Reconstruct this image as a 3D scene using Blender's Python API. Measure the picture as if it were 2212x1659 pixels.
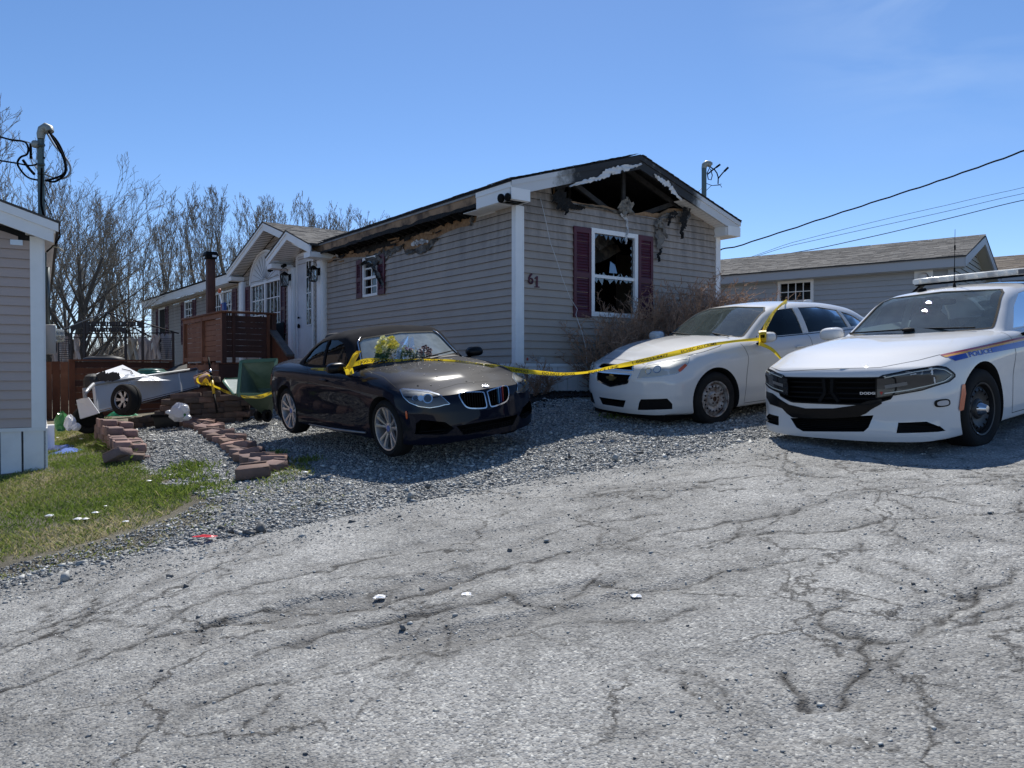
import bpy, bmesh, math, random
import numpy as np
from mathutils import Vector, Matrix
from mathutils.bvhtree import BVHTree
from mathutils.geometry import delaunay_2d_cdt
for o in list(bpy.data.objects): bpy.data.objects.remove(o)
SC = bpy.context.scene
COL = SC.collection
R = math.radians
random.seed(7); rng = np.random.default_rng(7)
# ---------------------------------------------------------------- camera, sky, sun, exposure
FV = 1673.0; CX = 1106.0; CY = 829.5; EYE = 1.6
PIT = math.atan((829.5-802)/FV)
cam = bpy.data.cameras.new('camera'); camo = bpy.data.objects.new('camera', cam); COL.objects.link(camo)
camo.location = (0,0,EYE); camo.rotation_euler = (math.pi/2-PIT, 0, 0)
cam.sensor_fit = 'HORIZONTAL'; cam.sensor_width = 36; cam.lens = 36*FV/2212
cam.clip_start = .05; cam.clip_end = 2000
SC.camera = camo
SUN_EL = R(53); SUN_AZ = R(5)      # azimuth measured from +Y towards +X
W = bpy.data.worlds.new("World"); SC.world = W; W.use_nodes = True
nt = W.node_tree; nt.nodes.clear()
wo = nt.nodes.new('ShaderNodeOutputWorld'); bg = nt.nodes.new('ShaderNodeBackground'); sk = nt.nodes.new('ShaderNodeTexSky')
sk.sky_type = 'NISHITA'; sk.sun_disc = False; sk.sun_elevation = SUN_EL; sk.sun_rotation = SUN_AZ
sk.altitude = 50; sk.air_density = 0.72; sk.dust_density = 0.1; sk.ozone_density = 3.0
bg.inputs['Strength'].default_value = 0.078
# thin high cirrus in the upper right of the sky
tc = nt.nodes.new('ShaderNodeTexCoord'); mp = nt.nodes.new('ShaderNodeMapping'); mp.inputs['Scale'].default_value = (2.0,2.0,7.0)
mp.inputs['Rotation'].default_value = (0,R(28),0)
nz = nt.nodes.new('ShaderNodeTexNoise'); nz.inputs['Scale'].default_value = 2.6; nz.inputs['Detail'].default_value = 6; nz.inputs['Distortion'].default_value=.6
rp = nt.nodes.new('ShaderNodeValToRGB'); rp.color_ramp.elements[0].position=.42; rp.color_ramp.elements[0].color=(0,0,0,1); rp.color_ramp.elements[1].position=.85; rp.color_ramp.elements[1].color=(.30,.30,.30,1)
mx = nt.nodes.new('ShaderNodeMixRGB'); mx.blend_type='MIX'; mx.inputs['Color2'].default_value=(6.2,7.6,9.6,1)
nt.links.new(tc.outputs['Generated'], mp.inputs['Vector']); nt.links.new(mp.outputs['Vector'], nz.inputs['Vector'])
nt.links.new(nz.outputs['Fac'], rp.inputs['Fac']); cd=nt.nodes.new('ShaderNodeVectorMath'); cd.operation='DISTANCE'; cd.inputs[1].default_value=(.44,.795,.415); nt.links.new(tc.outputs['Generated'],cd.inputs[0])
cm_=nt.nodes.new('ShaderNodeMapRange'); cm_.inputs[1].default_value=.22; cm_.inputs[2].default_value=.04; nt.links.new(cd.outputs['Value'],cm_.inputs[0])
cmul=nt.nodes.new('ShaderNodeMath'); cmul.operation='MULTIPLY'; nt.links.new(rp.outputs['Color'],cmul.inputs[0]); nt.links.new(cm_.outputs[0],cmul.inputs[1]); nt.links.new(cmul.outputs[0], mx.inputs['Fac'])
hs = nt.nodes.new('ShaderNodeHueSaturation'); hs.inputs['Saturation'].default_value=1.12; hs.inputs['Value'].default_value=1.32; hs.inputs['Hue'].default_value=.493
gm = nt.nodes.new('ShaderNodeMixRGB'); gm.blend_type='MULTIPLY'; gm.inputs['Fac'].default_value=1; gm.inputs['Color2'].default_value=(.99,.93,1.0,1); nt.links.new(sk.outputs['Color'], gm.inputs['Color1']); nt.links.new(gm.outputs['Color'], hs.inputs['Color']); nt.links.new(hs.outputs['Color'], mx.inputs['Color1'])
nt.links.new(mx.outputs['Color'], bg.inputs['Color']); nt.links.new(bg.outputs['Background'], wo.inputs['Surface'])
sl = bpy.data.lights.new('sun', 'SUN'); slo = bpy.data.objects.new('sun', sl); COL.objects.link(slo)
sl.energy = 3.6; sl.angle = R(.53); sl.color = (1.0,.965,.90)
sdir = Vector((math.sin(SUN_AZ)*math.cos(SUN_EL), math.cos(SUN_AZ)*math.cos(SUN_EL), math.sin(SUN_EL)))
slo.location = sdir*60; slo.rotation_euler = sdir.to_track_quat('Z','Y').to_euler()
SC.view_settings.view_transform = 'Standard'; SC.view_settings.look = 'None'; SC.view_settings.exposure = 0.55; SC.view_settings.gamma = 1
SC.view_settings.use_curve_mapping = False
SC.render.engine = 'CYCLES'
# ---------------------------------------------------------------- pixel -> world helpers (photograph measured at 2212 px wide)
def ray(px, py):
    x=(px-CX)/FV; z=-(py-CY)/FV
    return Vector((x, math.cos(PIT)+z*math.sin(PIT), -math.sin(PIT)+z*math.cos(PIT)))
def at(px, py, Y):
    d=ray(px,py); return Vector((0,0,EYE))+d*(Y/d.y)
def sclamp(t, lo, hi, s=2.0):
    t=np.asarray(t,float)
    return np.where(t>hi, hi+s*np.tanh((t-hi)/s), np.where(t<lo, lo+s*np.tanh((t-lo)/s), t))
def sstep(t,a,b):
    t=np.clip((np.asarray(t,float)-a)/(b-a),0,1); return t*t*(3-2*t)
def gz(x, y):
    x=np.asarray(x,float); y=np.asarray(y,float)
    hx=.0866*sclamp(x,-8,7); hx=np.where(x>0, hx*(1-sstep(y,12,16)), hx)
    h=hx+.08*sclamp(y,-9,15)
    h=h+.20*np.exp(-((x-.7)**2+(y-11.5)**2)/1.6)
    h=h+.20*np.exp(-((x+7.2)**2+(y-9)**2)/5.0)
    h=h+.10*np.exp(-((x+4.9)**2+(y-11.3)**2)/1.2)-.10*np.exp(-((x+3.9)**2+(y-9.2)**2)/.9)
    h=h+.02*np.sin(x*1.3+y*.7)*np.exp(-((y-10)/6)**2)
    return h
def gpt(px, py, up=0):
    d=ray(px,py); o=Vector((0,0,EYE)); t=2.0
    for i in range(400):
        P=o+d*t
        g=float(gz(P.x,P.y))+up
        if P.z<=g: break
        t+=max(.02,(P.z-g)*.5)
        if t>60: break
    return Vector((P.x,P.y,float(gz(P.x,P.y))))
# ---------------------------------------------------------------- materials
MATS={}
def mat(name, col, rough=.6, metal=0, spec=.5, coat=0, coatr=.05, noise=None, bump=None, col2=None, emit=None, trans=None, sheen=0, extra=None):
    """noise=(scale, detail, lo, hi) mixes col->col2; bump=(scale,strength,distance)"""
    if name in MATS: return MATS[name]
    m=bpy.data.materials.new(name); m.use_nodes=True; n=m.node_tree.nodes; l=m.node_tree.links; p=n['Principled BSDF']
    p.inputs['Base Color'].default_value=(*col,1); p.inputs['Roughness'].default_value=rough; p.inputs['Metallic'].default_value=metal
    p.inputs['Specular IOR Level'].default_value=spec; p.inputs['Coat Weight'].default_value=coat; p.inputs['Coat Roughness'].default_value=coatr
    tcn=n.new('ShaderNodeTexCoord')
    if noise:
        z=n.new('ShaderNodeTexNoise'); z.inputs['Scale'].default_value=noise[0]; z.inputs['Detail'].default_value=noise[1]; z.inputs['Roughness'].default_value=.6
        l.new(tcn.outputs['Object'], z.inputs['Vector'])
        mr=n.new('ShaderNodeMapRange'); mr.inputs[1].default_value=noise[2]; mr.inputs[2].default_value=noise[3]; l.new(z.outputs['Fac'], mr.inputs[0])
        mixn=n.new('ShaderNodeMixRGB'); mixn.inputs['Color1'].default_value=(*col,1); mixn.inputs['Color2'].default_value=(*(col2 or tuple(c*.6 for c in col)),1)
        l.new(mr.outputs[0], mixn.inputs['Fac']); l.new(mixn.outputs['Color'], p.inputs['Base Color'])
    if bump:
        z=n.new('ShaderNodeTexNoise'); z.inputs['Scale'].default_value=bump[0]; z.inputs['Detail'].default_value=5
        l.new(tcn.outputs['Object'], z.inputs['Vector'])
        b=n.new('ShaderNodeBump'); b.inputs['Strength'].default_value=bump[1]; b.inputs['Distance'].default_value=bump[2]
        l.new(z.outputs['Fac'], b.inputs['Height']); l.new(b.outputs['Normal'], p.inputs['Normal'])
    if emit: p.inputs['Emission Color'].default_value=(*emit[:3],1); p.inputs['Emission Strength'].default_value=emit[3]
    if trans: p.inputs['Transmission Weight'].default_value=trans
    MATS[name]=m; return m
def glassmat(name, tint=(.75,.82,.8), refl=.06, haze=0.0, hcol=(.5,.52,.5), rough=.0, ior=1.5):
    if name in MATS: return MATS[name]
    m=bpy.data.materials.new(name); m.use_nodes=True; n=m.node_tree.nodes; l=m.node_tree.links; n.remove(n['Principled BSDF'])
    out=n['Material Output']; t=n.new('ShaderNodeBsdfTransparent'); t.inputs['Color'].default_value=(*tint,1)
    g=n.new('ShaderNodeBsdfGlossy'); g.inputs['Roughness'].default_value=rough; g.inputs['Color'].default_value=(1,1,1,1)
    fr=n.new('ShaderNodeFresnel'); fr.inputs['IOR'].default_value=ior
    ma=n.new('ShaderNodeMath'); ma.operation='MAXIMUM'; ma.inputs[1].default_value=refl; l.new(fr.outputs[0], ma.inputs[0])
    mi=n.new('ShaderNodeMixShader'); l.new(ma.outputs[0], mi.inputs[0]); l.new(t.outputs[0], mi.inputs[1]); l.new(g.outputs[0], mi.inputs[2])
    last=mi
    if haze>0:
        d=n.new('ShaderNodeBsdfDiffuse'); d.inputs['Color'].default_value=(*hcol,1)
        z=n.new('ShaderNodeTexNoise'); z.inputs['Scale'].default_value=9; z.inputs['Detail'].default_value=8
        tcn=n.new('ShaderNodeTexCoord'); l.new(tcn.outputs['Object'], z.inputs['Vector'])
        mr=n.new('ShaderNodeMapRange'); mr.inputs[1].default_value=.3; mr.inputs[2].default_value=.75; mr.inputs[3].default_value=haze*.75; mr.inputs[4].default_value=haze*1.2
        l.new(z.outputs['Fac'], mr.inputs[0])
        m2=n.new('ShaderNodeMixShader'); l.new(mr.outputs[0], m2.inputs[0]); l.new(mi.outputs[0], m2.inputs[1]); l.new(d.outputs[0], m2.inputs[2]); last=m2
    l.new(last.outputs[0], out.inputs['Surface']); MATS[name]=m; return m
# ---------------------------------------------------------------- mesh helpers
class MB:
    def __init__(s): s.v=[]; s.f=[]
    def add(s, vs, fs):
        b=len(s.v); s.v.extend([tuple(v) for v in vs]); s.f.extend([tuple(b+i for i in f) for f in fs]); return s
    def box(s, x0,x1,y0,y1,z0,z1, M=None):
        vs=[Vector((x,y,z)) for z in (z0,z1) for y in (y0,y1) for x in (x0,x1)]
        if M: vs=[M@v for v in vs]
        return s.add(vs,[(0,2,3,1),(4,5,7,6),(0,1,5,4),(2,6,7,3),(0,4,6,2),(1,3,7,5)])
    def bar(s, a, b, w, h=None, up=(0,0,1)):
        a=Vector(a); b=Vector(b); h=h or w; d=(b-a).normalized(); u=Vector(up)
        if abs(d.dot(u))>.97: u=Vector((1,0,0))
        r=d.cross(u).normalized()*(w/2); u=r.cross(d).normalized()*(h/2)
        vs=[p+i*r+j*u for p in (a,b) for i,j in ((-1,-1),(1,-1),(1,1),(-1,1))]
        return s.add(vs,[(0,1,2,3),(7,6,5,4),(0,4,5,1),(1,5,6,2),(2,6,7,3),(3,7,4,0)])
    def tube(s, pts, r, n=8, caps=True):
        pts=[Vector(p) for p in pts]; rr=r if hasattr(r,'__len__') else [r]*len(pts)
        t=(pts[1]-pts[0]).normalized(); u=Vector((0,0,1)) if abs(t.z)<.9 else Vector((1,0,0)); a=t.cross(u).normalized()
        vs=[]
        for i,p in enumerate(pts):
            if i>0:
                t=(pts[min(i+1,len(pts)-1)]-pts[i-1]).normalized(); a=(a-t*a.dot(t)); 
                if a.length<1e-6: a=t.orthogonal()
                a.normalize()
            b=t.cross(a)
            for k in range(n):
                c=2*math.pi*k/n; vs.append(p+(a*math.cos(c)+b*math.sin(c))*rr[i])
        fs=[]
        for i in range(len(pts)-1):
            for k in range(n): fs.append((i*n+k,i*n+(k+1)%n,(i+1)*n+(k+1)%n,(i+1)*n+k))
        if caps: fs.append(tuple(range(n))[::-1]); fs.append(tuple((len(pts)-1)*n+k for k in range(n)))
        return s.add(vs,fs)
    def lathe(s, prof, n=32, M=None, close=False):
        """prof: (axis pos, radius) list, revolved round local Y axis"""
        vs=[]; m=len(prof)
        for (a,r) in prof:
            for k in range(n):
                c=2*math.pi*k/n; v=Vector((r*math.cos(c),a,r*math.sin(c))); vs.append(M@v if M else v)
        fs=[]
        for i in range(m-1 if not close else m):
            j=(i+1)%m
            for k in range(n): fs.append((i*n+k,i*n+(k+1)%n,j*n+(k+1)%n,j*n+k))
        return s.add(vs,fs)
    def prism(s, poly, a, b, f):
        """poly: 2D list; f(u,v,w)->3D ; extruded w from a to b"""
        n=len(poly); vs=[f(u,v,a) for u,v in poly]+[f(u,v,b) for u,v in poly]
        tri=tess(poly); fs=[tuple(t) for t in tri]+[tuple(n+i for i in t)[::-1] for t in tri]
        fs+=[(i,(i+1)%n,n+(i+1)%n,n+i) for i in range(n)]
        return s.add(vs,fs)
    def build(s, name, m, parent=None, smooth=False, fix=True):
        me=bpy.data.meshes.new(name); me.from_pydata(s.v,[],s.f)
        if fix:
            bm=bmesh.new(); bm.from_mesh(me); bmesh.ops.recalc_face_normals(bm, faces=bm.faces); bm.to_mesh(me); bm.free()
        return link(name, me, m, parent, smooth)
def tess(poly):
    from mathutils.geometry import tessellate_polygon
    return tessellate_polygon([[Vector((u,v,0)) for u,v in poly]])
def link(name, me, m, parent=None, smooth=False):
    o=bpy.data.objects.new(name, me); COL.objects.link(o)
    if m and not me.materials: me.materials.append(m)
    if smooth:
        me.polygons.foreach_set('use_smooth',[True]*len(me.polygons))
        if smooth!=True: me.set_sharp_from_angle(angle=R(smooth))
    if parent: o.parent=parent
    return o
def bevel_obj(o, w, seg=2):
    bm=bmesh.new(); bm.from_mesh(o.data)
    bmesh.ops.bevel(bm, geom=list(bm.edges), offset=w, segments=seg, affect='EDGES', profile=.5)
    bm.to_mesh(o.data); bm.free(); o.data.polygons.foreach_set('use_smooth',[True]*len(o.data.polygons)); o.data.set_sharp_from_angle(angle=R(50)); return o
def thing(name, label, cat, loc=(0,0,0), rz=0, group=None):
    o=bpy.data.objects.new(name,None); COL.objects.link(o); o.location=loc; o.rotation_euler=(0,0,rz); o.empty_display_size=.2
    o['label']=label; o['category']=cat
    if group: o['group']=group
    return o
def tag(o, label, cat, group=None):
    o['label']=label; o['category']=cat
    if group: o['group']=group
    return o
def npmesh(name, V, F, m, parent=None, cols=None, smooth=False, kind=None):
    """V (n,3) array, F (m,k) array with k 3 or 4"""
    me=bpy.data.meshes.new(name); V=np.ascontiguousarray(V,dtype=np.float32); F=np.ascontiguousarray(F,dtype=np.int32); k=F.shape[1]
    me.vertices.add(len(V)); me.vertices.foreach_set('co',V.ravel())
    me.loops.add(F.size); me.loops.foreach_set('vertex_index',F.ravel())
    me.polygons.add(len(F)); me.polygons.foreach_set('loop_start',np.arange(len(F),dtype=np.int32)*k)
    if cols is not None:
        for nm,c in cols.items():
            a=me.attributes.new(nm,'FLOAT','POINT'); a.data.foreach_set('value',np.ascontiguousarray(c,dtype=np.float32))
    me.update(calc_edges=True); me.validate()
    o=link(name,me,m,parent,smooth)
    if kind: o['kind']=kind
    return o
def text_mesh(s, size=1.0, bold=0.0, extrude=0.0, align='LEFT'):
    c=bpy.data.curves.new('txt','FONT'); c.body=s; c.size=size; c.offset=bold; c.extrude=extrude; c.align_x=align; c.resolution_u=3
    o=bpy.data.objects.new('txt',c); COL.objects.link(o); bpy.context.view_layer.update()
    me=bpy.data.meshes.new_from_object(o.evaluated_get(bpy.context.evaluated_depsgraph_get())); bpy.data.objects.remove(o); bpy.data.curves.remove(c)
    return me
def text_width(me): return max(v.co.x for v in me.vertices)
def text_obj(name, s, f, m, parent=None, size=1.0, bold=0.0, width=None):
    """f(x,y,z) maps flat text coords to 3D"""
    me=text_mesh(s,size,bold)
    if width:
        w=text_width(me)
        for v in me.vertices: v.co.x*=width/w
    for v in me.vertices: v.co=Vector(f(v.co.x,v.co.y,v.co.z))
    return link(name, me, m, parent)
def inpoly(x,y,poly):
    x=np.asarray(x); y=np.asarray(y); r=np.zeros(x.shape,bool); n=len(poly); j=n-1
    for i in range(n):
        xi,yi=poly[i]; xj,yj=poly[j]
        c=((yi>y)!=(yj>y))&(x<(xj-xi)*(y-yi)/((yj-yi) if yj!=yi else 1e-9)+xi); r^=c; j=i
    return r
def vnoise(x,y,s=1.0,seed=0):
    """cheap smooth value noise"""
    x=np.asarray(x)*s; y=np.asarray(y)*s; xi=np.floor(x).astype(int); yi=np.floor(y).astype(int); fx=x-xi; fy=y-yi
    fx=fx*fx*(3-2*fx); fy=fy*fy*(3-2*fy)
    def h(a,b):
        n=(a*374761393+b*668265263+seed*1442695041)&0xffffffff; n=((n^(n>>13))*1274126177)&0xffffffff; return ((n^(n>>16))&0xffff)/65535.0
    return (h(xi,yi)*(1-fx)+h(xi+1,yi)*fx)*(1-fy)+(h(xi,yi+1)*(1-fx)+h(xi+1,yi+1)*fx)*fy
def fnoise(x,y,s=1.0,seed=0,o=4):
    r=0;a=1;t=0
    for i in range(o): r=r+a*vnoise(x,y,s*2**i,seed+i*17); t+=a; a*=.5
    return r/t
# ---------------------------------------------------------------- ground, road, driveway
def attrmat(name, build):
    m=bpy.data.materials.new(name); m.use_nodes=True; build(m.node_tree.nodes, m.node_tree.links, m.node_tree.nodes['Principled BSDF']); MATS[name]=m; return m
def ramp(n, stops):
    r=n.new('ShaderNodeValToRGB'); e=r.color_ramp.elements
    while len(e)<len(stops): e.new(.5)
    for q,(p,c) in zip(e,stops): q.position=p; q.color=(*c,1)
    return r
def nzn(n,l,tcn,scale,detail=6,rough=.6,dist=0):
    z=n.new('ShaderNodeTexNoise'); z.inputs['Scale'].default_value=scale; z.inputs['Detail'].default_value=detail; z.inputs['Roughness'].default_value=rough; z.inputs['Distortion'].default_value=dist
    l.new(tcn.outputs['Object'], z.inputs['Vector']); return z
def mk_asphalt(n,l,p):
    tcn=n.new('ShaderNodeTexCoord')
    big=nzn(n,l,tcn,.55,5,.6,.4); med=nzn(n,l,tcn,5,6,.65,.3); fine=nzn(n,l,tcn,75,4,.8)
    vo=n.new('ShaderNodeTexVoronoi'); vo.inputs['Scale'].default_value=85; l.new(tcn.outputs['Object'],vo.inputs['Vector'])
    vob=n.new('ShaderNodeTexVoronoi'); vob.inputs['Scale'].default_value=42; l.new(tcn.outputs['Object'],vob.inputs['Vector'])
    base=ramp(n,[(.30,(.225,.222,.212)),(.5,(.31,.306,.292)),(.72,(.365,.36,.345))]); l.new(big.outputs['Fac'],base.inputs['Fac'])
    m1=n.new('ShaderNodeMixRGB'); m1.blend_type='MULTIPLY'; m1.inputs['Fac'].default_value=.8
    r2=ramp(n,[(.34,(.62,.62,.62)),(.50,(1,1,1))]); l.new(med.outputs['Fac'],r2.inputs['Fac']); l.new(base.outputs['Color'],m1.inputs['Color1']); l.new(r2.outputs['Color'],m1.inputs['Color2'])
    # aggregate: every stone its own tone
    m2=n.new('ShaderNodeMixRGB'); m2.blend_type='MULTIPLY'; m2.inputs['Fac'].default_value=1
    bw=n.new('ShaderNodeRGBToBW'); l.new(vo.outputs['Color'],bw.inputs[0]); r3=ramp(n,[(.15,(.55,.55,.55)),(.4,(.95,.95,.95)),(.7,(1.12,1.12,1.10)),(.92,(1.75,1.75,1.70))]); l.new(bw.outputs[0],r3.inputs['Fac'])
    l.new(m1.outputs['Color'],m2.inputs['Color1']); l.new(r3.outputs['Color'],m2.inputs['Color2'])
    # dirt brought up in holes and cracks (painted per vertex from the relief)
    at_=n.new('ShaderNodeAttribute'); at_.attribute_name='dirt'; at2=n.new('ShaderNodeAttribute'); at2.attribute_name='crack'
    m3=n.new('ShaderNodeMixRGB'); m3.inputs['Color2'].default_value=(.135,.130,.121,1); l.new(at_.outputs['Fac'],m3.inputs['Fac']); l.new(m2.outputs['Color'],m3.inputs['Color1'])
    m4=n.new('ShaderNodeMixRGB'); m4.inputs['Color2'].default_value=(.022,.020,.018,1); l.new(at2.outputs['Fac'],m4.inputs['Fac']); l.new(m3.outputs['Color'],m4.inputs['Color1'])
    # fine web cracking
    vc=n.new('ShaderNodeTexVoronoi'); vc.feature='DISTANCE_TO_EDGE'; vc.inputs['Scale'].default_value=1.1
    mpn=n.new('ShaderNodeMixRGB'); mpn.blend_type='ADD'; mpn.inputs['Fac'].default_value=.55; wn=nzn(n,l,tcn,2.4,6,.65); l.new(tcn.outputs['Object'],mpn.inputs['Color1']); l.new(wn.outputs['Color'],mpn.inputs['Color2']); l.new(mpn.outputs['Color'],vc.inputs['Vector'])
    rc=ramp(n,[(0,(.0,.0,.0)),(.020,(1,1,1))]); l.new(vc.outputs['Distance'],rc.inputs['Fac'])
    mk=n.new('ShaderNodeMath'); mk.operation='SUBTRACT'; mk.inputs[0].default_value=1; l.new(rc.outputs['Color'],mk.inputs[1])
    mk2=n.new('ShaderNodeMath'); mk2.operation='MULTIPLY'; l.new(mk.outputs[0],mk2.inputs[0]); r5=ramp(n,[(.44,(0,0,0)),(.56,(1,1,1))]); bn=nzn(n,l,tcn,.9,3); l.new(bn.outputs['Fac'],r5.inputs['Fac']); l.new(r5.outputs['Color'],mk2.inputs[1])
    m5=n.new('ShaderNodeMixRGB'); m5.inputs['Color2'].default_value=(.05,.047,.043,1); l.new(mk2.outputs[0],m5.inputs['Fac']); l.new(m4.outputs['Color'],m5.inputs['Color1'])
    l.new(m5.outputs['Color'],p.inputs['Base Color']); p.inputs['Roughness'].default_value=.85; p.inputs['Specular IOR Level'].default_value=.35
    b=n.new('ShaderNodeBump'); b.inputs['Strength'].default_value=1.0; b.inputs['Distance'].default_value=.006; l.new(vo.outputs['Distance'],b.inputs['Height']); b.invert=True
    b1=n.new('ShaderNodeBump'); b1.inputs['Strength'].default_value=.8; b1.inputs['Distance'].default_value=.007; l.new(vob.outputs['Distance'],b1.inputs['Height']); b1.invert=True; l.new(b.outputs['Normal'],b1.inputs['Normal'])
    b2=n.new('ShaderNodeBump'); b2.inputs['Strength'].default_value=.8; b2.inputs['Distance'].default_value=.008; l.new(med.outputs['Fac'],b2.inputs['Height']); l.new(b1.outputs['Normal'],b2.inputs['Normal'])
    l.new(b2.outputs['Normal'],p.inputs['Normal'])
ASPH=attrmat('asphalt',mk_asphalt)
def mk_soil(n,l,p):
    tcn=n.new('ShaderNodeTexCoord'); a=nzn(n,l,tcn,1.3,8); b_=nzn(n,l,tcn,40,5,.8)
    r=ramp(n,[(.35,(.13,.115,.085)),(.55,(.20,.18,.135)),(.7,(.26,.235,.175))]); l.new(a.outputs['Fac'],r.inputs['Fac'])
    m=n.new('ShaderNodeMixRGB'); m.blend_type='MULTIPLY'; m.inputs['Fac'].default_value=.8; r2=ramp(n,[(.3,(.35,.35,.35)),(.7,(1.5,1.5,1.4))]); l.new(b_.outputs['Fac'],r2.inputs['Fac']); l.new(r.outputs['Color'],m.inputs['Color1']); l.new(r2.outputs['Color'],m.inputs['Color2'])
    l.new(m.outputs['Color'],p.inputs['Base Color']); p.inputs['Roughness'].default_value=.95
    bb=n.new('ShaderNodeBump'); bb.inputs['Strength'].default_value=1; bb.inputs['Distance'].default_value=.03; l.new(b_.outputs['Fac'],bb.inputs['Height']); l.new(bb.outputs['Normal'],p.inputs['Normal'])
SOIL=attrmat('soil',mk_soil)
def mk_gravelbase(n,l,p):
    tcn=n.new('ShaderNodeTexCoord'); vo=n.new('ShaderNodeTexVoronoi'); vo.inputs['Scale'].default_value=38; l.new(tcn.outputs['Object'],vo.inputs['Vector'])
    bw=n.new('ShaderNodeRGBToBW'); l.new(vo.outputs['Color'],bw.inputs[0]); r=ramp(n,[(.2,(.06,.062,.06)),(.5,(.22,.222,.215)),(.85,(.42,.42,.40))]); l.new(bw.outputs[0],r.inputs['Fac'])
    l.new(r.outputs['Color'],p.inputs['Base Color']); p.inputs['Roughness'].default_value=.85
    b=n.new('ShaderNodeBump'); b.inputs['Strength'].default_value=1; b.inputs['Distance'].default_value=.02; b.invert=True; l.new(vo.outputs['Distance'],b.inputs['Height']); l.new(b.outputs['Normal'],p.inputs['Normal'])
GRAVB=attrmat('gravel_base',mk_gravelbase)
# ground sheet to the horizon (non-uniform grid)
def axis(lim, near, nn, far):
    a=np.linspace(-near,near,nn); b=near+np.geomspace(1,far-near,18); return np.r_[-b[::-1],a,b]
gx=axis(0,24,161,900); gy=axis(0,24,161,900)+8
X,Y=np.meshgrid(gx,gy); Z=gz(X,Y); dist=np.hypot(X,Y-8)
Z=Z-np.where(dist>60,(dist-60)*.01,0)
nx=len(gx); idx=np.arange(X.size).reshape(X.shape); F=np.stack([idx[:-1,:-1],idx[:-1,1:],idx[1:,1:],idx[1:,:-1]],-1).reshape(-1,4)
npmesh('ground',np.c_[X.ravel(),Y.ravel(),Z.ravel()],F,SOIL,smooth=True,kind='structure')
# road outline from the photograph (edge against the gravel), then off to the sides and behind the camera
EDGE=[(-260,1345),(0,1292),(160,1240),(440,1188),(650,1150),(900,1100),(1150,1050),(1400,1008),(1560,978),(1680,950)]
edge=[(gpt(a,b).x,gpt(a,b).y) for a,b in EDGE]
print('edge',[(round(a,2),round(b,2)) for a,b in edge])
ROADP=[(-40,edge[0][1]-8.5)]+edge+[(3.2,8.0),(5.5,9.6),(9,11.6),(16,14),(40,17),(40,-14),(-40,-14)]
def road_edge_noise(x,y): return (fnoise(x,y,1.6,3)-.5)*.35
# cracks: polylines in photograph pixels with half width (m) and depth
CR=[([(0,1515),(90,1492),(190,1455),(330,1400),(420,1380),(560,1340),(700,1322)],.012,.012),
    ([(330,1385),(380,1345),(480,1300),(600,1270),(760,1235),(860,1212)],.014,.014),
    ([(350,1400),(460,1370),(620,1345),(800,1330),(930,1290),(1100,1240),(1240,1210),(1400,1180),(1560,1150),(1700,1120)],.016,.014),
    ([(550,1440),(700,1400),(860,1360),(960,1330),(1100,1305),(1160,1330),(1240,1330)],.018,.018),
    ([(400,1560),(560,1520),(700,1480),(840,1450),(980,1420),(1080,1400),(1230,1372),(1380,1380),(1500,1345)],.014,.012),
    ([(1500,1200),(1650,1170),(1800,1165),(1900,1140),(2050,1130),(2212,1120)],.014,.012),
    ([(1850,1240),(1960,1290),(2050,1300),(2110,1312),(2150,1280),(2212,1250)],.018,.02),
    ([(2110,1312),(2040,1350),(1990,1375),(1930,1410),(1860,1410),(1790,1380),(1790,1330)],.018,.022),
    ([(1860,1410),(1850,1480),(1840,1530),(1800,1560)],.016,.015),
    ([(1700,1480),(1740,1560),(1800,1600),(1860,1650)],.022,.022),
    ([(1480,1500),(1560,1560),(1640,1590)],.014,.012),
    ([(1700,1120),(1750,1100),(1900,1075),(2100,1060),(2212,1040)],.014,.012),
    ([(1250,1090),(1340,1080),(1450,1062),(1600,1045)],.012,.01),
    ([(1640,1020),(1740,1040),(1860,1055),(1980,1050)],.012,.01),
    ([(2212,1330),(2120,1350),(2000,1400),(1900,1470)],.014,.012),
    ([(1300,1270),(1380,1300),(1480,1290),(1560,1260),(1700,1240),(1760,1220)],.016,.015),
    ([(900,1210),(1010,1205),(1130,1190),(1250,1150),(1420,1130)],.012,.01),
    ([(0,1390),(120,1370),(240,1350),(330,1385)],.008,.008)]
HOLES=[((800,1310),(1.15,.22),.035,.9),((860,1380),(.55,.14),.02,.8),((1010,1385),(.75,.13),.03,.9),((1180,1310),(.5,.12),.03,.5),((640,1330),(.5,.09),.02,.6),((1300,1330),(.7,.10),.02,.5),((1000,1180),(1.0,.12),.012,.5),((420,1490),(.7,.10),.014,.5),((1850,1560),(.35,.16),.02,.4),((1760,1420),(.45,.18),.018,.35),((2050,1330),(.5,.1),.02,.5)]
def segd(X,Y,a,b):
    ax,ay=a; bx,by=b; dx,dy=bx-ax,by-ay; t=np.clip(((X-ax)*dx+(Y-ay)*dy)/(dx*dx+dy*dy+1e-9),0,1); return np.hypot(X-ax-t*dx,Y-ay-t*dy)
CRG=[([(lambda q:(q.x,q.y))(gpt(*p_)) for p_ in pl],w,dp) for pl,w,dp in CR]
_rc=random.Random(31)
for i in range(95):
    x,y=_rc.uniform(-5,6.5),_rc.uniform(2.8,9); a=_rc.choice([.45,.45,.45,1.7,-.8])+_rc.gauss(0,.35); g=[(x,y)]
    for k in range(_rc.randint(3,9)): a+=_rc.gauss(0,.42); x+=math.cos(a)*.22; y+=math.sin(a)*.22; g.append((x,y))
    CRG.append((g,_rc.uniform(.005,.011),.006))
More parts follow.
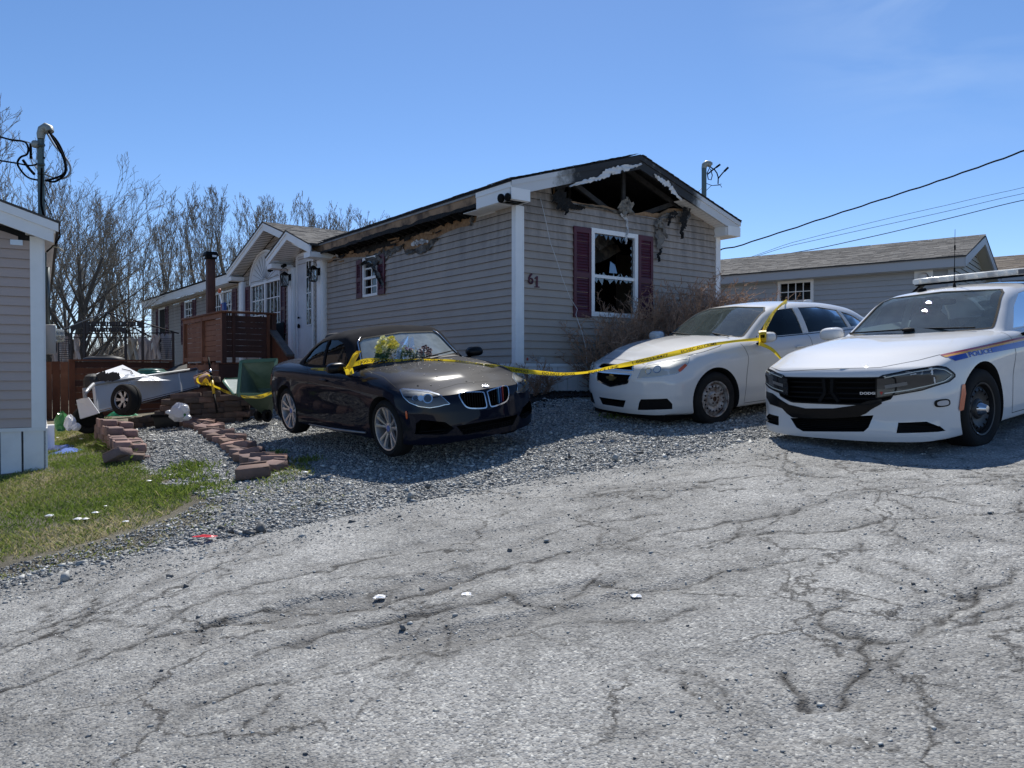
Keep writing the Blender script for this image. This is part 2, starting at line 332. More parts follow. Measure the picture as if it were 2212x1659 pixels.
def road_fields(X,Y):
    xw=X+(fnoise(X,Y,7,11)-.5)*.16; yw=Y+(fnoise(X,Y,7,12)-.5)*.16
    crack=np.zeros_like(X); dz=np.zeros_like(X); dirt=np.zeros_like(X)
    N3=fnoise(X,Y,3,5); N22=fnoise(X,Y,2.2,44); N4=fnoise(X,Y,4,9)
    for g,w,dp in CRG:
        gx_=[q[0] for q in g]; gy_=[q[1] for q in g]; sel=(X>min(gx_)-.4)&(X<max(gx_)+.4)&(Y>min(gy_)-.4)&(Y<max(gy_)+.4)
        if not sel.any(): continue
        xs_,ys_=xw[sel],yw[sel]; dmin=np.full(xs_.shape,9.)
        for a,b in zip(g[:-1],g[1:]): dmin=np.minimum(dmin,segd(xs_,ys_,a,b))
        wn=w*(.35+1.5*N3[sel])
        k=np.exp(-(dmin/(wn*.8))**2)*np.clip(N22[sel]*3.4-.55,.0,1); crack[sel]=np.maximum(crack[sel],k); dz[sel]-=dp*.55*k
        dirt[sel]=np.maximum(dirt[sel],np.exp(-(dmin/(.05+w*3.5))**2)*.6*np.clip(N4[sel]*2.4-.7,0,1)); dz[sel]-=dp*.12*np.exp(-(dmin/.13)**2)
    for c,(rx,ry),dp,dd in HOLES:
        q=gpt(*c); ca,sa=math.cos(.35),math.sin(.35); dx=(X-q.x); dy=(Y-q.y); u=(dx*ca+dy*sa)/rx; v=(-dx*sa+dy*ca)/ry
        rr=np.sqrt(u*u+v*v)+(fnoise(X,Y,5,21)-.5)*1.1; k=1-sstep(rr,.6,1.05); dz-=dp*.6*k; dirt=np.maximum(dirt,k*dd*.8*np.clip(fnoise(X,Y,9,31)*1.7,0,1))
    rg=np.clip((fnoise(X,Y,.55,101,5)-.50)*7,0,1)*np.clip(fnoise(X,Y,6,103)*2.2-.4,0,1)
    dz+=(fnoise(X,Y,.8,2)-.5)*.05+(fnoise(X,Y,5,8,5)-.5)*.010+(fnoise(X,Y,26,18,3)-.5)*(.004+.016*rg); dirt=np.maximum(dirt,rg*.42)
    return crack,dz,dirt
def sheet(name, poly, x0,x1,y0,y1,step,up,m,fields=None,noise=None,exclude=None):
    xs=np.arange(x0,x1+step/2,step); ys=np.arange(y0,y1+step/2,step); X,Y=np.meshgrid(xs,ys); 
    cxm=(X[:-1,:-1]+step/2); cym=(Y[:-1,:-1]+step/2); nx_=noise(cxm,cym) if noise else 0
    keep=inpoly(cxm+nx_,cym+nx_,poly)
    if exclude is not None: keep&=~inpoly(cxm,cym,exclude)
    Z=gz(X,Y)+up; cols=None
    if fields:
        cr,dz,di=fields(X,Y); Z=Z+dz; cols={'crack':cr.ravel(),'dirt':di.ravel()}
    idx=np.arange(X.size).reshape(X.shape); F=np.stack([idx[:-1,:-1],idx[:-1,1:],idx[1:,1:],idx[1:,:-1]],-1)[keep]
    used=np.unique(F); remap=np.full(X.size,-1); remap[used]=np.arange(len(used)); V=np.c_[X.ravel(),Y.ravel(),Z.ravel()][used]
    if cols: cols={k:v[used] for k,v in cols.items()}
    return npmesh(name,V,remap[F],m,smooth=True,kind='structure',cols=cols)
# NEARB=[(-6.0,2.4),(7.6,2.4),(7.6,9.4),(-6.0,9.4)]
r1=sheet('road',ROADP,-6,7.6,2.1,9.4,.0225,.05,ASPH,road_fields,road_edge_noise)
r2=sheet('road',ROADP,-36,39.9,-13.6,17.0,.4,.035,ASPH,lambda X,Y:(X*0,(fnoise(X,Y,.8,2)-.5)*.03,X*0),None,[(-5.8,2.75),(7.4,2.75),(7.4,9.2),(-5.8,9.2)])
# lawn & gravel zones (photograph pixels -> ground)
LAWN=[(-300,1290),(0,1222),(130,1190),(260,1150),(360,1120),(430,1085),(400,1062),(350,1030),(300,1000),(245,985),(205,935),(190,905),(150,905),(105,905),(92,1010),(0,1030),(-300,1080)]
lawn=[(gpt(a,b).x,gpt(a,b).y) for a,b in LAWN]
STRIP=[(430,1085),(520,1062),(640,1048),(690,1035),(660,1000),(610,990),(560,1020),(500,1035),(440,1045),(400,1062)]
strip=[(gpt(a,b).x,gpt(a,b).y) for a,b in STRIP]
GRAV=[(-300,1340),(0,1255),(130,1225),(330,1180),(450,1130),(470,1090),(400,1062),(350,1030),(300,1000),(290,960),(290,915),(330,908),(420,890),(520,890),(600,880),(1130,872),(1300,868),(1500,868),(1720,872),(1740,960),(1660,965),(1400,1015),(1150,1058),(900,1108),(650,1160),(440,1198),(160,1250),(0,1300),(-300,1365)]
grav=[(gpt(a,b).x,gpt(a,b).y) for a,b in GRAV]
sheet('driveway',grav,-9,5,4.0,15.5,.10,.012,GRAVB,None,lambda x,y:(fnoise(x,y,2,6)-.5)*.3)
sheet('dirt_verge',[(-40,3),(40,3),(40,40),(-40,40)],-9,0,4.0,12,.2,.004,SOIL,None)
# ---- loose stones
def stones(name, pts, size, m, kind='stuff', flat=.45, tone=None):
    n=len(pts); b=np.array([[1,0,0],[-.5,.87,0],[-.5,-.87,0],[.4,.6,1],[-.8,0,1],[.4,-.6,1]])
    V=np.repeat(b[None],n,0)+rng.normal(0,.22,(n,6,3)); s=size[:,None,None]*np.array([1,1,1])[None,None]
    V[:,:,2]=(V[:,:,2]-.4)*flat*(0.5+rng.random((n,1))*1.2); V[:,:,1]*=(.5+.6*rng.random((n,1)))
    a=rng.random(n)*2*np.pi; ca,sa=np.cos(a)[:,None],np.sin(a)[:,None]; x=V[:,:,0]*ca-V[:,:,1]*sa; y=V[:,:,0]*sa+V[:,:,1]*ca; z=V[:,:,2]
    t=rng.normal(0,.38,n); ct,st=np.cos(t)[:,None],np.sin(t)[:,None]; y2=y*ct-z*st; z2=y*st+z*ct
    V=np.stack([x,y2,z2],-1)*s*.5
    V+=np.c_[pts[:,0],pts[:,1],pts[:,2]+size*.10][:,None,:]
    f=np.array([[0,2,1],[3,4,5],[0,1,3],[1,4,3],[1,2,4],[2,5,4],[2,0,5],[0,3,5]]); F=(np.arange(n)*6)[:,None,None]+f[None]
    tone=rng.random(n) if tone is None else tone
    return npmesh(name,V.reshape(-1,3),F.reshape(-1,3),m,cols={'tone':np.repeat(tone,6)},kind=kind)
def mk_stone(n,l,p):
    a=n.new('ShaderNodeAttribute'); a.attribute_name='tone'
    r=ramp(n,[(0,(.055,.057,.058)),(.3,(.17,.173,.170)),(.6,(.34,.345,.33)),(.85,(.52,.52,.49)),(1,(.72,.70,.65))]); l.new(a.outputs['Fac'],r.inputs['Fac']); l.new(r.outputs['Color'],p.inputs['Base Color'])
    p.inputs['Roughness'].default_value=.6; p.inputs['Specular IOR Level'].default_value=.5
STONE=attrmat('slate_stone',mk_stone)
def scatter(poly,dens,bb,nf=None):
    x0,x1,y0,y1=bb; n=int((x1-x0)*(y1-y0)*dens); x=rng.uniform(x0,x1,n); y=rng.uniform(y0,y1,n); k=inpoly(x+(nf(x,y) if nf else 0),y,poly); x,y=x[k],y[k]; return x,y
x,y=scatter(grav,3300,(-9,5,4.0,15.5),lambda x,y:(fnoise(x,y,2.2,6)-.5)*.45)
k=(np.abs(x)<.70*y+.3)&(rng.random(len(x))<np.clip(1.6-y*.075,.25,1)*(.45+.9*fnoise(x,y,1.7,51)))&~inpoly(x,y,[(.1,11.7),(4.5,15),(4.5,18),(-1,16),(-6,18)]); x,y=x[k],y[k]
sz=np.clip(rng.lognormal(-4.0,.47,len(x)),.009,.09)*np.where(y>11,1.25,1.0)
stones('gravel',np.c_[x,y,gz(x,y)+.012],sz,STONE,tone=np.clip(rng.beta(2,2.2,len(x)),0,1))
# scattered chippings on the road
x=rng.uniform(-6,7.5,150000); y=rng.uniform(2.5,9.2,150000); k=inpoly(x+road_edge_noise(x,y),y,ROADP)&(np.abs(x)<.7*y+.2)
x,y=x[k],y[k]
ed=np.full(len(x),9.)
for a,b in zip(edge[:-1],edge[1:]): ed=np.minimum(ed,segd(x,y,a,b))
cr,dz,di=road_fields(x,y)
pr=.02+.7*np.exp(-(ed/.5)**2)+.55*np.clip(di,0,1)
k=rng.random(len(x))<pr; x,y,dz,ed=x[k],y[k],dz[k],ed[k]
sz=np.clip(rng.lognormal(-4.5,.38,len(x)),.006,.035)*np.where(ed<.5,1.25,1)
tn=np.clip(rng.beta(2.6,2.4,len(x)),0,1)
stones('chippings',np.c_[x,y,gz(x,y)+.05+dz-.001],sz,STONE,tone=tn)
# a few larger singular stones near the road edge
big=[(142,1268,.085),(540,1168,.10),(565,1160,.12),(655,1172,.06),(500,1162,.07),(690,1100,.06),(885,1085,.09),(925,1062,.07),(1230,995,.06),(1328,1000,.09),(405,1285,.05),(1100,1205,.04),(1180,1185,.05),(870,1378,.05),(270,1190,.05),(225,1235,.07),(60,1232,.07),(370,1262,.05),(1010,1078,.07),(760,1142,.07)]
RL=['dark pyramid shaped stone standing up at the left end of the gravel verge','flat dark stone directly left of the biggest rock pair on the gravel edge','biggest dark slate on the gravel edge above the asphalt','dark block of stone alone on the asphalt edge right of the slate pair','small pale stone left of the dark slate pair','dark stone on the gravel between the brick edging and the asphalt','pale stone on the gravel below the dark convertible shadow','larger dark stone on the gravel below the front bumper of the dark convertible','small dark stone on the road edge right of the convertible shadow','grey and brown stone on the gravel below the gap between the two parked cars','small pale stone where the asphalt begins on the left','dark pebble lying loose in the middle of the asphalt','second dark pebble in the middle of the asphalt, slightly further away','dark stone beside the brown pothole','small dark stone on the gravel verge left of the red scrap','dark stone in the gravel verge below the lawn','pale stone in the gravel verge near the left edge of the view','pale stone in the gravel verge below the red scrap','dark stone on the gravel right of the convertible shadow edge','pale stone at the gravel edge below the right brick edging']
for i,(a,b,s) in enumerate(big):
    q=gpt(a,b); o=stones('rock',np.array([[q.x,q.y,q.z+.045]]),np.array([s*1.05]),STONE,kind=None,flat=.75,tone=np.array([.15 if i%3 else .6]))
    tag(o,RL[i],'rock','larger loose stones along the road edge')
# dirt band between lawn and gravel: thin scatter of small stones
dband=[(-300,1300),(0,1232),(130,1196),(260,1156),(360,1124),(430,1090),(520,1064),(640,1050),(700,1045),(720,1080),(560,1130),(450,1150),(330,1190),(130,1238),(0,1268),(-300,1350)]; dband=[(gpt(a,b).x,gpt(a,b).y) for a,b in dband]
x,y=scatter(dband,2600,(-9,0,4,10),lambda x,y:(fnoise(x,y,2.2,16)-.5)*.3); k=rng.random(len(x))<np.clip(fnoise(x,y,1.9,52)*2.0-.25,.10,1); x,y=x[k],y[k]
stones('verge_stones',np.c_[x,y,gz(x,y)+.008],np.clip(rng.lognormal(-4.1,.45,len(x)),.008,.05),STONE,tone=np.clip(rng.beta(2,2.4,len(x)),0,1))
# ---- grass
def mk_grass(n,l,p):
    a=n.new('ShaderNodeAttribute'); a.attribute_name='tone'
    r=ramp(n,[(0,(.10,.16,.026)),(.35,(.17,.24,.040)),(.55,(.25,.29,.07)),(.72,(.42,.37,.18)),(1,(.60,.52,.33))]); l.new(a.outputs['Fac'],r.inputs['Fac']); l.new(r.outputs['Color'],p.inputs['Base Color'])
    p.inputs['Roughness'].default_value=.6; tr=n.new('ShaderNodeBsdfTranslucent'); l.new(r.outputs['Color'],tr.inputs['Color']); mi=n.new('ShaderNodeMixShader'); mi.inputs[0].default_value=.42
    l.new(p.outputs[0],mi.inputs[1]); l.new(tr.outputs[0],mi.inputs[2]); l.new(mi.outputs[0],n['Material Output'].inputs['Surface'])
GRASSM=attrmat('grass_blades',mk_grass)
def grass(name,x,y,hmin,hmax,tone,w=.005,up=0):
    n=len(x); z=gz(x,y)+up; a=rng.random(n)*2*np.pi; h=hmin+(hmax-hmin)*rng.random(n)**1.5; lean=rng.normal(0,.55,(n,2))*h[:,None]
    wx=np.cos(a)*w; wy=np.sin(a)*w
    P0=np.c_[x-wx,y-wy,z]; P1=np.c_[x+wx,y+wy,z]; P2=np.c_[x+lean[:,0]*.45+wx*.7,y+lean[:,1]*.45+wy*.7,z+h*.6]; P3=np.c_[x+lean[:,0],y+lean[:,1],z+h*.92]
    V=np.stack([P0,P1,P2,P3],1).reshape(-1,3); F=(np.arange(n)*4)[:,None]+np.array([0,1,2,3])[None]
    return npmesh(name,V,F,GRASSM,cols={'tone':np.repeat(tone,4)},kind='stuff')
x,y=scatter(lawn,4200,(-9.5,-2.0,4.2,17),lambda x,y:(fnoise(x,y,2.0,61)-.5)*.5); k=(np.abs(x)<.70*y+.4)&(rng.random(len(x))<np.clip(1.5-y*.07,.3,1)*np.clip(fnoise(x,y,1.4,71)*2.6-.35,.1,1)); x,y=x[k],y[k]
edd=np.full(len(x),9.)
for a,b in zip(lawn[:6][:-1],lawn[:6][1:]): edd=np.minimum(edd,segd(x,y,a,b))
straw=np.clip((fnoise(x,y,1.1,81)-.38)*2.4+np.exp(-(edd/.7)**2)*.45,0,1); tone=np.clip(rng.normal(.25,.14,len(x))+straw*.55*(rng.random(len(x))<.75),0,1)
grass('lawn_grass',x,y,.02,.06,tone,.0045)
x,y=scatter(dband,1500,(-9,0,4,10),lambda x,y:(fnoise(x,y,2.4,26)-.5)*.5); k=rng.random(len(x))<np.clip(fnoise(x,y,2.9,92)*2.6-.75,0,1); x,y=x[k],y[k]; grass('sparse_grass',x,y,.015,.045,np.clip(rng.normal(.6,.2,len(x)),0,1),.0045)
x,y=scatter(strip,2000,(-6,-1.5,6.5,11)); k=rng.random(len(x))<np.clip(fnoise(x,y,2.5,72)*2.4-.75,0,1); x,y=x[k],y[k]; grass('verge_grass',x,y,.02,.06,np.clip(rng.normal(.4,.2,len(x)),0,1),.0045,.01)
# taller uncut grass along the brick edging
q=[(260,965),(240,985),(200,945),(165,915),(160,895),(215,900),(290,990),(275,1010)]; q=[(gpt(a,b).x,gpt(a,b).y) for a,b in q]
x,y=scatter(q,1500,(-9.5,-4,8,16)); grass('tall_grass',x,y,.06,.17,np.clip(rng.normal(.15,.1,len(x)),0,1),.006)
for i,(a,b,n_,s) in enumerate([(395,1022,260,.16),(415,1012,200,.12),(385,1035,160,.12),(430,1040,120,.12),(660,1000,120,.10),(590,985,90,.08),(408,1062,300,.2),(1330,905,60,.08)]):
    q=gpt(a,b); x=q.x+rng.normal(0,s,n_); y=q.y+rng.normal(0,s*.7,n_); o=grass('weed_tuft',x,y,.03,.09,np.clip(rng.normal(.3,.15,n_),0,1),.007,.02)
    o['label']=(['yellow green weed clump growing in the gravel gully between the brick edgings','small weed clump beside the larger one in the gravel gully','weed clump on the left slope of the gravel gully','weeds at the foot of the right brick edging','thin grass tuft behind the last brick of the right edging','green tuft among the bricks of the right edging','grass clump where the lawn meets the bottom of the gravel gully','dry tuft in the shadow in front of the white sedan'][i])
# ================================================================ CARS
BLACK=mat('black_plastic',(.006,.006,.0065),.7,spec=.15); DARK=mat('wheel_well',(.008,.008,.008),.9); RUB=mat('tyre_rubber',(.014,.014,.0145),.85,spec=.2,bump=(60,.3,.004),noise=(3,4,.45,.85),col2=(.026,.024,.022))
CHROME=mat('chrome',(.55,.55,.57),.16,metal=1); LENS=glassmat('lamp_lens',(.95,.96,.96),.015,ior=1.12); GLOSSB=mat('gloss_black',(.003,.003,.004),.35,spec=.15,coat=.12)
ALLOY=mat('alloy',(.50,.50,.51),.32,metal=.85); SEAM=mat('panel_gap',(.004,.004,.004),.8); SEATM=mat('seat_cloth',(.045,.045,.05),.85); DASH=mat('dashboard',(.03,.03,.032),.7)
AMBER=mat('amber_lens',(.55,.09,.02),.25,coat=.5); REDL=mat('red_lens',(.35,.012,.012),.2,coat=.6)
def pitch_frame(x,y,h,dz,pit,rol):
    g=np.array([.0866,.08]); n=np.array([-g[0],-g[1],1]); n/=np.linalg.norm(n)
    F=np.array([math.cos(h),math.sin(h),0.]); F[2]=g@F[:2]; F/=np.linalg.norm(F); F=F+n*pit; F/=np.linalg.norm(F)
    n=n-F*(n@F); n/=np.linalg.norm(n); L=np.cross(n,F); n2=n+L*rol; n2/=np.linalg.norm(n2); L=np.cross(n2,F)
    return Matrix(((F[0],L[0],n2[0],x),(F[1],L[1],n2[1],y),(F[2],L[2],n2[2],g[0]*x+g[1]*y+dz),(0,0,0,1)))
def cr(xs, ys, q):
    """monotone-ish cubic (Catmull-Rom with limited tangents)"""
    xs=np.array(xs,float); ys=np.array(ys,float); q=np.asarray(q,float)
    d=np.diff(ys)/np.diff(xs); m=np.zeros(len(xs)); m[0]=d[0]; m[-1]=d[-1]
    for i in range(1,len(xs)-1):
        m[i]=0 if d[i-1]*d[i]<=0 else 2*d[i-1]*d[i]/(d[i-1]+d[i])
    i=np.clip(np.searchsorted(xs,q)-1,0,len(xs)-2); h=xs[i+1]-xs[i]; t=np.clip((q-xs[i])/h,0,1)
    return (2*t**3-3*t**2+1)*ys[i]+(t**3-2*t**2+t)*h*m[i]+(-2*t**3+3*t**2)*ys[i+1]+(t**3-t**2)*h*m[i+1]
def crp(P, n):
    """smooth resample of a (k,2) section to n points by chord parameter (centripetal Catmull-Rom)"""
    P=np.asarray(P,float); d=np.r_[0,np.cumsum(np.sqrt(np.hypot(*np.diff(P,axis=0).T))+1e-6)]; t=np.linspace(0,d[-1],n)
    return np.c_[cr(d,P[:,0],t),cr(d,P[:,1],t)]
class Car: pass
def body_mesh(S):
    """S: dict of tables: 'x' list front->rear and lines 'y1..','z1..'; returns mesh data (closed)"""
    xs=np.array(S['x']); order=np.argsort(xs); q=np.linspace(xs.min(),xs.max(),S.get('nx',110))
    K=len(S['L']); nt=S.get('nt',64); rings=[]
    Yk=[cr(xs[order],np.array(l[0])[order],q) for l in S['L']]; Zk=[cr(xs[order],np.array(l[1])[order],q) for l in S['L']]
    for i,x in enumerate(q):
        sec=crp([(Yk[k][i],Zk[k][i]) for k in range(K)],nt); rings.append((x,sec))
    def cap(x,sec,front,nn=9):
        out=[]; zc=sec[:,1].mean()
        for j in range(1,nn+1):
            s=1-j/nn; s=max(s,.02); out.append((x+(1 if front else -1)*S.get('bulge',.02)*(1-s),np.c_[sec[:,0]*s, zc+(sec[:,1]-zc)*s]))
        return out
    allr=cap(*rings[0],False)[::-1]+rings+cap(*rings[-1],True)
    V=[]; W=S['W']
    for x,sec in allr:
        full=np.r_[sec,np.c_[-sec[::-1][1:-1,0],sec[::-1][1:-1,1]]]
        y=full[:,0]; z=full[:,1]; X=np.full(len(y),x)
        wf=sstep(x,S['fx']-.95,S['fx']); wr=sstep(-x,-S['rx']-.8,-S['rx'])
        a=np.abs(y)/W
        X=X-wf*(S['fc']*a**S.get('fp',2.6))+wr*(S['rc']*a**2.6)
        X=X+wf**2*np.interp(z,S['fprof'][0],S['fprof'][1])-wr**2*np.interp(z,S['rprof'][0],S['rprof'][1])
        V.append(np.c_[X,y,z])
    m=len(V[0]); V=np.concatenate(V); n=len(allr); idx=np.arange(n*m).reshape(n,m); nx_=np.roll(idx,-1,axis=1)
    F=np.stack([idx[:-1],nx_[:-1],nx_[1:],idx[1:]],-1).reshape(-1,4)
    bm=bmesh.new(); vs=[bm.verts.new(v) for v in V]
    for f in F: 
        try: bm.faces.new([vs[i] for i in f])
        except ValueError: pass
    bm.faces.new([vs[i] for i in idx[0][::-1]]); bm.faces.new([vs[i] for i in idx[-1]])
    bmesh.ops.remove_doubles(bm,verts=bm.verts,dist=.0004); bmesh.ops.recalc_face_normals(bm,faces=bm.faces)
    me=bpy.data.meshes.new('body'); bm.to_mesh(me); bm.free(); return me
def bvh_of(me):
    bm=bmesh.new(); bm.from_mesh(me); b=BVHTree.FromBMesh(bm); bm.free(); return b
def boolean(me, cutters, mats, solver='EXACT'):
    """cutters: list of (MB, material index)"""
    o=bpy.data.objects.new('b',me); COL.objects.link(o)
    for m in mats: 
        if m.name not in [k.name for k in me.materials if k]: me.materials.append(m)
    tmp=[]
    for mb,mi in cutters:
        cm=bpy.data.meshes.new('c'); cm.from_pydata(mb.v,[],mb.f)
        bm=bmesh.new(); bm.from_mesh(cm); bmesh.ops.recalc_face_normals(bm,faces=bm.faces); bm.to_mesh(cm); bm.free()
        for m in mats: cm.materials.append(m)
        cm.polygons.foreach_set('material_index',[mi]*len(cm.polygons))
        c=bpy.data.objects.new('c',cm); COL.objects.link(c); tmp.append(c)
        md=o.modifiers.new('b','BOOLEAN'); md.operation='DIFFERENCE'; md.solver=solver; md.object=c
        if solver=='EXACT': md.material_mode='INDEX'
    bpy.context.view_layer.update()
    r=bpy.data.meshes.new_from_object(o.evaluated_get(bpy.context.evaluated_depsgraph_get()))
    for c in tmp: bpy.data.objects.remove(c)
    bpy.data.objects.remove(o); return r
def green_mesh(G):
    return _gm(G,G.get('rearc',.06))
def _gm(G,rearc):
    n=G.get('n',80); q=np.linspace(G['x'][0],G['x'][-1],n)
    zt=cr(G['x'],G['zt'],q); zb=cr(G['x'],G['zb'],q); wb=cr(G['x'],G['wb'],q); lean=cr(G['x'],G['lean'],q); rc=cr(G['x'],G['rc'],q); crown=cr(G['x'],G['crown'],q); A=[]
    for i,x in enumerate(q):
        H=max(zt[i]-zb[i],.02); r=min(rc[i],H*.8); c_=min(crown[i],H*.5); zs=zt[i]-c_
        y1=wb[i]-lean[i]*max(zs-r-zb[i],0); P1=(y1,max(zs-r,zb[i]+.005)); corner=(wb[i]-lean[i]*(zs-zb[i]),zs); y2=corner[0]-r*1.3; pts=[]
        for t in np.linspace(0,1,10): pts.append(((1-t)*wb[i]+t*P1[0]+.012*math.sin(math.pi*t),(1-t)*(zb[i]-.06)+t*P1[1]))
        ze=zs+c_*(1-(y2/corner[0])**2)
        for t in np.linspace(0,1,10)[1:]: pts.append(((1-t)**2*P1[0]+2*t*(1-t)*corner[0]+t*t*y2,(1-t)**2*P1[1]+2*t*(1-t)*(corner[1]+ (ze-zs)*.4)+t*t*ze))
        for t in np.linspace(0,1,18)[1:]:
            y=y2*(1-t); pts.append((y,zs+c_*(1-(y/corner[0])**2)))
        pts=np.array(pts); full=np.r_[pts,np.c_[-pts[::-1][1:,0],pts[::-1][1:,1]]]
        xf,xr=G['x'][-1],G['x'][0]; wf=1-sstep(xf-x,0,.75); wr=1-sstep(x-xr,0,.6)
        xx=x-wf*G['fc']*(np.abs(full[:,0])/.7)**2.2+wr*rearc*(np.abs(full[:,0])/.7)**2.2; A.append(np.c_[xx,full])
    A=np.array(A); k=A.shape[1]; idx=np.arange(n*k).reshape(n,k); F=np.stack([idx[:-1,:-1],idx[:-1,1:],idx[1:,1:],idx[1:,:-1]],-1).reshape(-1,4)
    bm=bmesh.new(); vs=[bm.verts.new(v) for v in A.reshape(-1,3)]
    for f in F: bm.faces.new([vs[i] for i in f])
    bmesh.ops.recalc_face_normals(bm,faces=bm.faces); bm.normal_update()
    f0=max(bm.faces,key=lambda f:f.calc_center_median().z)
    if f0.normal.z<0: bmesh.ops.reverse_faces(bm,faces=bm.faces)
    bm.normal_update(); outer=bpy.data.meshes.new('gho'); bm.to_mesh(outer)
    # closed shell: inner copy offset along vertex normals
    V=[v.co.copy() for v in bm.verts]; N=[v.normal.copy() for v in bm.verts]; bm.free(); nv=len(V); inner=[v-nn*.03 for v,nn in zip(V,N)]
    F=[tuple(f.vertices) for f in outer.polygons]; Fi=[tuple(nv+i for i in f)[::-1] for f in F]; rim=[]
    loop=list(idx[0])+list(idx[1:,-1])+list(idx[-1][::-1][1:])+list(idx[1:-1,0][::-1])
    for a,b in zip(loop,loop[1:]+loop[:1]): rim.append((int(a),int(b),nv+int(b),nv+int(a)))
    shell=bpy.data.meshes.new('ghs'); shell.from_pydata(V+inner,[],F+Fi+rim); bm=bmesh.new(); bm.from_mesh(shell); bmesh.ops.recalc_face_normals(bm,faces=bm.faces); bm.to_mesh(shell); bm.free()
    return outer,shell
def densify(poly,step):
    out=[]
    for (a,b) in zip(poly,poly[1:]+poly[:1]):
        L=math.hypot(b[0]-a[0],b[1]-a[1]); k=max(1,int(L/step)); out+=[(a[0]+(b[0]-a[0])*j/k,a[1]+(b[1]-a[1])*j/k) for j in range(k)]
    return out
def smoothpoly(poly,it=2):
    for _ in range(it):
        o=[]
        for a,b in zip(poly,poly[1:]+poly[:1]): o+=[(.75*a[0]+.25*b[0],.75*a[1]+.25*b[1]),(.25*a[0]+.75*b[0],.25*a[1]+.75*b[1])]
        poly=o
    return poly
def patch(poly, caster, step, off, thick=0.0):
    """poly 2D -> triangulated; caster(u,v)->(loc,normal) or None. returns MB (surface offset along normal; optional thickness)"""
    P=densify(poly,step); us=[p[0] for p in P]; vs=[p[1] for p in P]
    nb=len(P); gu=np.arange(min(us)+step/2,max(us),step); gv=np.arange(min(vs)+step/2,max(vs),step)
    if len(gu) and len(gv):
        GU,GV=np.meshgrid(gu,gv); k=inpoly(GU,GV,poly)
        sh=np.min([np.hypot(GU-a,GV-b) for a,b in P],axis=0)>step*.45; k&=sh; P=P+list(zip(GU[k].tolist(),GV[k].tolist()))
    ed=[(i,(i+1)%nb) for i in range(nb)]
    vo,eo,fo,*_=delaunay_2d_cdt([Vector(p) for p in P],ed,[],1,1e-6)
    loc=[];ok=[]
    for v in vo:
        h=caster(v.x,v.y)
        if h is None: loc.append(Vector((0,0,0))); ok.append(False)
        else: loc.append(h[0]+h[1]*off); ok.append(True)
    mb=MB(); fs=[f for f in fo if all(ok[i] for i in f)]
    # drop stretched faces
    L=np.array([tuple(q) for q in loc])
    good=[]
    for f in fs:
        d=max((loc[f[i]]-loc[f[(i+1)%len(f)]]).length for i in range(len(f)))
        if d<.35: good.append(f)
    mb.add(loc,good); mb.clean=True
    return mb
def pbuild(mb,name,m,parent,smooth=True,mirror=False,flip_to=None,group=None):
    out=[]
    for s in ((1,-1) if mirror else (1,)):
        me=bpy.data.meshes.new(name); vs=[(x,y*s,z) for x,y,z in mb.v]; me.from_pydata(vs,[],mb.f)
        bm=bmesh.new(); bm.from_mesh(me); loose=[v for v in bm.verts if not v.link_faces]; bmesh.ops.delete(bm,geom=loose,context='VERTS'); bm.to_mesh(me); bm.free()
        out.append(link(name,me,m,parent,smooth))
    return out
def strip_on(pts, caster, w, off=.0015, n=40):
    """thin strip following a 2D polyline on a surface (panel gaps, trim)"""
    P=[]; L=[0]
    for a,b in zip(pts,pts[1:]): L.append(L[-1]+math.hypot(b[0]-a[0],b[1]-a[1]))
    for t in np.linspace(0,L[-1],n):
        P.append((np.interp(t,L,[p[0] for p in pts]),np.interp(t,L,[p[1] for p in pts])))
    H=[caster(*p) for p in P]; H=[h for h in H if h is not None]
    mb=MB(); vs=[]
    for i,h in enumerate(H):
        a=H[max(i-1,0)][0]; b=H[min(i+1,len(H)-1)][0]; d=(b-a)
        if d.length<1e-6: continue
        s=d.normalized().cross(h[1]).normalized()*w/2; vs+=[h[0]+s+h[1]*off,h[0]-s+h[1]*off]
    mb.add(vs,[(2*i,2*i+1,2*i+3,2*i+2) for i in range(len(vs)//2-1)]); return mb
def ell(cx,cy,rx,ry,n=20,rot=0,p=2.0):
    o=[]
    for i in range(n):
        a=2*math.pi*i/n; c,s=math.cos(a),math.sin(a); x=rx*math.copysign(abs(c)**(2/p),c); y=ry*math.copysign(abs(s)**(2/p),s)
        o.append((cx+x*math.cos(rot)-y*math.sin(rot),cy+x*math.sin(rot)+y*math.cos(rot)))
    return o
def rbox(c, s, p=4, n=12, taper=0, M=None):
    """superellipsoid block centred c, half sizes s"""
    mb=MB(); vs=[]
    for i in range(n+1):
        ph=-math.pi/2+math.pi*i/n
        for j in range(2*n):
            th=2*math.pi*j/(2*n); cp,sp,ct,st=math.cos(ph),math.sin(ph),math.cos(th),math.sin(th)
            f=lambda v:math.copysign(abs(v)**(2/p),v)
            x=s[0]*f(cp)*f(ct); y=s[1]*f(cp)*f(st); z=s[2]*f(sp); k=1-taper*(z/s[2]+1)/2; v=Vector((x*k,y*k,z)); v=(M@v if M else v)+Vector(c); vs.append(v)
    m=2*n; fs=[(i*m+j,i*m+(j+1)%m,(i+1)*m+(j+1)%m,(i+1)*m+j) for i in range(n) for j in range(m)]
    return mb.add(vs,fs)
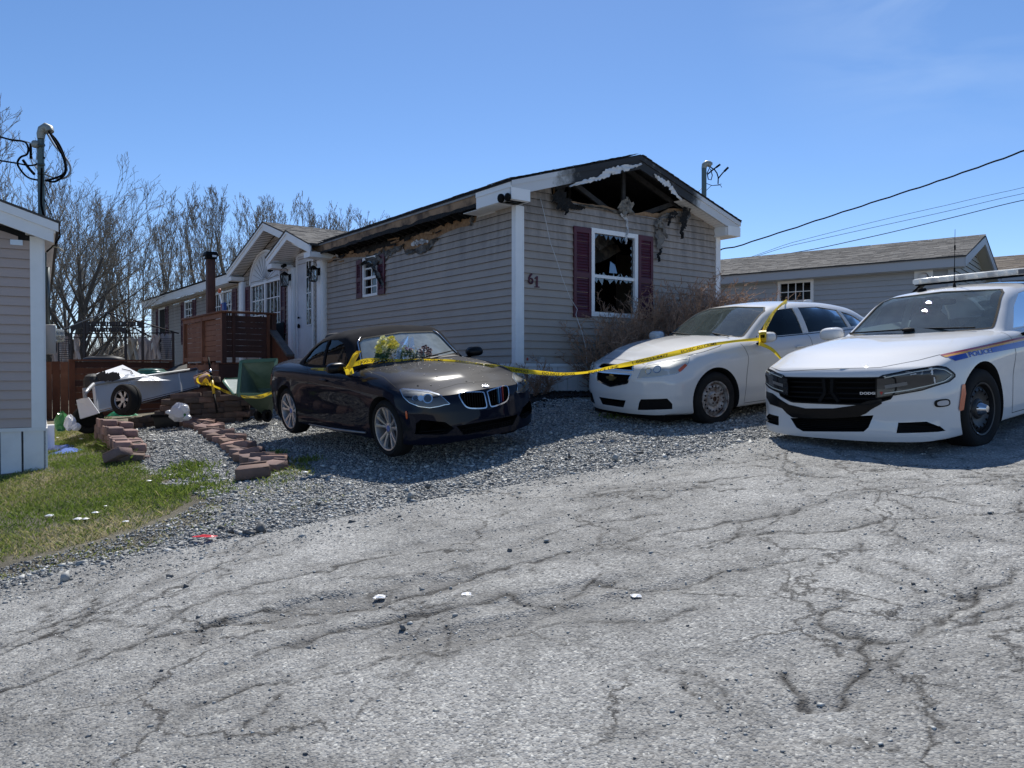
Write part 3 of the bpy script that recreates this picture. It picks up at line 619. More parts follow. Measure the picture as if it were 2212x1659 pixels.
def wheel(car, x, side, kind, r, rw, rim_r, ytrack, steer=0):
    """side +1 left; ytrack = outer tyre face |y|"""
    M=Matrix.Translation((x,0,r))@Matrix.Translation((0,side*(ytrack-rw/2),0))@Matrix.Rotation(steer,4,'Z')@Matrix.Scale(side,4,(0,1,0))
    o=rw/2  # outer direction = +y in wheel space
    tyre=MB(); tyre.lathe([(-o+.015,rim_r+.005),(-o,rim_r+.03),(-o,r-.035),(-o+.025,r-.008),(-o*.5,r),(0,r+.001),(o*.5,r),(o-.025,r-.008),(o,r-.035),(o+.004,(r+rim_r)/2),(o-.004,rim_r+.02),(o-.015,rim_r),(o-.04,rim_r-.012)],48,M)
    w=link('wheel',bpy.data.meshes.new('wheel'),None,car.e)
    # barrel part carries the rest
    bar=MB(); bar.lathe([(o-.02,rim_r+.002),(o-.008,rim_r-.003),(o-.012,rim_r-.016),(o-.05,rim_r-.022),(-o+.04,rim_r-.04),(-o+.03,rim_r-.2)],40,M)
    wm=w.data; bpy.data.objects.remove(w)
    rimmat={'alloy':ALLOY,'steel':STEELW,'black':BLKW}[kind]
    w=bar.build('wheel',rimmat,car.e,smooth=40)
    tyre.build('tyre',RUB,w,smooth=40)
    back=MB(); back.lathe([(-.02,.0001),(-.02,rim_r-.03)],32,M); back.build('brake_backing',DARK,w)
    if kind=='alloy':
        disc=MB(); disc.lathe([(-.0,.0001),(-.0,.15),(-.012,.155)],32,M); disc.build('brake_disc',mat('disc_iron',(.12,.11,.105),.45,metal=.7),w,smooth=30)
        for k in range(5):
            a=2*math.pi*k/5+R(90)
            mb=MB()
            for s2 in (-1,1):
                a0=a+s2*.17; a1=a+s2*.225
                p0=Vector((.058*math.cos(a0),0,.058*math.sin(a0))); p1=Vector(((rim_r-.012)*math.cos(a1),0,(rim_r-.012)*math.sin(a1))); d=(p1-p0).normalized(); t=Vector((-d.z,0,d.x))
                vs=[]
                for P_,wd,yo,yi in ((p0,.019,o-.045,o-.075),((p0+p1)/2,.019,o-.028,o-.06),(p1,.030,o-.016,o-.05)):
                    for sg,yy in ((-1,yi),(-.75,yo-.004),(0,yo),(.75,yo-.004),(1,yi)): vs.append(M@(Vector((P_.x+t.x*sg*wd,yy,P_.z+t.z*sg*wd))))
                fs=[]
                for i in range(2):
                    for j in range(4): fs.append((i*5+j,i*5+j+1,(i+1)*5+j+1,(i+1)*5+j))
                    fs.append((i*5,(i+1)*5,(i+1)*5+4,i*5+4))
                mb.add(vs,fs+[(0,1,2,3,4),(10,11,12,13,14)])
            mb.build('spoke',ALLOY,w,smooth=30)
        hub=MB(); hub.lathe([(o-.075,.075),(o-.05,.07),(o-.045,.05),(o-.043,.036)],24,M); hub.build('hub',ALLOY,w,smooth=40)
        cp=MB(); cp.lathe([(o-.043,.036),(o-.038,.034),(o-.036,.0001)],24,M); cp.build('centre_cap',mat('badge_blue',(.05,.12,.35),.2,coat=.6),w,smooth=30)
        for k in range(5):
            a=2*math.pi*(k+.5)/5+R(90); lb=MB(); T=M@Matrix.Translation((.052*math.cos(a),0,.052*math.sin(a))); lb.lathe([(o-.044,.008),(o-.056,.009),(o-.056,.0001)],8,T); lb.build('lug_nut',DARK,w)
    else:
        ins=o-.055; rr=rim_r-.02
        d=MB(); prof=[(o-.075,rr),(o-.045,rr-.028),(o-.035,rr-.052),(o-.052,rr-.075),(o-.058,.092),(o-.04,.082),(o-.035,.07),(o-.035,.034),(o-.07,.033),(o-.075,.0001)]
        d.lathe(prof,64,M)
        me=bpy.data.meshes.new('disc'); me.from_pydata(d.v,[],d.f); bm=bmesh.new(); bm.from_mesh(me); bmesh.ops.remove_doubles(bm,verts=bm.verts,dist=.0005); bmesh.ops.solidify(bm,geom=bm.faces[:],thickness=.006); bmesh.ops.recalc_face_normals(bm,faces=bm.faces); bm.to_mesh(me); bm.free()
        cuts=[]; nh=18 if kind=='steel' else 16
        for k in range(nh):
            a=2*math.pi*k/nh; c=MB(); hr=rr-.050; T=M@Matrix.Translation((hr*math.cos(a),0,hr*math.sin(a)))@Matrix.Rotation(-a,4,'Y'); n_=12
            c.add([T@Vector((.018*math.cos(2*math.pi*j/n_)*1.0,yy,.0125*math.sin(2*math.pi*j/n_))) for yy in (o-.2,o+.05) for j in range(n_)],[tuple(range(n_)),tuple(range(n_,2*n_))[::-1]]+[(j,(j+1)%n_,n_+(j+1)%n_,n_+j) for j in range(n_)])
            cuts.append((c,0))
        me.materials.append(rimmat); me=boolean(me,cuts,[rimmat]); dd=link('rim_disc',me,None,w,40)
        for k in range(5):
            a=2*math.pi*k/5+.3; lb=MB(); T=M@Matrix.Translation((.057*math.cos(a),0,.057*math.sin(a))); lb.lathe([(o-.036,.011),(o-.018,.0105),(o-.014,.006),(o-.014,.0001)],6,T); lb.build('lug_nut',RUST if kind=='steel' else DARK,w)
        if kind=='steel':
            h=MB(); h.lathe([(o-.05,.04),(o-.03,.034),(o-.028,.028),(o-.045,.026),(o-.045,.0001)],20,M); h.build('hub',RUST,w,smooth=30)
        else:
            h=MB(); h.lathe([(o-.04,.068),(o-.02,.064),(o+.002,.05),(o+.006,.047),(o+.030,.034),(o+.034,.030),(o+.036,.0001)],28,M); h.build('centre_cap',CHROME,w,smooth=30)
            for (a,l_) in ((R(-62),.05),):
                wt=MB(); rr2=rim_r-.008; p=[M@Vector((rr2*math.cos(a+t),o-.008,rr2*math.sin(a+t))) for t in np.linspace(-.07,.07,5)]; wt.tube(p,.007,6); wt.build('balance_weight',ALLOY,w,smooth=True)
    return w
STEELW=mat('painted_steel_rust',(.40,.39,.38),.5,metal=.3,noise=(14,6,.42,.66),col2=(.10,.05,.03)); BLKW=mat('black_steel',(.015,.015,.016),.45); RUST=mat('rust',(.12,.055,.03),.8,noise=(30,5,.3,.7),col2=(.03,.02,.015))
def make_car(name,label,pose,S,G,paint,wh,side,extra=None,seat=SEATM):
    c=Car(); M=pitch_frame(*pose); c.M=M; c.Mi=M.inverted()
    c.e=thing(name,label,'car'); c.e.matrix_world=M; c.e.rotation_mode='XYZ'
    me=body_mesh(S); c.bvh=bvh_of(me)
    outer,shell=green_mesh(G); c.gbvh=bvh_of(outer)
    cam_l=c.Mi@Vector((0,0,EYE)); c.caml=cam_l
    def castcam(bvh):
        Rm=c.Mi.to_3x3()
        def f(px,py):
            d=(Rm@ray(px,py)).normalized(); h=bvh.ray_cast(cam_l,d)
            if h[0] is None: return None
            n=h[1]; n=n if n.dot(d)<0 else -n
            return (h[0],n)
        return f
    c.cam=castcam(c.bvh); c.gcam=castcam(c.gbvh)
    def ax(bvh,o,d):
        d=Vector(d).normalized()
        def f(u,v):
            h=bvh.ray_cast(o(u,v),d)
            if h[0] is None: return None
            n=h[1]; n=n if n.dot(d)<0 else -n
            return (h[0],n)
        return f
    c.front=ax(c.bvh,lambda y,z:Vector((3,y,z)),(-1,0,0)); c.gfront=ax(c.gbvh,lambda y,z:Vector((3,y,z)),(-1,0,0)); c.grear=ax(c.gbvh,lambda y,z:Vector((-7,y,z)),(1,0,0))
    c.left=ax(c.bvh,lambda x,z:Vector((x,3,z)),(0,-1,0)); c.right=ax(c.bvh,lambda x,z:Vector((x,-3,z)),(0,1,0)); c.gleft=ax(c.gbvh,lambda x,z:Vector((x,3,z)),(0,-1,0)); c.gright=ax(c.gbvh,lambda x,z:Vector((x,-3,z)),(0,1,0))
    c.top=ax(c.bvh,lambda x,y:Vector((x,y,3)),(0,0,-1)); c.gtop=ax(c.gbvh,lambda x,y:Vector((x,y,3)),(0,0,-1))
    # cutters: wheel arches, cabin tub, extra openings
    cuts=[]; wb=S['wb']; ar=S['arch']
    for x in (0,-wb):
        for s in (1,-1):
            cyl=MB(); n_=48; y0,y1=(S['W']-.30)*s,(S['W']+.25)*s; zc=wh['r']+.01
            cyl.add([(x+ar*math.cos(2*math.pi*j/n_),yy,zc+ar*math.sin(2*math.pi*j/n_)) for yy in (y0,y1) for j in range(n_)],[tuple(range(n_)),tuple(range(n_,2*n_))]+[(j,(j+1)%n_,n_+(j+1)%n_,n_+j) for j in range(n_)]); cuts.append((cyl,1))
    tub=MB(); tx0,tx1,ty,tz=S['tub']; tub.box(tx0,tx1,-ty,ty,tz,1.6); cuts.append((tub,2))
    for mb,mi in S.get('cuts',lambda c:[])(c): cuts.append((mb,mi))
    me.materials.append(paint)
    me=boolean(me,cuts,[paint,DARK,DASH,BLACK]); body=link('body',me,None,c.e,38); c.body=body
    # greenhouse with window openings
    gc=[]
    for poly in G['side']:
        for s in (1,-1):
            mb=MB(); mb.prism(poly,.25*s,1.3*s,lambda u,v,w:(u,w,v)); gc.append((mb,0))
    mb=MB(); mb.prism(G['ws'],G['wsx'][0],G['wsx'][1],lambda u,v,w:(w,u,v)); gc.append((mb,0))
    mb=MB(); mb.prism(G['rw'],G['rwx'][0],G['rwx'][1],lambda u,v,w:(w,u,v)); gc.append((mb,0))
    shell.materials.append(G['mat']); c.shell=shell
    roof=link('roof',boolean(shell,gc,[G['mat']]),None,c.e,38)
    gl=G['glass']; 
    for poly in G['side']:
        for cast in (c.gleft,c.gright):
            pbuild(patch(poly,cast,.09,-.012),'side_window',G['sglass'],c.e)
    c.wsobj=pbuild(patch(G['ws'],c.gfront,.06,-.004),'windshield',gl,c.e)[0]
    pbuild(patch(G['rw'],c.grear,.09,-.004),'rear_window',G['sglass'],c.e)
    # black frit/seal round the windshield
    for cast,poly,wd in ((c.gfront,G['ws'],.022),(c.gleft,None,0)):
        if poly: 
            mb=strip_on([(a,b) for a,b in poly]+[poly[0]],cast,wd,.003,160); pbuild(mb,'windshield_trim',G.get('trim',BLACK),c.e)
    # wheels
    for x in (0,-wb):
        for s in (1,-1): wheel(c,x,s,wh['kind'],wh['r'],wh['w'],wh['rim'],wh['y'])
    # cabin
    zf=S['tub'][3]
    for i,(sx,sy) in enumerate(wh['seats']):
        m_=Matrix.Rotation(R(-14),3,'Y')
        st=rbox((sx,sy,zf+.42),(.09,.25,.33),4,8,.15,m_).build('seat',seat,c.e,smooth=True)
        rbox((sx-.10,sy,zf+.82),(.05,.13,.095),3.2,8,.1,m_).build('headrest',seat,st,smooth=True)
        rbox((sx+.28,sy,zf+.12),(.27,.25,.09),4,8).build('seat_cushion',seat,st,smooth=True)
    dz=G['dash']; rbox((dz[0],0,dz[1]),(.24,.66,.09),5,8).build('dashboard',DASH if not wh.get('dashm') else wh['dashm'],c.e,smooth=True)
    M2=Matrix.Translation((dz[0]-.36,.37,dz[1]-.02))@Matrix.Rotation(R(65),4,'Y'); ring=[M2@Vector((.18*math.cos(a),.18*math.sin(a),0)) for a in np.linspace(0,2*math.pi,25)]
    sw=MB().tube(ring,.016,8); sw.tube([ring[0],ring[12]],.014,6); sw.build('steering_wheel',BLACK,c.e,smooth=True)
    mm=rbox((G['mirror'][0],0,G['mirror'][1]),(.02,.12,.035),3.5,8); mm.build('rear_view_mirror',BLACK,c.e,smooth=True)
    return c
def seams(c,lines,cast,w=.006,n=50,name='panel_gap',m=None):
    mb=MB()
    for l in lines:
        s=strip_on(l,cast,w,.0016,n); mb.add(s.v,s.f)
    return pbuild(mb,name,m or SEAM,c.e)
def door_mirror(c,pos,side,m,capm,sc=1.0):
    x,y,z=pos
    b=rbox((x,y,z),(.085*sc,.125*sc,.066*sc),2.8,12,.10).build('door_mirror',m,c.e,smooth=True)
    MB().bar((x-.02,y-side*.06,z-.055),(x-.03,y-side*.20,z-.10),.05,.03).build('mirror_arm',BLACK,b)
    g=MB(); g.add([(x-.074*sc,y+.10*sc*math.cos(a),z+.065*sc*math.sin(a)) for a in np.linspace(0,2*math.pi,24,endpoint=False)],[tuple(range(24))]); g.build('mirror_glass',CHROME,b)
    return b
def quad_cut(poly,x0,x1): 
    mb=MB(); mb.prism(poly,x0,x1,lambda u,v,w:(w,u,v)); return mb
def ring_strip(poly,cast,w,off,n=90,close=True):
    return strip_on(list(poly)+([poly[0]] if close else []),cast,w,off,n)
# camera-traced grid bars helper
def bars_between(cast,a0,a1,b0,b1,n,w,off,skip_ends=False):
    """n strips whose ends run along a0->a1 and b0->b1"""
    out=[]
    for i in range(n):
        t=(i+.5)/n if skip_ends else i/(n-1); p=(a0[0]+(a1[0]-a0[0])*t,a0[1]+(a1[1]-a0[1])*t); q=(b0[0]+(b1[0]-b0[0])*t,b0[1]+(b1[1]-b0[1])*t)
        out.append(strip_on([p,q],cast,w,off,14))
    return out
WGLASS=glassmat('windshield_glass',(.70,.82,.78),.12,haze=.09,hcol=(.50,.62,.60)); WGLASSB=glassmat('dust_glare_glass',(.55,.66,.64),.14,haze=.42,hcol=(.62,.68,.67))  # haze colour: a little dust, plus sky glare painted into the glass
SGLASS=glassmat('side_glass',(.36,.42,.44),.03,ior=1.25); SGLASSD=glassmat('tinted_glass',(.13,.16,.17),.02,ior=1.17)
# ---------------------------------------------------------------- dark convertible
NAVY=mat('navy_paint',(.0035,.005,.013),.16,metal=.0,spec=.7,coat=1.0,coatr=.015); SOFT=mat('soft_top_cloth',(.012,.0125,.016),.97,spec=.1,bump=(400,.25,.002),noise=(6,4,.4,.8),col2=(.022,.022,.025))
def dusty(name,col,dust,coat=1.0,rough=.2,metal=.2,spec=.3):
    m=mat(name,col,rough,metal=metal,spec=spec,coat=coat,coatr=.02); n=m.node_tree.nodes; l=m.node_tree.links; p=n['Principled BSDF']
    g=n.new('ShaderNodeNewGeometry'); sx=n.new('ShaderNodeSeparateXYZ'); l.new(g.outputs['Normal'],sx.inputs[0])
    mr=n.new('ShaderNodeMapRange'); mr.inputs[1].default_value=.72; mr.inputs[2].default_value=.97; mr.inputs[3].default_value=0; mr.inputs[4].default_value=1; l.new(sx.outputs['Z'],mr.inputs[0])
    tcn=n.new('ShaderNodeTexCoord'); z=nzn(n,l,tcn,26,9,.75,.4); r=ramp(n,[(.40,(.10,.10,.10)),(.62,(.45,.45,.45)),(.70,(1,1,1))]); l.new(z.outputs['Fac'],r.inputs['Fac'])
    z3=nzn(n,l,tcn,3.0,6,.6,.8); r3=ramp(n,[(.35,(.25,.25,.25)),(.65,(1,1,1))]); l.new(z3.outputs['Fac'],r3.inputs['Fac']); mm=n.new('ShaderNodeMixRGB'); mm.blend_type='MULTIPLY'; mm.inputs[0].default_value=1; l.new(r.outputs['Color'],mm.inputs[1]); l.new(r3.outputs['Color'],mm.inputs[2])
    ma=n.new('ShaderNodeMath'); ma.operation='MULTIPLY'; l.new(mr.outputs[0],ma.inputs[0]); l.new(mm.outputs['Color'],ma.inputs[1])
    mb_=n.new('ShaderNodeMath'); mb_.operation='MULTIPLY'; mb_.inputs[1].default_value=dust[3]; l.new(ma.outputs[0],mb_.inputs[0])
    mi=n.new('ShaderNodeMixRGB'); mi.inputs['Color1'].default_value=(*col,1); mi.inputs['Color2'].default_value=(*dust[:3],1); l.new(mb_.outputs[0],mi.inputs['Fac']); l.new(mi.outputs['Color'],p.inputs['Base Color'])
    rr=n.new('ShaderNodeMapRange'); rr.inputs[3].default_value=coat; rr.inputs[4].default_value=.35*coat; l.new(mb_.outputs[0],rr.inputs[0]); l.new(rr.outputs[0],p.inputs['Coat Weight'])
    cr_=n.new('ShaderNodeMapRange'); cr_.inputs[2].default_value=.5; cr_.inputs[3].default_value=.015; cr_.inputs[4].default_value=.10; l.new(mr.outputs[0],cr_.inputs[0]); l.new(cr_.outputs[0],p.inputs['Coat Roughness'])
    return m
NAVY=dusty('dusty_navy_paint',(.0028,.0048,.0135),(.12,.123,.13,.13),rough=.6,metal=0,spec=.05,coat=.36)
def tb(*rows): return [ (list(r[0]),list(r[1])) for r in rows ]
xB=[.74,.66,.45,.15,-.3,-.65,-1.2,-1.9,-2.45,-2.9,-3.3,-3.5,-3.62]
SB=dict(x=xB,W=.887,wb=2.69,arch=.352,fx=.74,rx=-3.62,fc=.33,rc=.22,fp=2.8,bulge=.015,nx=120,nt=70,
 fprof=([.1,.22,.34,.50,.60,.68,.74,.80],[-.03,.0,.02,.0,-.015,-.04,-.10,-.16]),rprof=([.2,.4,.6,.85,1.0],[-.06,0,.03,.0,-.03]),
 L=tb(([0]*13,[.17,.16,.15,.15,.15,.15,.15,.15,.15,.16,.20,.26,.32]),
  ([.55,.62,.7,.72,.72,.72,.72,.72,.72,.7,.66,.6,.55],[.17,.16,.15,.15,.15,.15,.15,.15,.15,.16,.20,.26,.32]),
  ([.78,.82,.85,.86,.85,.845,.845,.845,.855,.86,.84,.80,.74],[.19,.18,.18,.18,.18,.18,.18,.18,.18,.19,.22,.28,.34]),
  ([.80,.84,.872,.880,.870,.868,.868,.872,.882,.884,.862,.82,.76],[.34,.33,.33,.33,.31,.30,.30,.30,.32,.34,.36,.38,.42]),
  ([.80,.84,.875,.886,.880,.870,.866,.870,.884,.886,.862,.82,.76],[.50,.50,.52,.54,.52,.50,.50,.52,.56,.58,.58,.58,.58]),
  ([.77,.815,.862,.882,.884,.886,.886,.886,.886,.876,.845,.80,.74],[.585,.60,.64,.675,.70,.715,.735,.755,.77,.775,.775,.77,.75]),
  ([.745,.79,.835,.848,.850,.852,.850,.848,.845,.83,.80,.76,.70],[.665,.69,.735,.77,.80,.83,.855,.875,.89,.895,.895,.88,.85]),
  ([.69,.72,.76,.775,.775,.780,.780,.775,.765,.75,.73,.69,.64],[.675,.71,.77,.825,.88,.91,.925,.935,.945,.945,.935,.92,.90]),
  ([.42,.45,.50,.53,.55,.56,.56,.56,.56,.55,.52,.50,.45],[.672,.715,.785,.865,.93,.955,.96,.965,.98,.985,.975,.955,.94]),
  ([.20]*13,[.68,.725,.795,.872,.938,.965,.965,.975,.99,.995,.985,.965,.95]),
  ([0]*13,[.682,.728,.80,.876,.942,.968,.968,.975,.992,.998,.988,.968,.952])))
kidL=[(.045,.50),(.05,.595),(.10,.625),(.27,.615),(.335,.59),(.30,.53),(.24,.49),(.10,.475)]
_me=body_mesh(SB); _bv=bvh_of(_me); _Mi=pitch_frame(-.6854,8.9945,-.9049,.0932,-.023,.0026).inverted()
def _yz(x,y):
    h=_bv.ray_cast(_Mi@Vector((0,0,EYE)),(_Mi.to_3x3()@ray((1600+x/4.254)/1.8228,(1420+y/4.254)/1.8228)).normalized())[0]; return (h.y,h.z)
kidR=[_yz(*q) for q in [(870,575),(905,543),(1000,524),(1320,520),(1372,545),(1390,640),(1365,760),(1330,795),(1180,803),(1050,798),(985,765),(930,690)]]
kidR=[(min(y,-.022),z) for y,z in kidR]; kidL=[(-y,z) for y,z in kidR][::-1]; print('kid',[(round(a,2),round(b,2)) for a,b in kidR])
fogB=[(-_yz((px*1.8228-1600)*4.254,(py*1.8228-1420)*4.254)[0],_yz((px*1.8228-1600)*4.254,(py*1.8228-1420)*4.254)[1]) for px,py in [(895,938),(899,914.4),(909,906.7),(961.6,911.9),(980.9,924.8),(966.7,936.9),(950,939)]]
_m1,_m2=[_yz((px*1.8228-1600)*4.254,(py*1.8228-1420)*4.254) for px,py in ((986,920),(1001,939))]; midB=[_m1,(-_m1[0],_m1[1]),(-_m2[0],_m2[1]),_m2]; print('fogB',fogB,midB)
def cutsB(c): return [(quad_cut(kidL,.45,1.2),3),(quad_cut(kidR,.45,1.2),3),(quad_cut(fogB,.30,1.2),3),(quad_cut([(-y,z) for y,z in fogB][::-1],.30,1.2),3),(quad_cut(midB,.50,1.2),3)]
SB['cuts']=cutsB; SB['tub']=(-2.30,-.72,.66,.42)
GB=dict(x=[-2.62,-2.45,-2.2,-1.9,-1.5,-1.22,-1.05,-.85,-.62],zt=[.985,1.10,1.26,1.355,1.395,1.385,1.33,1.175,.975],zb=[.95,.95,.945,.94,.935,.93,.925,.925,.93],
 wb=[.70,.745,.77,.78,.785,.785,.78,.775,.76],lean=[.35]*9,rc=[.10,.16,.2,.17,.12,.08,.05,.04,.03],crown=[.01,.03,.05,.06,.06,.055,.05,.04,.02],fc=.14,mat=SOFT,glass=WGLASSB,sglass=SGLASS,trim=BLACK,
 side=[[(-.93,.965),(-1.20,1.235),(-1.40,1.275),(-1.62,1.275),(-1.62,.965)],[(-1.66,.965),(-1.66,1.272),(-1.90,1.235),(-2.10,1.14),(-2.27,.99),(-2.27,.965)]],
 ws=[(-.665,.985),(-.57,1.235),(-.50,1.275),(0,1.305),(.50,1.275),(.57,1.235),(.665,.985),(.3,.968),(-.3,.968)],wsx=(-1.35,.3),rw=[(-.40,1.06),(-.34,1.22),(.34,1.22),(.40,1.06)],rwx=(-3.2,-2.0),dash=(-.80,.90),mirror=(-1.12,1.25))
poseB=(-.6854,8.9945,-.9049,.0932,-.023,.0026)
B=make_car('parked_convertible','dark navy convertible with black soft top, dusty hood and flowers on its windshield',poseB,SB,GB,NAVY,dict(kind='alloy',r=.318,w=.225,rim=.243,y=.868,seats=[(-1.55,.36),(-1.55,-.36),(-2.15,.3),(-2.15,-.3)]),-1)
# kidney grilles
for poly in (kidL,kidR):
    fr=pbuild(ring_strip(smoothpoly(poly,1),B.front,.013,.005),'grille_frame',CHROME,B.e)[0]
    ys=[p[0] for p in poly]; y0,y1=min(ys),max(ys)
    for i in range(9):
        y=y0+(y1-y0)*(i+1)/10; zz=[z for z in np.linspace(.42,.70,90) if inpoly(np.array([y]),np.array([z]),poly)[0]]
        if not zz: continue
        h=B.front(y,.55); x=h[0].x-.02; colr=GLOSSB
        if poly is kidL and i in (4,5,6): colr=mat(['stripe_lightblue','stripe_darkblue','stripe_red'][i-4],[(.05,.16,.28),(.008,.02,.12),(.20,.012,.012)][i-4],.4)
        sx_=.007 if i in(4,5,6) and poly is kidL else .004
        MB().box(x-.03,x,y-sx_,y+sx_,min(zz),max(zz)).build('grille_slat',colr,fr)
# mesh in lower intakes (honeycomb bars)
mb=MB()
for y in np.linspace(-.42,.42,22): 
    h=B.front(float(y),.25)
    if h: x=h[0].x-.03; mb.bar((x,y,.175),(x,y+.02,.295),.006)
for z in np.linspace(.18,.29,6):
    pts=[]
    for y in np.linspace(-.42,.42,9):
        h=B.front(float(y),float(z)); pts.append((h[0].x-.03,y,z))
    mb.tube(pts,.003,5)
mb.build('intake_mesh',BLACK,B.e)
for s in (1,-1):
    mb=MB()
    for z in (.225,.255,.285,.315):
        pts=[(B.front(s*y,z)[0].x-.03,s*y,z) for y in (.52,.6,.68,.75)]; mb.tube(pts,.004,5)
    mb.build('fog_grille',BLACK,B.e)
# headlights: traced, mirrored
hlB=[(864,843),(870,840),(893,842),(925,845),(948,852),(960,862),(972,873),(962,874),(948,878),(928,881),(905,878),(885,870),(872,858)]
def lampset(c,poly,rings,name='headlight',inner=None,ringm=CHROME,base=None,mirror=True,lens=True,outline=.007):
    base=base or mat('lamp_housing',(.10,.105,.11),.35,metal=.5)
    a=patch(poly,c.cam,6,.002); res=pbuild(a,name,base,c.e,mirror=mirror)
    o=ring_strip(poly,c.cam,outline,.006,80)
    for k,s in enumerate((1,-1)[:len(res)]):
        def sub(mb,nm,m):
            q=MB(); q.add([(x,y*s,z) for x,y,z in mb.v],mb.f); return pbuild(q,nm,m,res[k])
        sub(o,'lamp_surround',ringm)
        for (px,py,r1,m1) in rings:
            h=c.cam(px,py)
            if h is None: continue
            P,N=h; u=N.cross(Vector((0,0,1))).normalized(); v=u.cross(N)
            q=MB()
            for rr,m2,off in ((r1,CHROME,.006),(r1*.78,m1,.009)):
                d=MB(); d.add([P+N*off+(u*math.cos(t)+v*math.sin(t))*rr for t in np.linspace(0,2*math.pi,20,endpoint=False)],[tuple(range(20))]); sub(d,'lamp_ring' if m2 is CHROME else 'lamp_projector',m2)
        if lens: sub(patch(poly,c.cam,8,.014),'lamp_cover',LENS)
        if inner:
            for pl,w,m2 in inner:
                st=strip_on(pl,c.cam,w,.008,24); sub(st,'light_strip',m2)
    return res
PROJ=mat('projector_glass',(.03,.035,.04),.05,coat=1)
lampset(B,hlB,[(924,861,.052,PROJ),(909,860,.03,CHROME),(897,860,.035,PROJ)],inner=[([(872,843),(900,844),(930,848),(955,856)],.012,mat('lamp_brow',(.25,.30,.38),.2,metal=.6))])
# other lamp is the mirrored copy; emblem, seams, handle, side skirt blade
def badge(c,px,py,r,name='emblem',mirror=False):
    P,N=c.cam(px,py); u=Vector((0,1,0)); u=(u-N*u.dot(N)).normalized(); v=N.cross(u)
    q=MB(); q.add([P+N*.004+(u*math.cos(t)+v*math.sin(t))*r for t in np.linspace(0,2*math.pi,24,endpoint=False)],[tuple(range(24))]); e=q.build(name,GLOSSB,c.e,fix=False)
    q=MB(); q.tube([P+N*.005+(u*math.cos(t)+v*math.sin(t))*r for t in np.linspace(0,2*math.pi,25)],r*.07,6,False); q.tube([P+N*.006+(u*math.cos(t)+v*math.sin(t))*r*.66 for t in np.linspace(0,2*math.pi,25)],r*.05,6,False); q.build('emblem_ring',CHROME,e,smooth=True)
    for k in range(4):
        q=MB(); q.add([P+N*.006]+[P+N*.006+(u*math.cos(t)+v*math.sin(t))*r*.64 for t in np.linspace(k*math.pi/2,(k+1)*math.pi/2,7)],[(0,i,i+1) for i in range(1,7)]); q.build('emblem_quarter',[mat('badge_white',(.8,.8,.8),.2),mat('badge_blue2',(.02,.12,.45),.2)][k%2],e,fix=False)
    return e
badge(B,1049,834.5,.041)
seams(B,[[(783,794),(800,803),(830,815),(856,838)],[(790,797),(800,804)]],B.cam)
seams(B,[[(780,800),(777,830),(778,870),(779,912),(782,938)],[(664,795),(663,820),(668,850),(673,885),(674,903)],[(645,800),(690,808),(740,813),(780,820)]],B.cam,.005)
seams(B,[[(881,858-10),(905,857-12)],[(921,867-15),(950,840),(990,829),(1031,825),(1080,822),(1120,823)]],B.cam,.006)
seams(B,[[(.10,-.84),(.3,-.78),(.42,-.70)]],B.top,.004)
for s,cast in ((1,B.left),(-1,B.right)):
    hb=cast(-1.42,.80)[0]; rbox((hb.x,hb.y+s*.018,hb.z),(.10,.014,.016),3,8).build('door_handle',NAVY,B.e,smooth=True)
    P=[(x,cast(x,.235)[0].y+s*.012,z) for x,z in ((-.45,.235),(-1.2,.20),(-2.0,.20))]
    MB().tube(P,[.012,.02,.008],6).build('side_sill_blade',mat('sill_grey',(.20,.20,.21),.35,metal=.6),B.e,smooth=True)
    door_mirror(B,(-.82,s*.985,.975),s,GLOSSB,GLOSSB,.95)
    h=cast(.42,.50)[0]; rbox((h.x,h.y,h.z),(.018,.006,.045),3,6).build('side_marker',AMBER,B.e,smooth=True)
def rearcast(c):
    def f(y,z):
        h=c.bvh.ray_cast(Vector((-7,y,z)),Vector((1,0,0)))
        if h[0] is None: return None
        n=h[1]; n=n if n.x<0 else -n; return (h[0],n)
    return f
pbuild(patch([(-.84,.66),(-.84,.80),(-.52,.82),(-.52,.66)],rearcast(B),.05,.004),'tail_light',REDL,B.e,mirror=True)
pbuild(patch(smoothpoly([(-3.45,.62),(-3.40,.78),(-3.18,.80),(-3.22,.66)]),B.right,.05,.004),'tail_light',REDL,B.e,mirror=True)
# wipers, windshield frame
for (a,b) in (((-.60,-.62,.995),(-.74,-.02,1.04)),((-.55,.02,.995),(-.70,.58,1.03))): MB().bar(a,b,.018,.012).build('wiper',BLACK,B.e)
for s in (1,-1):
    pts=[]
    for y,z in ((.675,.98),(.63,1.10),(.585,1.23),(.52,1.285)):
        h=B.gfront(s*y,z)
        if h: pts.append(h[0]+h[1]*.006)
    if len(pts)>2: MB().tube(pts,.009,6).build('pillar_trim',CHROME,B.e,smooth=True)
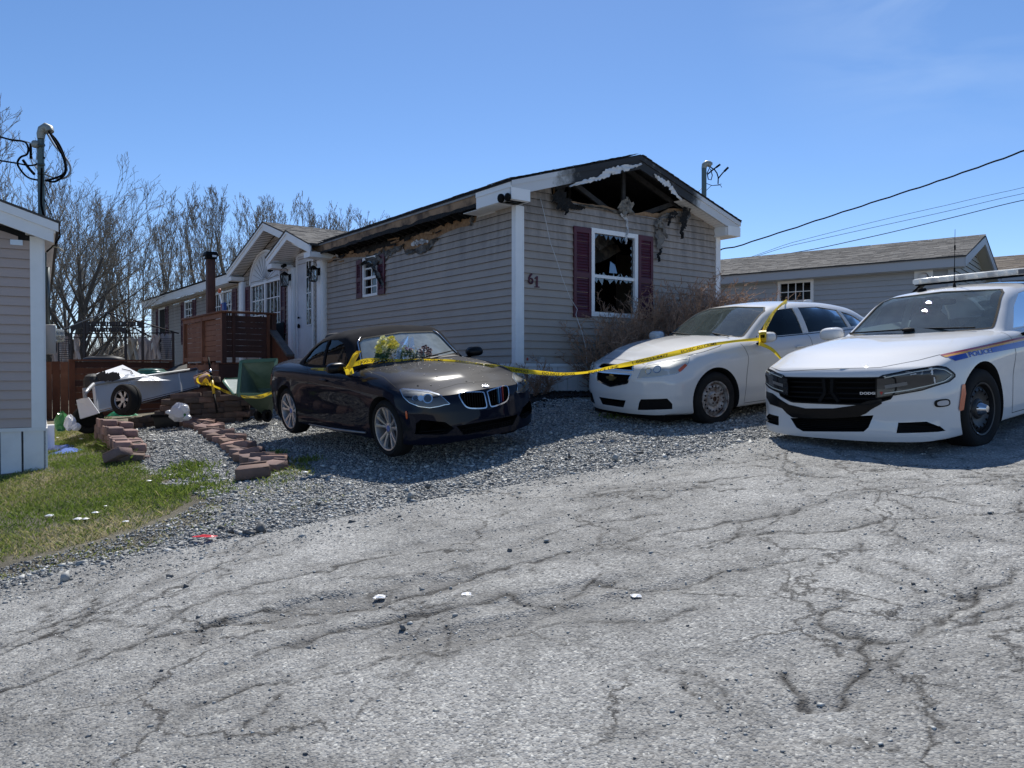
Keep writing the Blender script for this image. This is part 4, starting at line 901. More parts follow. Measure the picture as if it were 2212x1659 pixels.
# ---------------------------------------------------------------- white cars
WHITE=mat('white_paint',(.58,.58,.575),.6,spec=.15,coat=1.0,coatr=.02,noise=(2.2,6,.35,.8),col2=(.55,.55,.54))
WHITE2=mat('white_patrol_paint',(.61,.61,.605),.6,spec=.15,coat=1.0,coatr=.02,noise=(2.5,6,.5,.95),col2=(.58,.58,.57))
xM=[.88,.80,.60,.25,-.2,-.6,-1.2,-2.0,-2.74,-3.2,-3.6,-3.82,-3.90]
SM=dict(x=xM,W=.927,wb=2.737,arch=.378,fx=.88,rx=-3.90,fc=.36,rc=.25,fp=2.8,bulge=.015,nx=120,nt=70,
 fprof=([.15,.25,.45,.62,.72,.80,.88],[-.05,.0,.02,.0,-.03,-.08,-.16]),rprof=([.2,.4,.7,.95,1.1],[-.06,0,.03,.0,-.03]),
 L=tb(([0]*13,[.20,.19,.18,.18,.18,.18,.18,.18,.18,.2,.24,.30,.36]),
  ([.6,.66,.74,.76,.76,.76,.76,.76,.76,.74,.70,.64,.6],[.20,.19,.18,.18,.18,.18,.18,.18,.18,.2,.24,.30,.36]),
  ([.80,.84,.88,.90,.895,.89,.89,.89,.895,.90,.88,.84,.8],[.225,.215,.205,.20,.20,.20,.20,.20,.21,.23,.27,.33,.38]),
  ([.83,.87,.91,.922,.915,.91,.91,.912,.922,.92,.89,.85,.8],[.38,.37,.36,.35,.34,.33,.33,.33,.36,.38,.40,.44,.48]),
  ([.83,.87,.912,.925,.918,.91,.908,.912,.925,.922,.89,.85,.8],[.56,.56,.57,.58,.57,.56,.56,.57,.60,.62,.64,.66,.68]),
  ([.80,.84,.895,.92,.922,.924,.924,.924,.924,.912,.88,.83,.78],[.655,.67,.70,.735,.76,.775,.79,.81,.83,.84,.85,.85,.84]),
  ([.77,.81,.865,.882,.885,.888,.888,.886,.880,.865,.83,.79,.74],[.735,.76,.81,.86,.885,.915,.93,.95,.965,.975,.975,.96,.94]),
  ([.71,.74,.79,.81,.81,.815,.815,.81,.80,.78,.75,.72,.68],[.755,.79,.855,.91,.96,.985,.995,1.01,1.025,1.035,1.035,1.02,1.0]),
  ([.44,.47,.53,.57,.59,.6,.6,.6,.6,.58,.55,.52,.48],[.765,.81,.885,.965,1.025,1.045,1.04,1.04,1.06,1.085,1.09,1.08,1.06]),
  ([.22]*13,[.775,.822,.90,.982,1.042,1.06,1.05,1.05,1.07,1.10,1.105,1.095,1.075]),
  ([0]*13,[.778,.826,.904,.988,1.048,1.064,1.05,1.05,1.07,1.103,1.108,1.098,1.078])))
def tracer(S,pose):
    bv=bvh_of(body_mesh(S)); Mi=pitch_frame(*pose).inverted()
    def f(px,py):
        h=bv.ray_cast(Mi@Vector((0,0,EYE)),(Mi.to_3x3()@ray(px,py)).normalized())[0]; return (h.y,h.z)
    return f
_tm=tracer(SM,(2.0461,10.1932,-2.6256,-.0179,.0212,.0242))
def symp(R): return [(-y,z) for y,z in R[::-1]]+list(R)
_u=[_tm(1369,790),_tm(1368,801)]; _l=[_tm(1364.4,808.8),_tm(1355.7,827.9)]; _lc=(0,_tm(1304.9,833)[1]); _i=[_tm(1351.6,865),_tm(1347,880)]
print('mal',_u,_l,_lc,_i)
upM=symp(_u); loM=[(-_l[0][0],_l[0][1]),_l[0],_l[1],_lc,(-_l[1][0],_l[1][1])]
inM=symp(_i)
fogM=[_tm(*q) for q in [(1384.3,862.6),(1441.3,860.9),(1452.5,872.5),(1452.5,883.7),(1378,885.7),(1380.6,870)]]; print('fog',fogM)
SM['cuts']=lambda c:[(quad_cut(upM,.62,1.3),3),(quad_cut(loM,.66,1.3),3),(quad_cut(inM,.66,1.3),3),(quad_cut(fogM,.45,1.3),3),(quad_cut([(-y,z) for y,z in fogM][::-1],.45,1.3),3)]
SM['tub']=(-2.95,-.68,.70,.46)
GM=dict(x=[-3.45,-3.2,-2.8,-2.3,-1.8,-1.4,-1.2,-.9,-.45],zt=[1.075,1.19,1.345,1.425,1.45,1.43,1.385,1.245,1.03],zb=[1.03,1.025,1.015,1.005,.995,.985,.98,.98,.985],
 wb=[.70,.75,.79,.805,.81,.81,.805,.80,.79],lean=[.40]*9,rc=[.10,.14,.16,.15,.12,.10,.08,.06,.04],crown=[.01,.03,.045,.05,.05,.05,.05,.04,.02],fc=.16,rearc=.12,mat=WHITE,glass=WGLASS,sglass=SGLASSD,
 side=[[(-.82,1.02),(-1.17,1.27),(-1.37,1.345),(-1.66,1.355),(-1.70,1.015)],[(-1.80,1.02),(-1.76,1.355),(-2.15,1.345),(-2.52,1.28),(-2.62,1.04)],[(-2.68,1.04),(-2.58,1.26),(-2.80,1.19),(-3.02,1.055)]],
 ws=[(-.70,1.045),(-.60,1.34),(-.50,1.385),(0,1.405),(.50,1.385),(.60,1.34),(.70,1.045),(.3,1.03),(-.3,1.03)],wsx=(-1.6,.5),rw=[(-.56,1.12),(-.46,1.34),(.46,1.34),(.56,1.12)],rwx=(-4.2,-2.7),dash=(-.78,.98),mirror=(-1.28,1.30))
poseM=(2.0461,10.1932,-2.6256,-.0179,.0212,.0242)
Mc=make_car('parked_sedan','white sedan with rusty bare steel wheels, yellow tape tied round its mirror',poseM,SM,GM,WHITE,dict(kind='steel',r=.335,w=.225,rim=.222,y=.905,seats=[(-1.55,.38),(-1.55,-.38),(-2.45,.4),(-2.45,-.4)]),1)
for poly,nm in ((upM,'upper'),(loM,'lower')):
    g=pbuild(ring_strip(poly,Mc.front,.016,.006),'grille_frame',CHROME,Mc.e)[0]
    zs=[p[1] for p in poly]; mb=MB()
    for z in np.arange(min(zs)+.012,max(zs),.022):
        yy=[y for y in np.linspace(-.5,.5,101) if inpoly(np.array([y]),np.array([z]),poly)[0]]
        if len(yy)>2:
            for k in range(len(yy)//3):
                y=yy[k*3]; h=Mc.front(y,z)
                if h: mb.bar((h[0].x-.035,y,z-.008),(h[0].x-.035,y+.015,z+.008),.006)
            pts=[Vector((Mc.front(y,z)[0].x-.035,y,z)) for y in np.linspace(yy[0],yy[-1],9)]; mb.tube(pts,.003,5)
    mb.build('grille_mesh',BLACK,g)
# bow-tie badge
h=Mc.front(0,.64); bx=h[0].x+.012
MB().prism([(-.09,.615),(-.105,.645),(-.035,.645),(-.028,.665),(.048,.665),(.042,.645),(.105,.645),(.09,.615),(.035,.615),(.028,.595),(-.048,.595),(-.042,.615)],bx-.02,bx,lambda u,v,w:(w,u,v)).build('emblem',mat('badge_gold',(.45,.36,.16),.3,metal=.9),Mc.e)
mb=MB()
for z in (.285,.305,.325): mb.tube([(Mc.front(y,z)[0].x-.03,y,z) for y in np.linspace(-.40,.40,7)],.006,6)
mb.build('lower_intake_slats',BLACK,Mc.e)
for s in (1,-1):
    MB().add([(Mc.front(s*y,z)[0]-Vector((.025,0,0))) for y,z in fogM],[tuple(range(6))]).build('fog_bezel',BLACK,Mc.e)
hlM=[(1377,817),(1386,798),(1400,786),(1430,783),(1460,777),(1490,770),(1487,785),(1474,800),(1460,808),(1430,813),(1400,816)]
lampset(Mc,hlM,[(1420,798,.050,mat('clear_reflector',(.55,.55,.53),.25)),(1401,802,.042,MATS['clear_reflector'] if 'clear_reflector' in MATS else CHROME)],outline=.004,base=mat('lamp_housing2',(.42,.42,.40),.45),inner=[([(1400,789),(1440,783),(1485,773)],.012,mat('lamp_clear',(.75,.75,.72),.2)),([(1466,802),(1482,788)],.035,AMBER)])
seams(Mc,[[(1287,772),(1330,776),(1378,781),(1392,787)],[(1486,768),(1520,760),(1555,748),(1560,742)]],Mc.cam,.006)
for s,cast in ((1,Mc.left),(-1,Mc.right)):
    seams(Mc,[[(-.50,.97),(-.54,.80),(-.50,.45),(-.46,.25)],[(-1.72,1.0),(-1.72,.6),(-1.66,.28)],[(-2.66,1.02),(-2.62,.8),(-2.34,.45),(-2.30,.26)],[(-.46,.235),(-1.4,.225),(-2.3,.235)]],cast,.006)
    for hx in (-1.48,-2.45):
        q=cast(hx,.86)[0]; rbox((hx,q.y+s*.02,.86),(.10,.014,.016),3,8).build('door_handle',WHITE,Mc.e,smooth=True)
    door_mirror(Mc,(-.74,s*1.03,1.035),s,WHITE,WHITE,1.0)
    pts=[(x,cast(x,1.003)[0].y+s*-.0,1.004) for x in (-.85,-1.5,-2.2,-2.9)]
    MB().tube([(x,y+s*.0,z+.0) for x,y,z in pts],.006,5).build('window_moulding',BLACK,Mc.e)
MB().bar((-.50,.64,1.06),(-.66,.05,1.10),.018,.012).build('wiper',BLACK,Mc.e); MB().bar((-.46,-.02,1.075),(-.62,-.60,1.09),.018,.012).build('wiper',BLACK,Mc.e)
rbox((-2.75,0,1.40),(.09,.03,.03),2.5,8).build('roof_antenna',WHITE,Mc.e,smooth=True)
mb=MB(); mb.box(.10,.66,-.70,.70,.12,.21); mb.build('air_dam',BLACK,Mc.e)
# ---------------------------------------------------------------- police cruiser
xC=[.90,.82,.60,.25,-.2,-.6,-1.2,-2.0,-3.05,-3.4,-3.75,-3.98,-4.06]
SCc=dict(x=xC,W=.953,wb=3.052,arch=.415,fx=.90,rx=-4.06,fc=.30,rc=.2,fp=3.0,bulge=.01,nx=124,nt=74,
 fprof=([.14,.22,.38,.50,.66,.76,.84,.9],[-.0,.02,-.01,.0,-.02,-.01,-.07,-.14]),rprof=([.2,.4,.7,.95,1.1],[-.04,0,.03,.03,-.0]),
 L=tb(([0]*13,[.17,.17,.17,.18,.18,.18,.18,.18,.18,.2,.24,.30,.36]),
  ([.70,.74,.78,.78,.78,.78,.78,.78,.78,.76,.72,.68,.64],[.17,.17,.17,.18,.18,.18,.18,.18,.18,.2,.24,.30,.36]),
  ([.86,.90,.92,.925,.915,.91,.91,.91,.925,.925,.90,.88,.84],[.185,.185,.185,.20,.20,.20,.20,.20,.21,.23,.27,.33,.38]),
  ([.875,.912,.935,.945,.925,.92,.92,.922,.945,.94,.91,.89,.85],[.37,.36,.36,.36,.35,.34,.34,.34,.38,.39,.41,.44,.48]),
  ([.875,.912,.940,.952,.935,.918,.915,.922,.950,.945,.915,.89,.85],[.56,.56,.57,.59,.58,.57,.57,.58,.62,.63,.64,.66,.68]),
  ([.86,.895,.93,.950,.945,.940,.938,.940,.950,.94,.91,.88,.83],[.68,.69,.72,.76,.79,.805,.82,.83,.86,.87,.88,.88,.87]),
  ([.84,.875,.91,.920,.918,.918,.918,.918,.92,.91,.88,.85,.80],[.785,.805,.85,.885,.91,.935,.95,.965,.98,.985,.985,.975,.96]),
  ([.79,.82,.86,.868,.86,.86,.86,.86,.855,.845,.82,.79,.74],[.805,.83,.885,.93,.965,.99,1.0,1.015,1.03,1.035,1.035,1.025,1.01]),
  ([.52,.55,.60,.63,.64,.64,.64,.64,.64,.62,.60,.56,.52],[.81,.84,.905,.965,1.01,1.03,1.03,1.035,1.06,1.075,1.08,1.075,1.055]),
  ([.28]*13,[.815,.848,.915,.975,1.02,1.035,1.03,1.035,1.065,1.085,1.095,1.088,1.07]),
  ([0]*13,[.815,.846,.912,.972,1.018,1.034,1.03,1.035,1.065,1.088,1.098,1.09,1.072])))
grC=[(-.56,.55),(-.60,.62),(-.60,.735),(.60,.735),(.60,.62),(.56,.55),(.40,.50),(-.40,.50)]
_bv=bvh_of(body_mesh(SCc)); _Mi=pitch_frame(3.7052,7.6868,-2.5414,-.0317,.0079,-.0191).inverted()
loC=[]
for q in [(1707.5,903),(1720.5,923.6),(1734.8,931.8),(1800,932.5),(1865.6,932.6),(1876,923.6),(1882,909),(1886.9,897)]:
    h=_bv.ray_cast(_Mi@Vector((0,0,EYE)),(_Mi.to_3x3()@ray(*q)).normalized())[0]; loC.append((h.y,h.z))
print('loC',[(round(a,2),round(b,2)) for a,b in loC])
fogC=[(.60,.25),(.61,.34),(.80,.345),(.88,.30),(.90,.255)]
SCc['cuts']=lambda c:[(quad_cut(grC,.68,1.4),3),(quad_cut(loC,.68,1.4),3),(quad_cut(fogC,.55,1.4),3),(quad_cut([(-y,z) for y,z in fogC][::-1],.45,1.4),3)]
SCc['tub']=(-3.0,-.72,.72,.46)
GC=dict(x=[-3.75,-3.4,-2.9,-2.4,-1.9,-1.45,-1.20,-.9,-.42],zt=[1.09,1.20,1.36,1.45,1.475,1.455,1.405,1.24,1.02],zb=[1.03,1.025,1.015,1.01,1.0,.99,.985,.985,.99],
 wb=[.74,.80,.835,.85,.85,.85,.845,.84,.83],lean=[.42]*9,rc=[.10,.14,.15,.13,.11,.10,.08,.06,.04],crown=[.01,.03,.045,.05,.05,.05,.045,.035,.02],fc=.17,rearc=.15,mat=WHITE2,glass=WGLASS,sglass=SGLASSD,
 side=[[(-.90,1.02),(-1.12,1.22),(-1.36,1.345),(-1.60,1.37),(-1.86,1.375),(-1.90,1.02)],[(-2.0,1.02),(-1.96,1.375),(-2.35,1.365),(-2.70,1.28),(-2.95,1.12),(-3.0,1.04)]],
 ws=[(-.735,1.04),(-.63,1.36),(-.57,1.395),(0,1.42),(.57,1.395),(.63,1.36),(.735,1.04),(.3,1.025),(-.3,1.025)],wsx=(-1.65,.5),rw=[(-.6,1.12),(-.5,1.36),(.5,1.36),(.6,1.12)],rwx=(-4.6,-2.9),dash=(-.80,.97),mirror=(-1.30,1.31))
poseC=(3.7052,7.6868,-2.5414,-.0317,.0079,-.0191)
Cc=make_car('police_car','white police car with roof light bar and blue side stripe at the right edge',poseC,SCc,GC,WHITE2,dict(kind='black',r=.362,w=.235,rim=.240,y=.935,seats=[(-1.65,.38),(-1.65,-.38)]),1)
# black bumper band around the grille (photograph outline)
pbuild(patch([(1664,873),(1690,882),(1700,893),(1712,902),(1745,904),(1800,904),(1855,900),(1871,893),(1883,884),(1905,872),(1905,862),(1875,866),(1850,875),(1800,882),(1740,882),(1705,874),(1685,862),(1670,850),(1656,845),(1656,858)],Cc.cam,8,.004),'bumper_band',GLOSSB,Cc.e)
# grille slats and cross
gfr=pbuild(ring_strip(grC,Cc.front,.014,.004),'grille_frame',BLACK,Cc.e)[0]
for z in (.545,.59,.64,.69): 
    MB().tube([(Cc.front(y,z)[0].x-.035,y,z) for y in np.linspace(-.57,.57,9)],.009,6).build('grille_slat',BLACK,gfr,smooth=True)
for a,b in (((-.045,.73),(-.035,.60)),((.045,.73),(.035,.60)),((-.035,.60),(-.10,.51)),((.035,.60),(.10,.51))):
    MB().bar((Cc.front(0,.64)[0].x-.015,a[0],a[1]),(Cc.front(0,.6)[0].x-.015,b[0],b[1]),.03,.03).build('grille_cross',BLACK,gfr)
P=Cc.front(.31,.600)[0]; xx=P.x+.002; xx2=Cc.front(.50,.60)[0].x+.002
WT=mat('letter_silver',(.62,.62,.62),.3,metal=.4)
tm=text_obj('brand_letters','DODGE',lambda x,y,z:(xx+(xx2-xx)*(x/.17)+.004,.31+x,.588+y),WT,Cc.e,size=.030,bold=.0012,width=.15)
for k,(dy) in enumerate((0,.014)): MB().prism([(.468+dy,.586),(.478+dy,.586),(.492+dy,.612),(.482+dy,.612)],xx2+.0,xx2+.006,lambda u,v,w:(w,u,v)).build('brand_slash',mat('slash_red',(.5,.02,.02),.4),Cc.e)
mb=MB()
for z in np.linspace(.245,.365,8): mb.tube([(Cc.front(y,z)[0].x-.04,y,z) for y in np.linspace(-.47,.47,7)],.003,5)
mb.build('lower_intake_slats',BLACK,Cc.e)
for s in (1,-1):
    f=MB().add([(Cc.front(s*y,z)[0]-Vector((.03,0,0))) for y,z in fogC],[tuple(range(5))]).build('fog_bezel',BLACK,Cc.e)
    mb=MB()
    for z in (.275,.30,.325): mb.tube([(Cc.front(s*y,z)[0].x-.018,s*y,z) for y in (.63,.72,.80,.86)],.004,5)
    mb.build('fog_slats',BLACK,Cc.e)
LED=mat('daylight_strip',(.50,.51,.46),.3,coat=.3)
hlC=[(1893,818),(1905,812),(1960,801),(2025,791),(2044,794),(2060,806),(2064,812),(2050,824),(1990,843),(1905,858),(1893,860)]
hb=lampset(Cc,hlC,[],lens=False,outline=.010,ringm=GLOSSB,base=mat('lamp_dark',(.025,.026,.028),.25,coat=.5),inner=[([(1911,816),(1960,807),(2020,797),(2040,799),(2054,808)],.009,LED),([(1911,850),(1960,843),(2010,832),(2040,823),(2054,812)],.009,LED),([(1912,836),(1960,828)],.03,mat('lamp_grey',(.16,.155,.15),.4))])
P,N=Cc.cam(2035,870); 
pbuild(patch(ell(2035,870.5,17,8.5,20,-.12,3),Cc.cam,3,.006),'marker_light',GLOSSB,Cc.e); pbuild(patch(ell(2036,870.5,12,5.5,16,-.12,3),Cc.cam,3,.011),'marker_lens',mat('clear_lens',(.4,.4,.42),.2,coat=1),Cc.e)
pbuild(patch([(2077,831),(2083,829),(2085,850),(2080,885),(2073,888),(2070,883)],Cc.cam,5,.008),'side_marker',AMBER,Cc.e,mirror=True)
# stripes and lettering on the flank (car-side coordinates, both flanks)
BLUE=mat('stripe_blue',(.012,.05,.32),.35,coat=.6); REDS=mat('stripe_maroon',(.25,.012,.03),.35,coat=.6); YEL=mat('stripe_yellow',(.62,.30,.04),.35,coat=.6)
def campoly(c,poly,name,m,off,step=8): return pbuild(patch(poly,c.cam,step,off),name,m,c.e)
campoly(Cc,[(2030,767),(2212,727),(2330,701),(2330,705),(2212,730.7),(2036,769.7)],'red_stripe',REDS,.004)
campoly(Cc,[(2036,769.7),(2212,730.7),(2330,705),(2330,709.5),(2212,735),(2043,772.3)],'yellow_stripe',YEL,.004)
campoly(Cc,[(2047,771.8),(2085.4,763),(2091,773),(2063,780)],'blue_stripe',BLUE,.005)
campoly(Cc,[(2139,751.3),(2212,736.3),(2330,711),(2330,725),(2212,748.9),(2143,761.8)],'blue_stripe',BLUE,.005)
tm=text_mesh('POLICE',1.0,.035); ws_=[v.co.x for v in tm.vertices]; hs_=[v.co.y for v in tm.vertices]; wmx=max(ws_); hmn,hmx=min(hs_),max(hs_)
bm=bmesh.new(); bm.from_mesh(tm); bmesh.ops.subdivide_edges(bm,edges=[e for e in bm.edges if e.calc_length()>.15],cuts=3); bmesh.ops.triangulate(bm,faces=bm.faces); bm.to_mesh(tm); bm.free()
LB,LT,RT,RB=[Vector(q) for q in ((2094,772),(2089,761.5),(2138.5,752.3),(2142,761.8))]
for v in tm.vertices:
    u=v.co.x/wmx; w=(v.co.y-hmn)/(hmx-hmn); q=(LB*(1-u)+RB*u)*(1-w)+(LT*(1-u)+RT*u)*w; h=Cc.cam(q.x,q.y); v.co=h[0]+h[1]*.006
link('lettering',tm,BLUE,Cc.e)
seams(Cc,[[(1662,806),(1690,825-3),(1700,790)]][:0]+[[(1652,806),(1665,793),(1684,801),(1695,802),(1800,797),(1900,794),(1985,778),(2031,766)]],Cc.cam,.006,80)
for s,cast in ((1,Cc.left),(-1,Cc.right)):
    seams(Cc,[[(-.62,1.0),(-.66,.80),(-.62,.48),(-.58,.24)],[(-1.92,1.0),(-1.92,.6),(-1.86,.28)],[(-.58,.245),(-1.6,.235),(-2.55,.24)]],cast,.006)
    door_mirror(Cc,(-.86,s*1.075,1.045),s,WHITE2,WHITE2,1.12)
    for hx in (-1.72,-2.75):
        q=cast(hx,.87)[0]; rbox((hx,q.y+s*.02,.87),(.11,.014,.017),3,8).build('door_handle',WHITE2,Cc.e,smooth=True)
MB().bar((-.50,.66,1.06),(-.60,-.05,1.075),.022,.014).build('wiper',BLACK,Cc.e); MB().bar((-.47,-.02,1.075),(-.56,-.66,1.06),.022,.014).build('wiper',BLACK,Cc.e)
rbox((-.50,.02,1.07),(.05,.06,.02),2.5,6).build('wiper_pivot',BLACK,Cc.e,smooth=True)
# roof light bar
LB_=thing('light_bar','clear emergency light bar across the roof of the police car','light bar'); COLR=None
LB_.matrix_world=Cc.M@Matrix.Translation((-1.93,0,1.50))

def mk_cl(n,l,p):
    p.inputs['Base Color'].default_value=(.85,.85,.82,1); p.inputs['Roughness'].default_value=.15; tr=n.new('ShaderNodeBsdfTranslucent'); tr.inputs['Color'].default_value=(.95,.95,.92,1); mi=n.new('ShaderNodeMixShader'); mi.inputs[0].default_value=.5; l.new(p.outputs[0],mi.inputs[1]); l.new(tr.outputs[0],mi.inputs[2]); tp_=n.new('ShaderNodeBsdfTransparent'); m2=n.new('ShaderNodeMixShader'); m2.inputs[0].default_value=.25; l.new(mi.outputs[0],m2.inputs[1]); l.new(tp_.outputs[0],m2.inputs[2]); l.new(m2.outputs[0],n['Material Output'].inputs['Surface'])
CL=attrmat('clear_bar_lens',mk_cl); LEDM=mat('bar_reflector',(.75,.75,.72),.4)
b=rbox((0,0,.015),(.16,.62,.012),5,8).build('bar_base',BLACK,LB_,smooth=True)
rbox((0,0,.060),(.155,.63,.036),6,12).build('bar_lens',CL,LB_,smooth=True)
for k in range(12): 
    y=-.56+k*.1018; MB().box(.02,.145,y-.036,y+.036,.034,.082).build('light_module',[LEDM,mat('bar_dark',(.12,.12,.13),.4)][k%3==2],LB_)
for s in (1,-1): MB().bar((0,s*.56,.01),(.0,s*.70,-.10),.10,.02).build('bar_mount',BLACK,LB_)
h=Cc.gtop(-1.48,.05)[0]; an=tag(MB().tube([Cc.M@Vector((-1.48,.02,h.z-.02)),Cc.M@Vector((-1.48,.02,h.z+.05))],[.022,.010],10).build('radio_antenna',BLACK,None,smooth=True),'thin black whip antenna on the roof of the police car','antenna')
MB().tube([Cc.M@Vector((-1.48,.02,h.z+.04)),Cc.M@Vector((-1.49,.02,h.z+.14)),Cc.M@Vector((-1.53,.03,h.z+.62))],[.006,.004,.0022],6).build('whip',BLACK,an); MB().tube([Cc.M@Vector((-1.495,.02,h.z+.16)),Cc.M@Vector((-1.50,.02,h.z+.21))],.009,8).build('antenna_coil',BLACK,an); 
MB().tube([Cc.M@Vector((-1.515,.025,h.z+.40)),Cc.M@Vector((-1.52,.025,h.z+.45))],.009,8).build('antenna_coil',BLACK,an)
h=Cc.gtop(-1.42,-.30)[0]; MB().lathe([(0,.0001),(0,.05),(.035,.042),(.04,.036),(.04,.0001)],20,Matrix.Translation((-1.42,-.30,h.z-.005))@Matrix.Rotation(R(90),4,'X')).build('roof_puck',BLACK,Cc.e,smooth=40)
for px in (): pass
# ================================================================ BUILDINGS

def mk_vinyl(n,l,p):
    tcn=n.new('ShaderNodeTexCoord'); z=nzn(n,l,tcn,1.2,7); r=ramp(n,[(.35,(.405,.342,.288)),(.7,(.345,.292,.246))]); l.new(z.outputs['Fac'],r.inputs['Fac'])
    mp_=n.new('ShaderNodeMapping'); mp_.inputs['Scale'].default_value=(3.2,3.2,.55); l.new(tcn.outputs['Object'],mp_.inputs['Vector']); z2=n.new('ShaderNodeTexNoise'); z2.inputs['Scale'].default_value=1.6; z2.inputs['Detail'].default_value=8; z2.inputs['Roughness'].default_value=.65; l.new(mp_.outputs['Vector'],z2.inputs['Vector'])
    sx=n.new('ShaderNodeSeparateXYZ'); l.new(tcn.outputs['Object'],sx.inputs[0]); a=n.new('ShaderNodeMapRange'); a.inputs[1].default_value=1.9; a.inputs[2].default_value=3.0; l.new(sx.outputs['Z'],a.inputs[0])
    b_=n.new('ShaderNodeMapRange'); b_.inputs[1].default_value=.40; b_.inputs[2].default_value=.66; l.new(z2.outputs['Fac'],b_.inputs[0]); m=n.new('ShaderNodeMath'); m.operation='MULTIPLY'; l.new(a.outputs[0],m.inputs[0]); l.new(b_.outputs[0],m.inputs[1])
    m2=n.new('ShaderNodeMath'); m2.operation='MULTIPLY'; m2.inputs[1].default_value=.75; l.new(m.outputs[0],m2.inputs[0]); q=n.new('ShaderNodeMixRGB'); q.inputs['Color2'].default_value=(.10,.088,.076,1); l.new(m2.outputs[0],q.inputs['Fac']); l.new(r.outputs['Color'],q.inputs['Color1'])
    d=n.new('ShaderNodeMapRange'); d.inputs[1].default_value=1.15; d.inputs[2].default_value=.6; l.new(sx.outputs['Z'],d.inputs[0]); m3=n.new('ShaderNodeMath'); m3.operation='MULTIPLY'; l.new(d.outputs[0],m3.inputs[0]); l.new(b_.outputs[0],m3.inputs[1]); m4=n.new('ShaderNodeMath'); m4.operation='MULTIPLY'; m4.inputs[1].default_value=.35; l.new(m3.outputs[0],m4.inputs[0])
    q2=n.new('ShaderNodeMixRGB'); q2.inputs['Color2'].default_value=(.42,.40,.36,1); l.new(m4.outputs[0],q2.inputs['Fac']); l.new(q.outputs['Color'],q2.inputs['Color1']); l.new(q2.outputs['Color'],p.inputs['Base Color']); p.inputs['Roughness'].default_value=.5
    z3=nzn(n,l,tcn,2.6,3); bb=n.new('ShaderNodeBump'); bb.inputs['Strength'].default_value=.5; bb.inputs['Distance'].default_value=.02; l.new(z3.outputs['Fac'],bb.inputs['Height']); l.new(bb.outputs['Normal'],p.inputs['Normal'])
VINYL=attrmat('vinyl_siding',mk_vinyl); TRIM=mat('white_trim',(.83,.83,.82),.45,noise=(2,5,.5,.9),col2=(.72,.72,.70))
SKIRTM=mat('skirt_vinyl',(.80,.80,.79),.5,noise=(2,6,.45,.8),col2=(.62,.62,.60)); MAROON=mat('maroon_shutter',(.085,.009,.021),.5,noise=(8,4,.4,.8),col2=(.045,.010,.02))
CHAR=mat('charred_wood',(.006,.006,.0065),.9,bump=(30,.8,.02),noise=(9,6,.45,.75),col2=(.018,.016,.015)); SOOT=mat('sooty_trim',(.18,.17,.165),.8,noise=(7,6,.35,.7),col2=(.015,.014,.014))
OSB=mat('raw_sheathing',(.36,.22,.115),.8,noise=(14,8,.35,.7),col2=(.16,.085,.04),bump=(40,.4,.01)); WRAPM=mat('burnt_wrap',(.17,.165,.155),.7,noise=(10,7,.35,.65),col2=(.03,.028,.026),bump=(25,.8,.02)); HWRAP=mat('house_wrap',(.60,.61,.62),.6)
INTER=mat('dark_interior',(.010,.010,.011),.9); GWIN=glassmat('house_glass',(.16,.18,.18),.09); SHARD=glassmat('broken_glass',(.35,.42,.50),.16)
CURT=mat('curtain',(.55,.54,.50),.9); SHING=None
def mk_shingle(nm,a,b,c):
    def f(n,l,p):
        at_=n.new('ShaderNodeAttribute'); at_.attribute_name='tone'; r=ramp(n,[(0,a),(.5,b),(1,c)]); l.new(at_.outputs['Fac'],r.inputs['Fac'])
        tcn=n.new('ShaderNodeTexCoord'); z=nzn(n,l,tcn,60,4); r2=ramp(n,[(.3,(.6,.6,.6)),(.7,(1.2,1.2,1.2))]); l.new(z.outputs['Fac'],r2.inputs['Fac']); m=n.new('ShaderNodeMixRGB'); m.blend_type='MULTIPLY'; m.inputs['Fac'].default_value=1
        l.new(r.outputs['Color'],m.inputs['Color1']); l.new(r2.outputs['Color'],m.inputs['Color2']); l.new(m.outputs['Color'],p.inputs['Base Color']); p.inputs['Roughness'].default_value=.9
    return attrmat(nm,f)
SHG=mk_shingle('grey_shingle',(.075,.070,.065),(.125,.118,.11),(.19,.18,.165)); SHB=mk_shingle('brown_shingle',(.11,.085,.065),(.17,.135,.10),(.25,.20,.15))
AX,AY=.06,11.7; BASE=1.17
hu=Vector((-.6,.8,0)); hv=Vector((.8,.6,0))
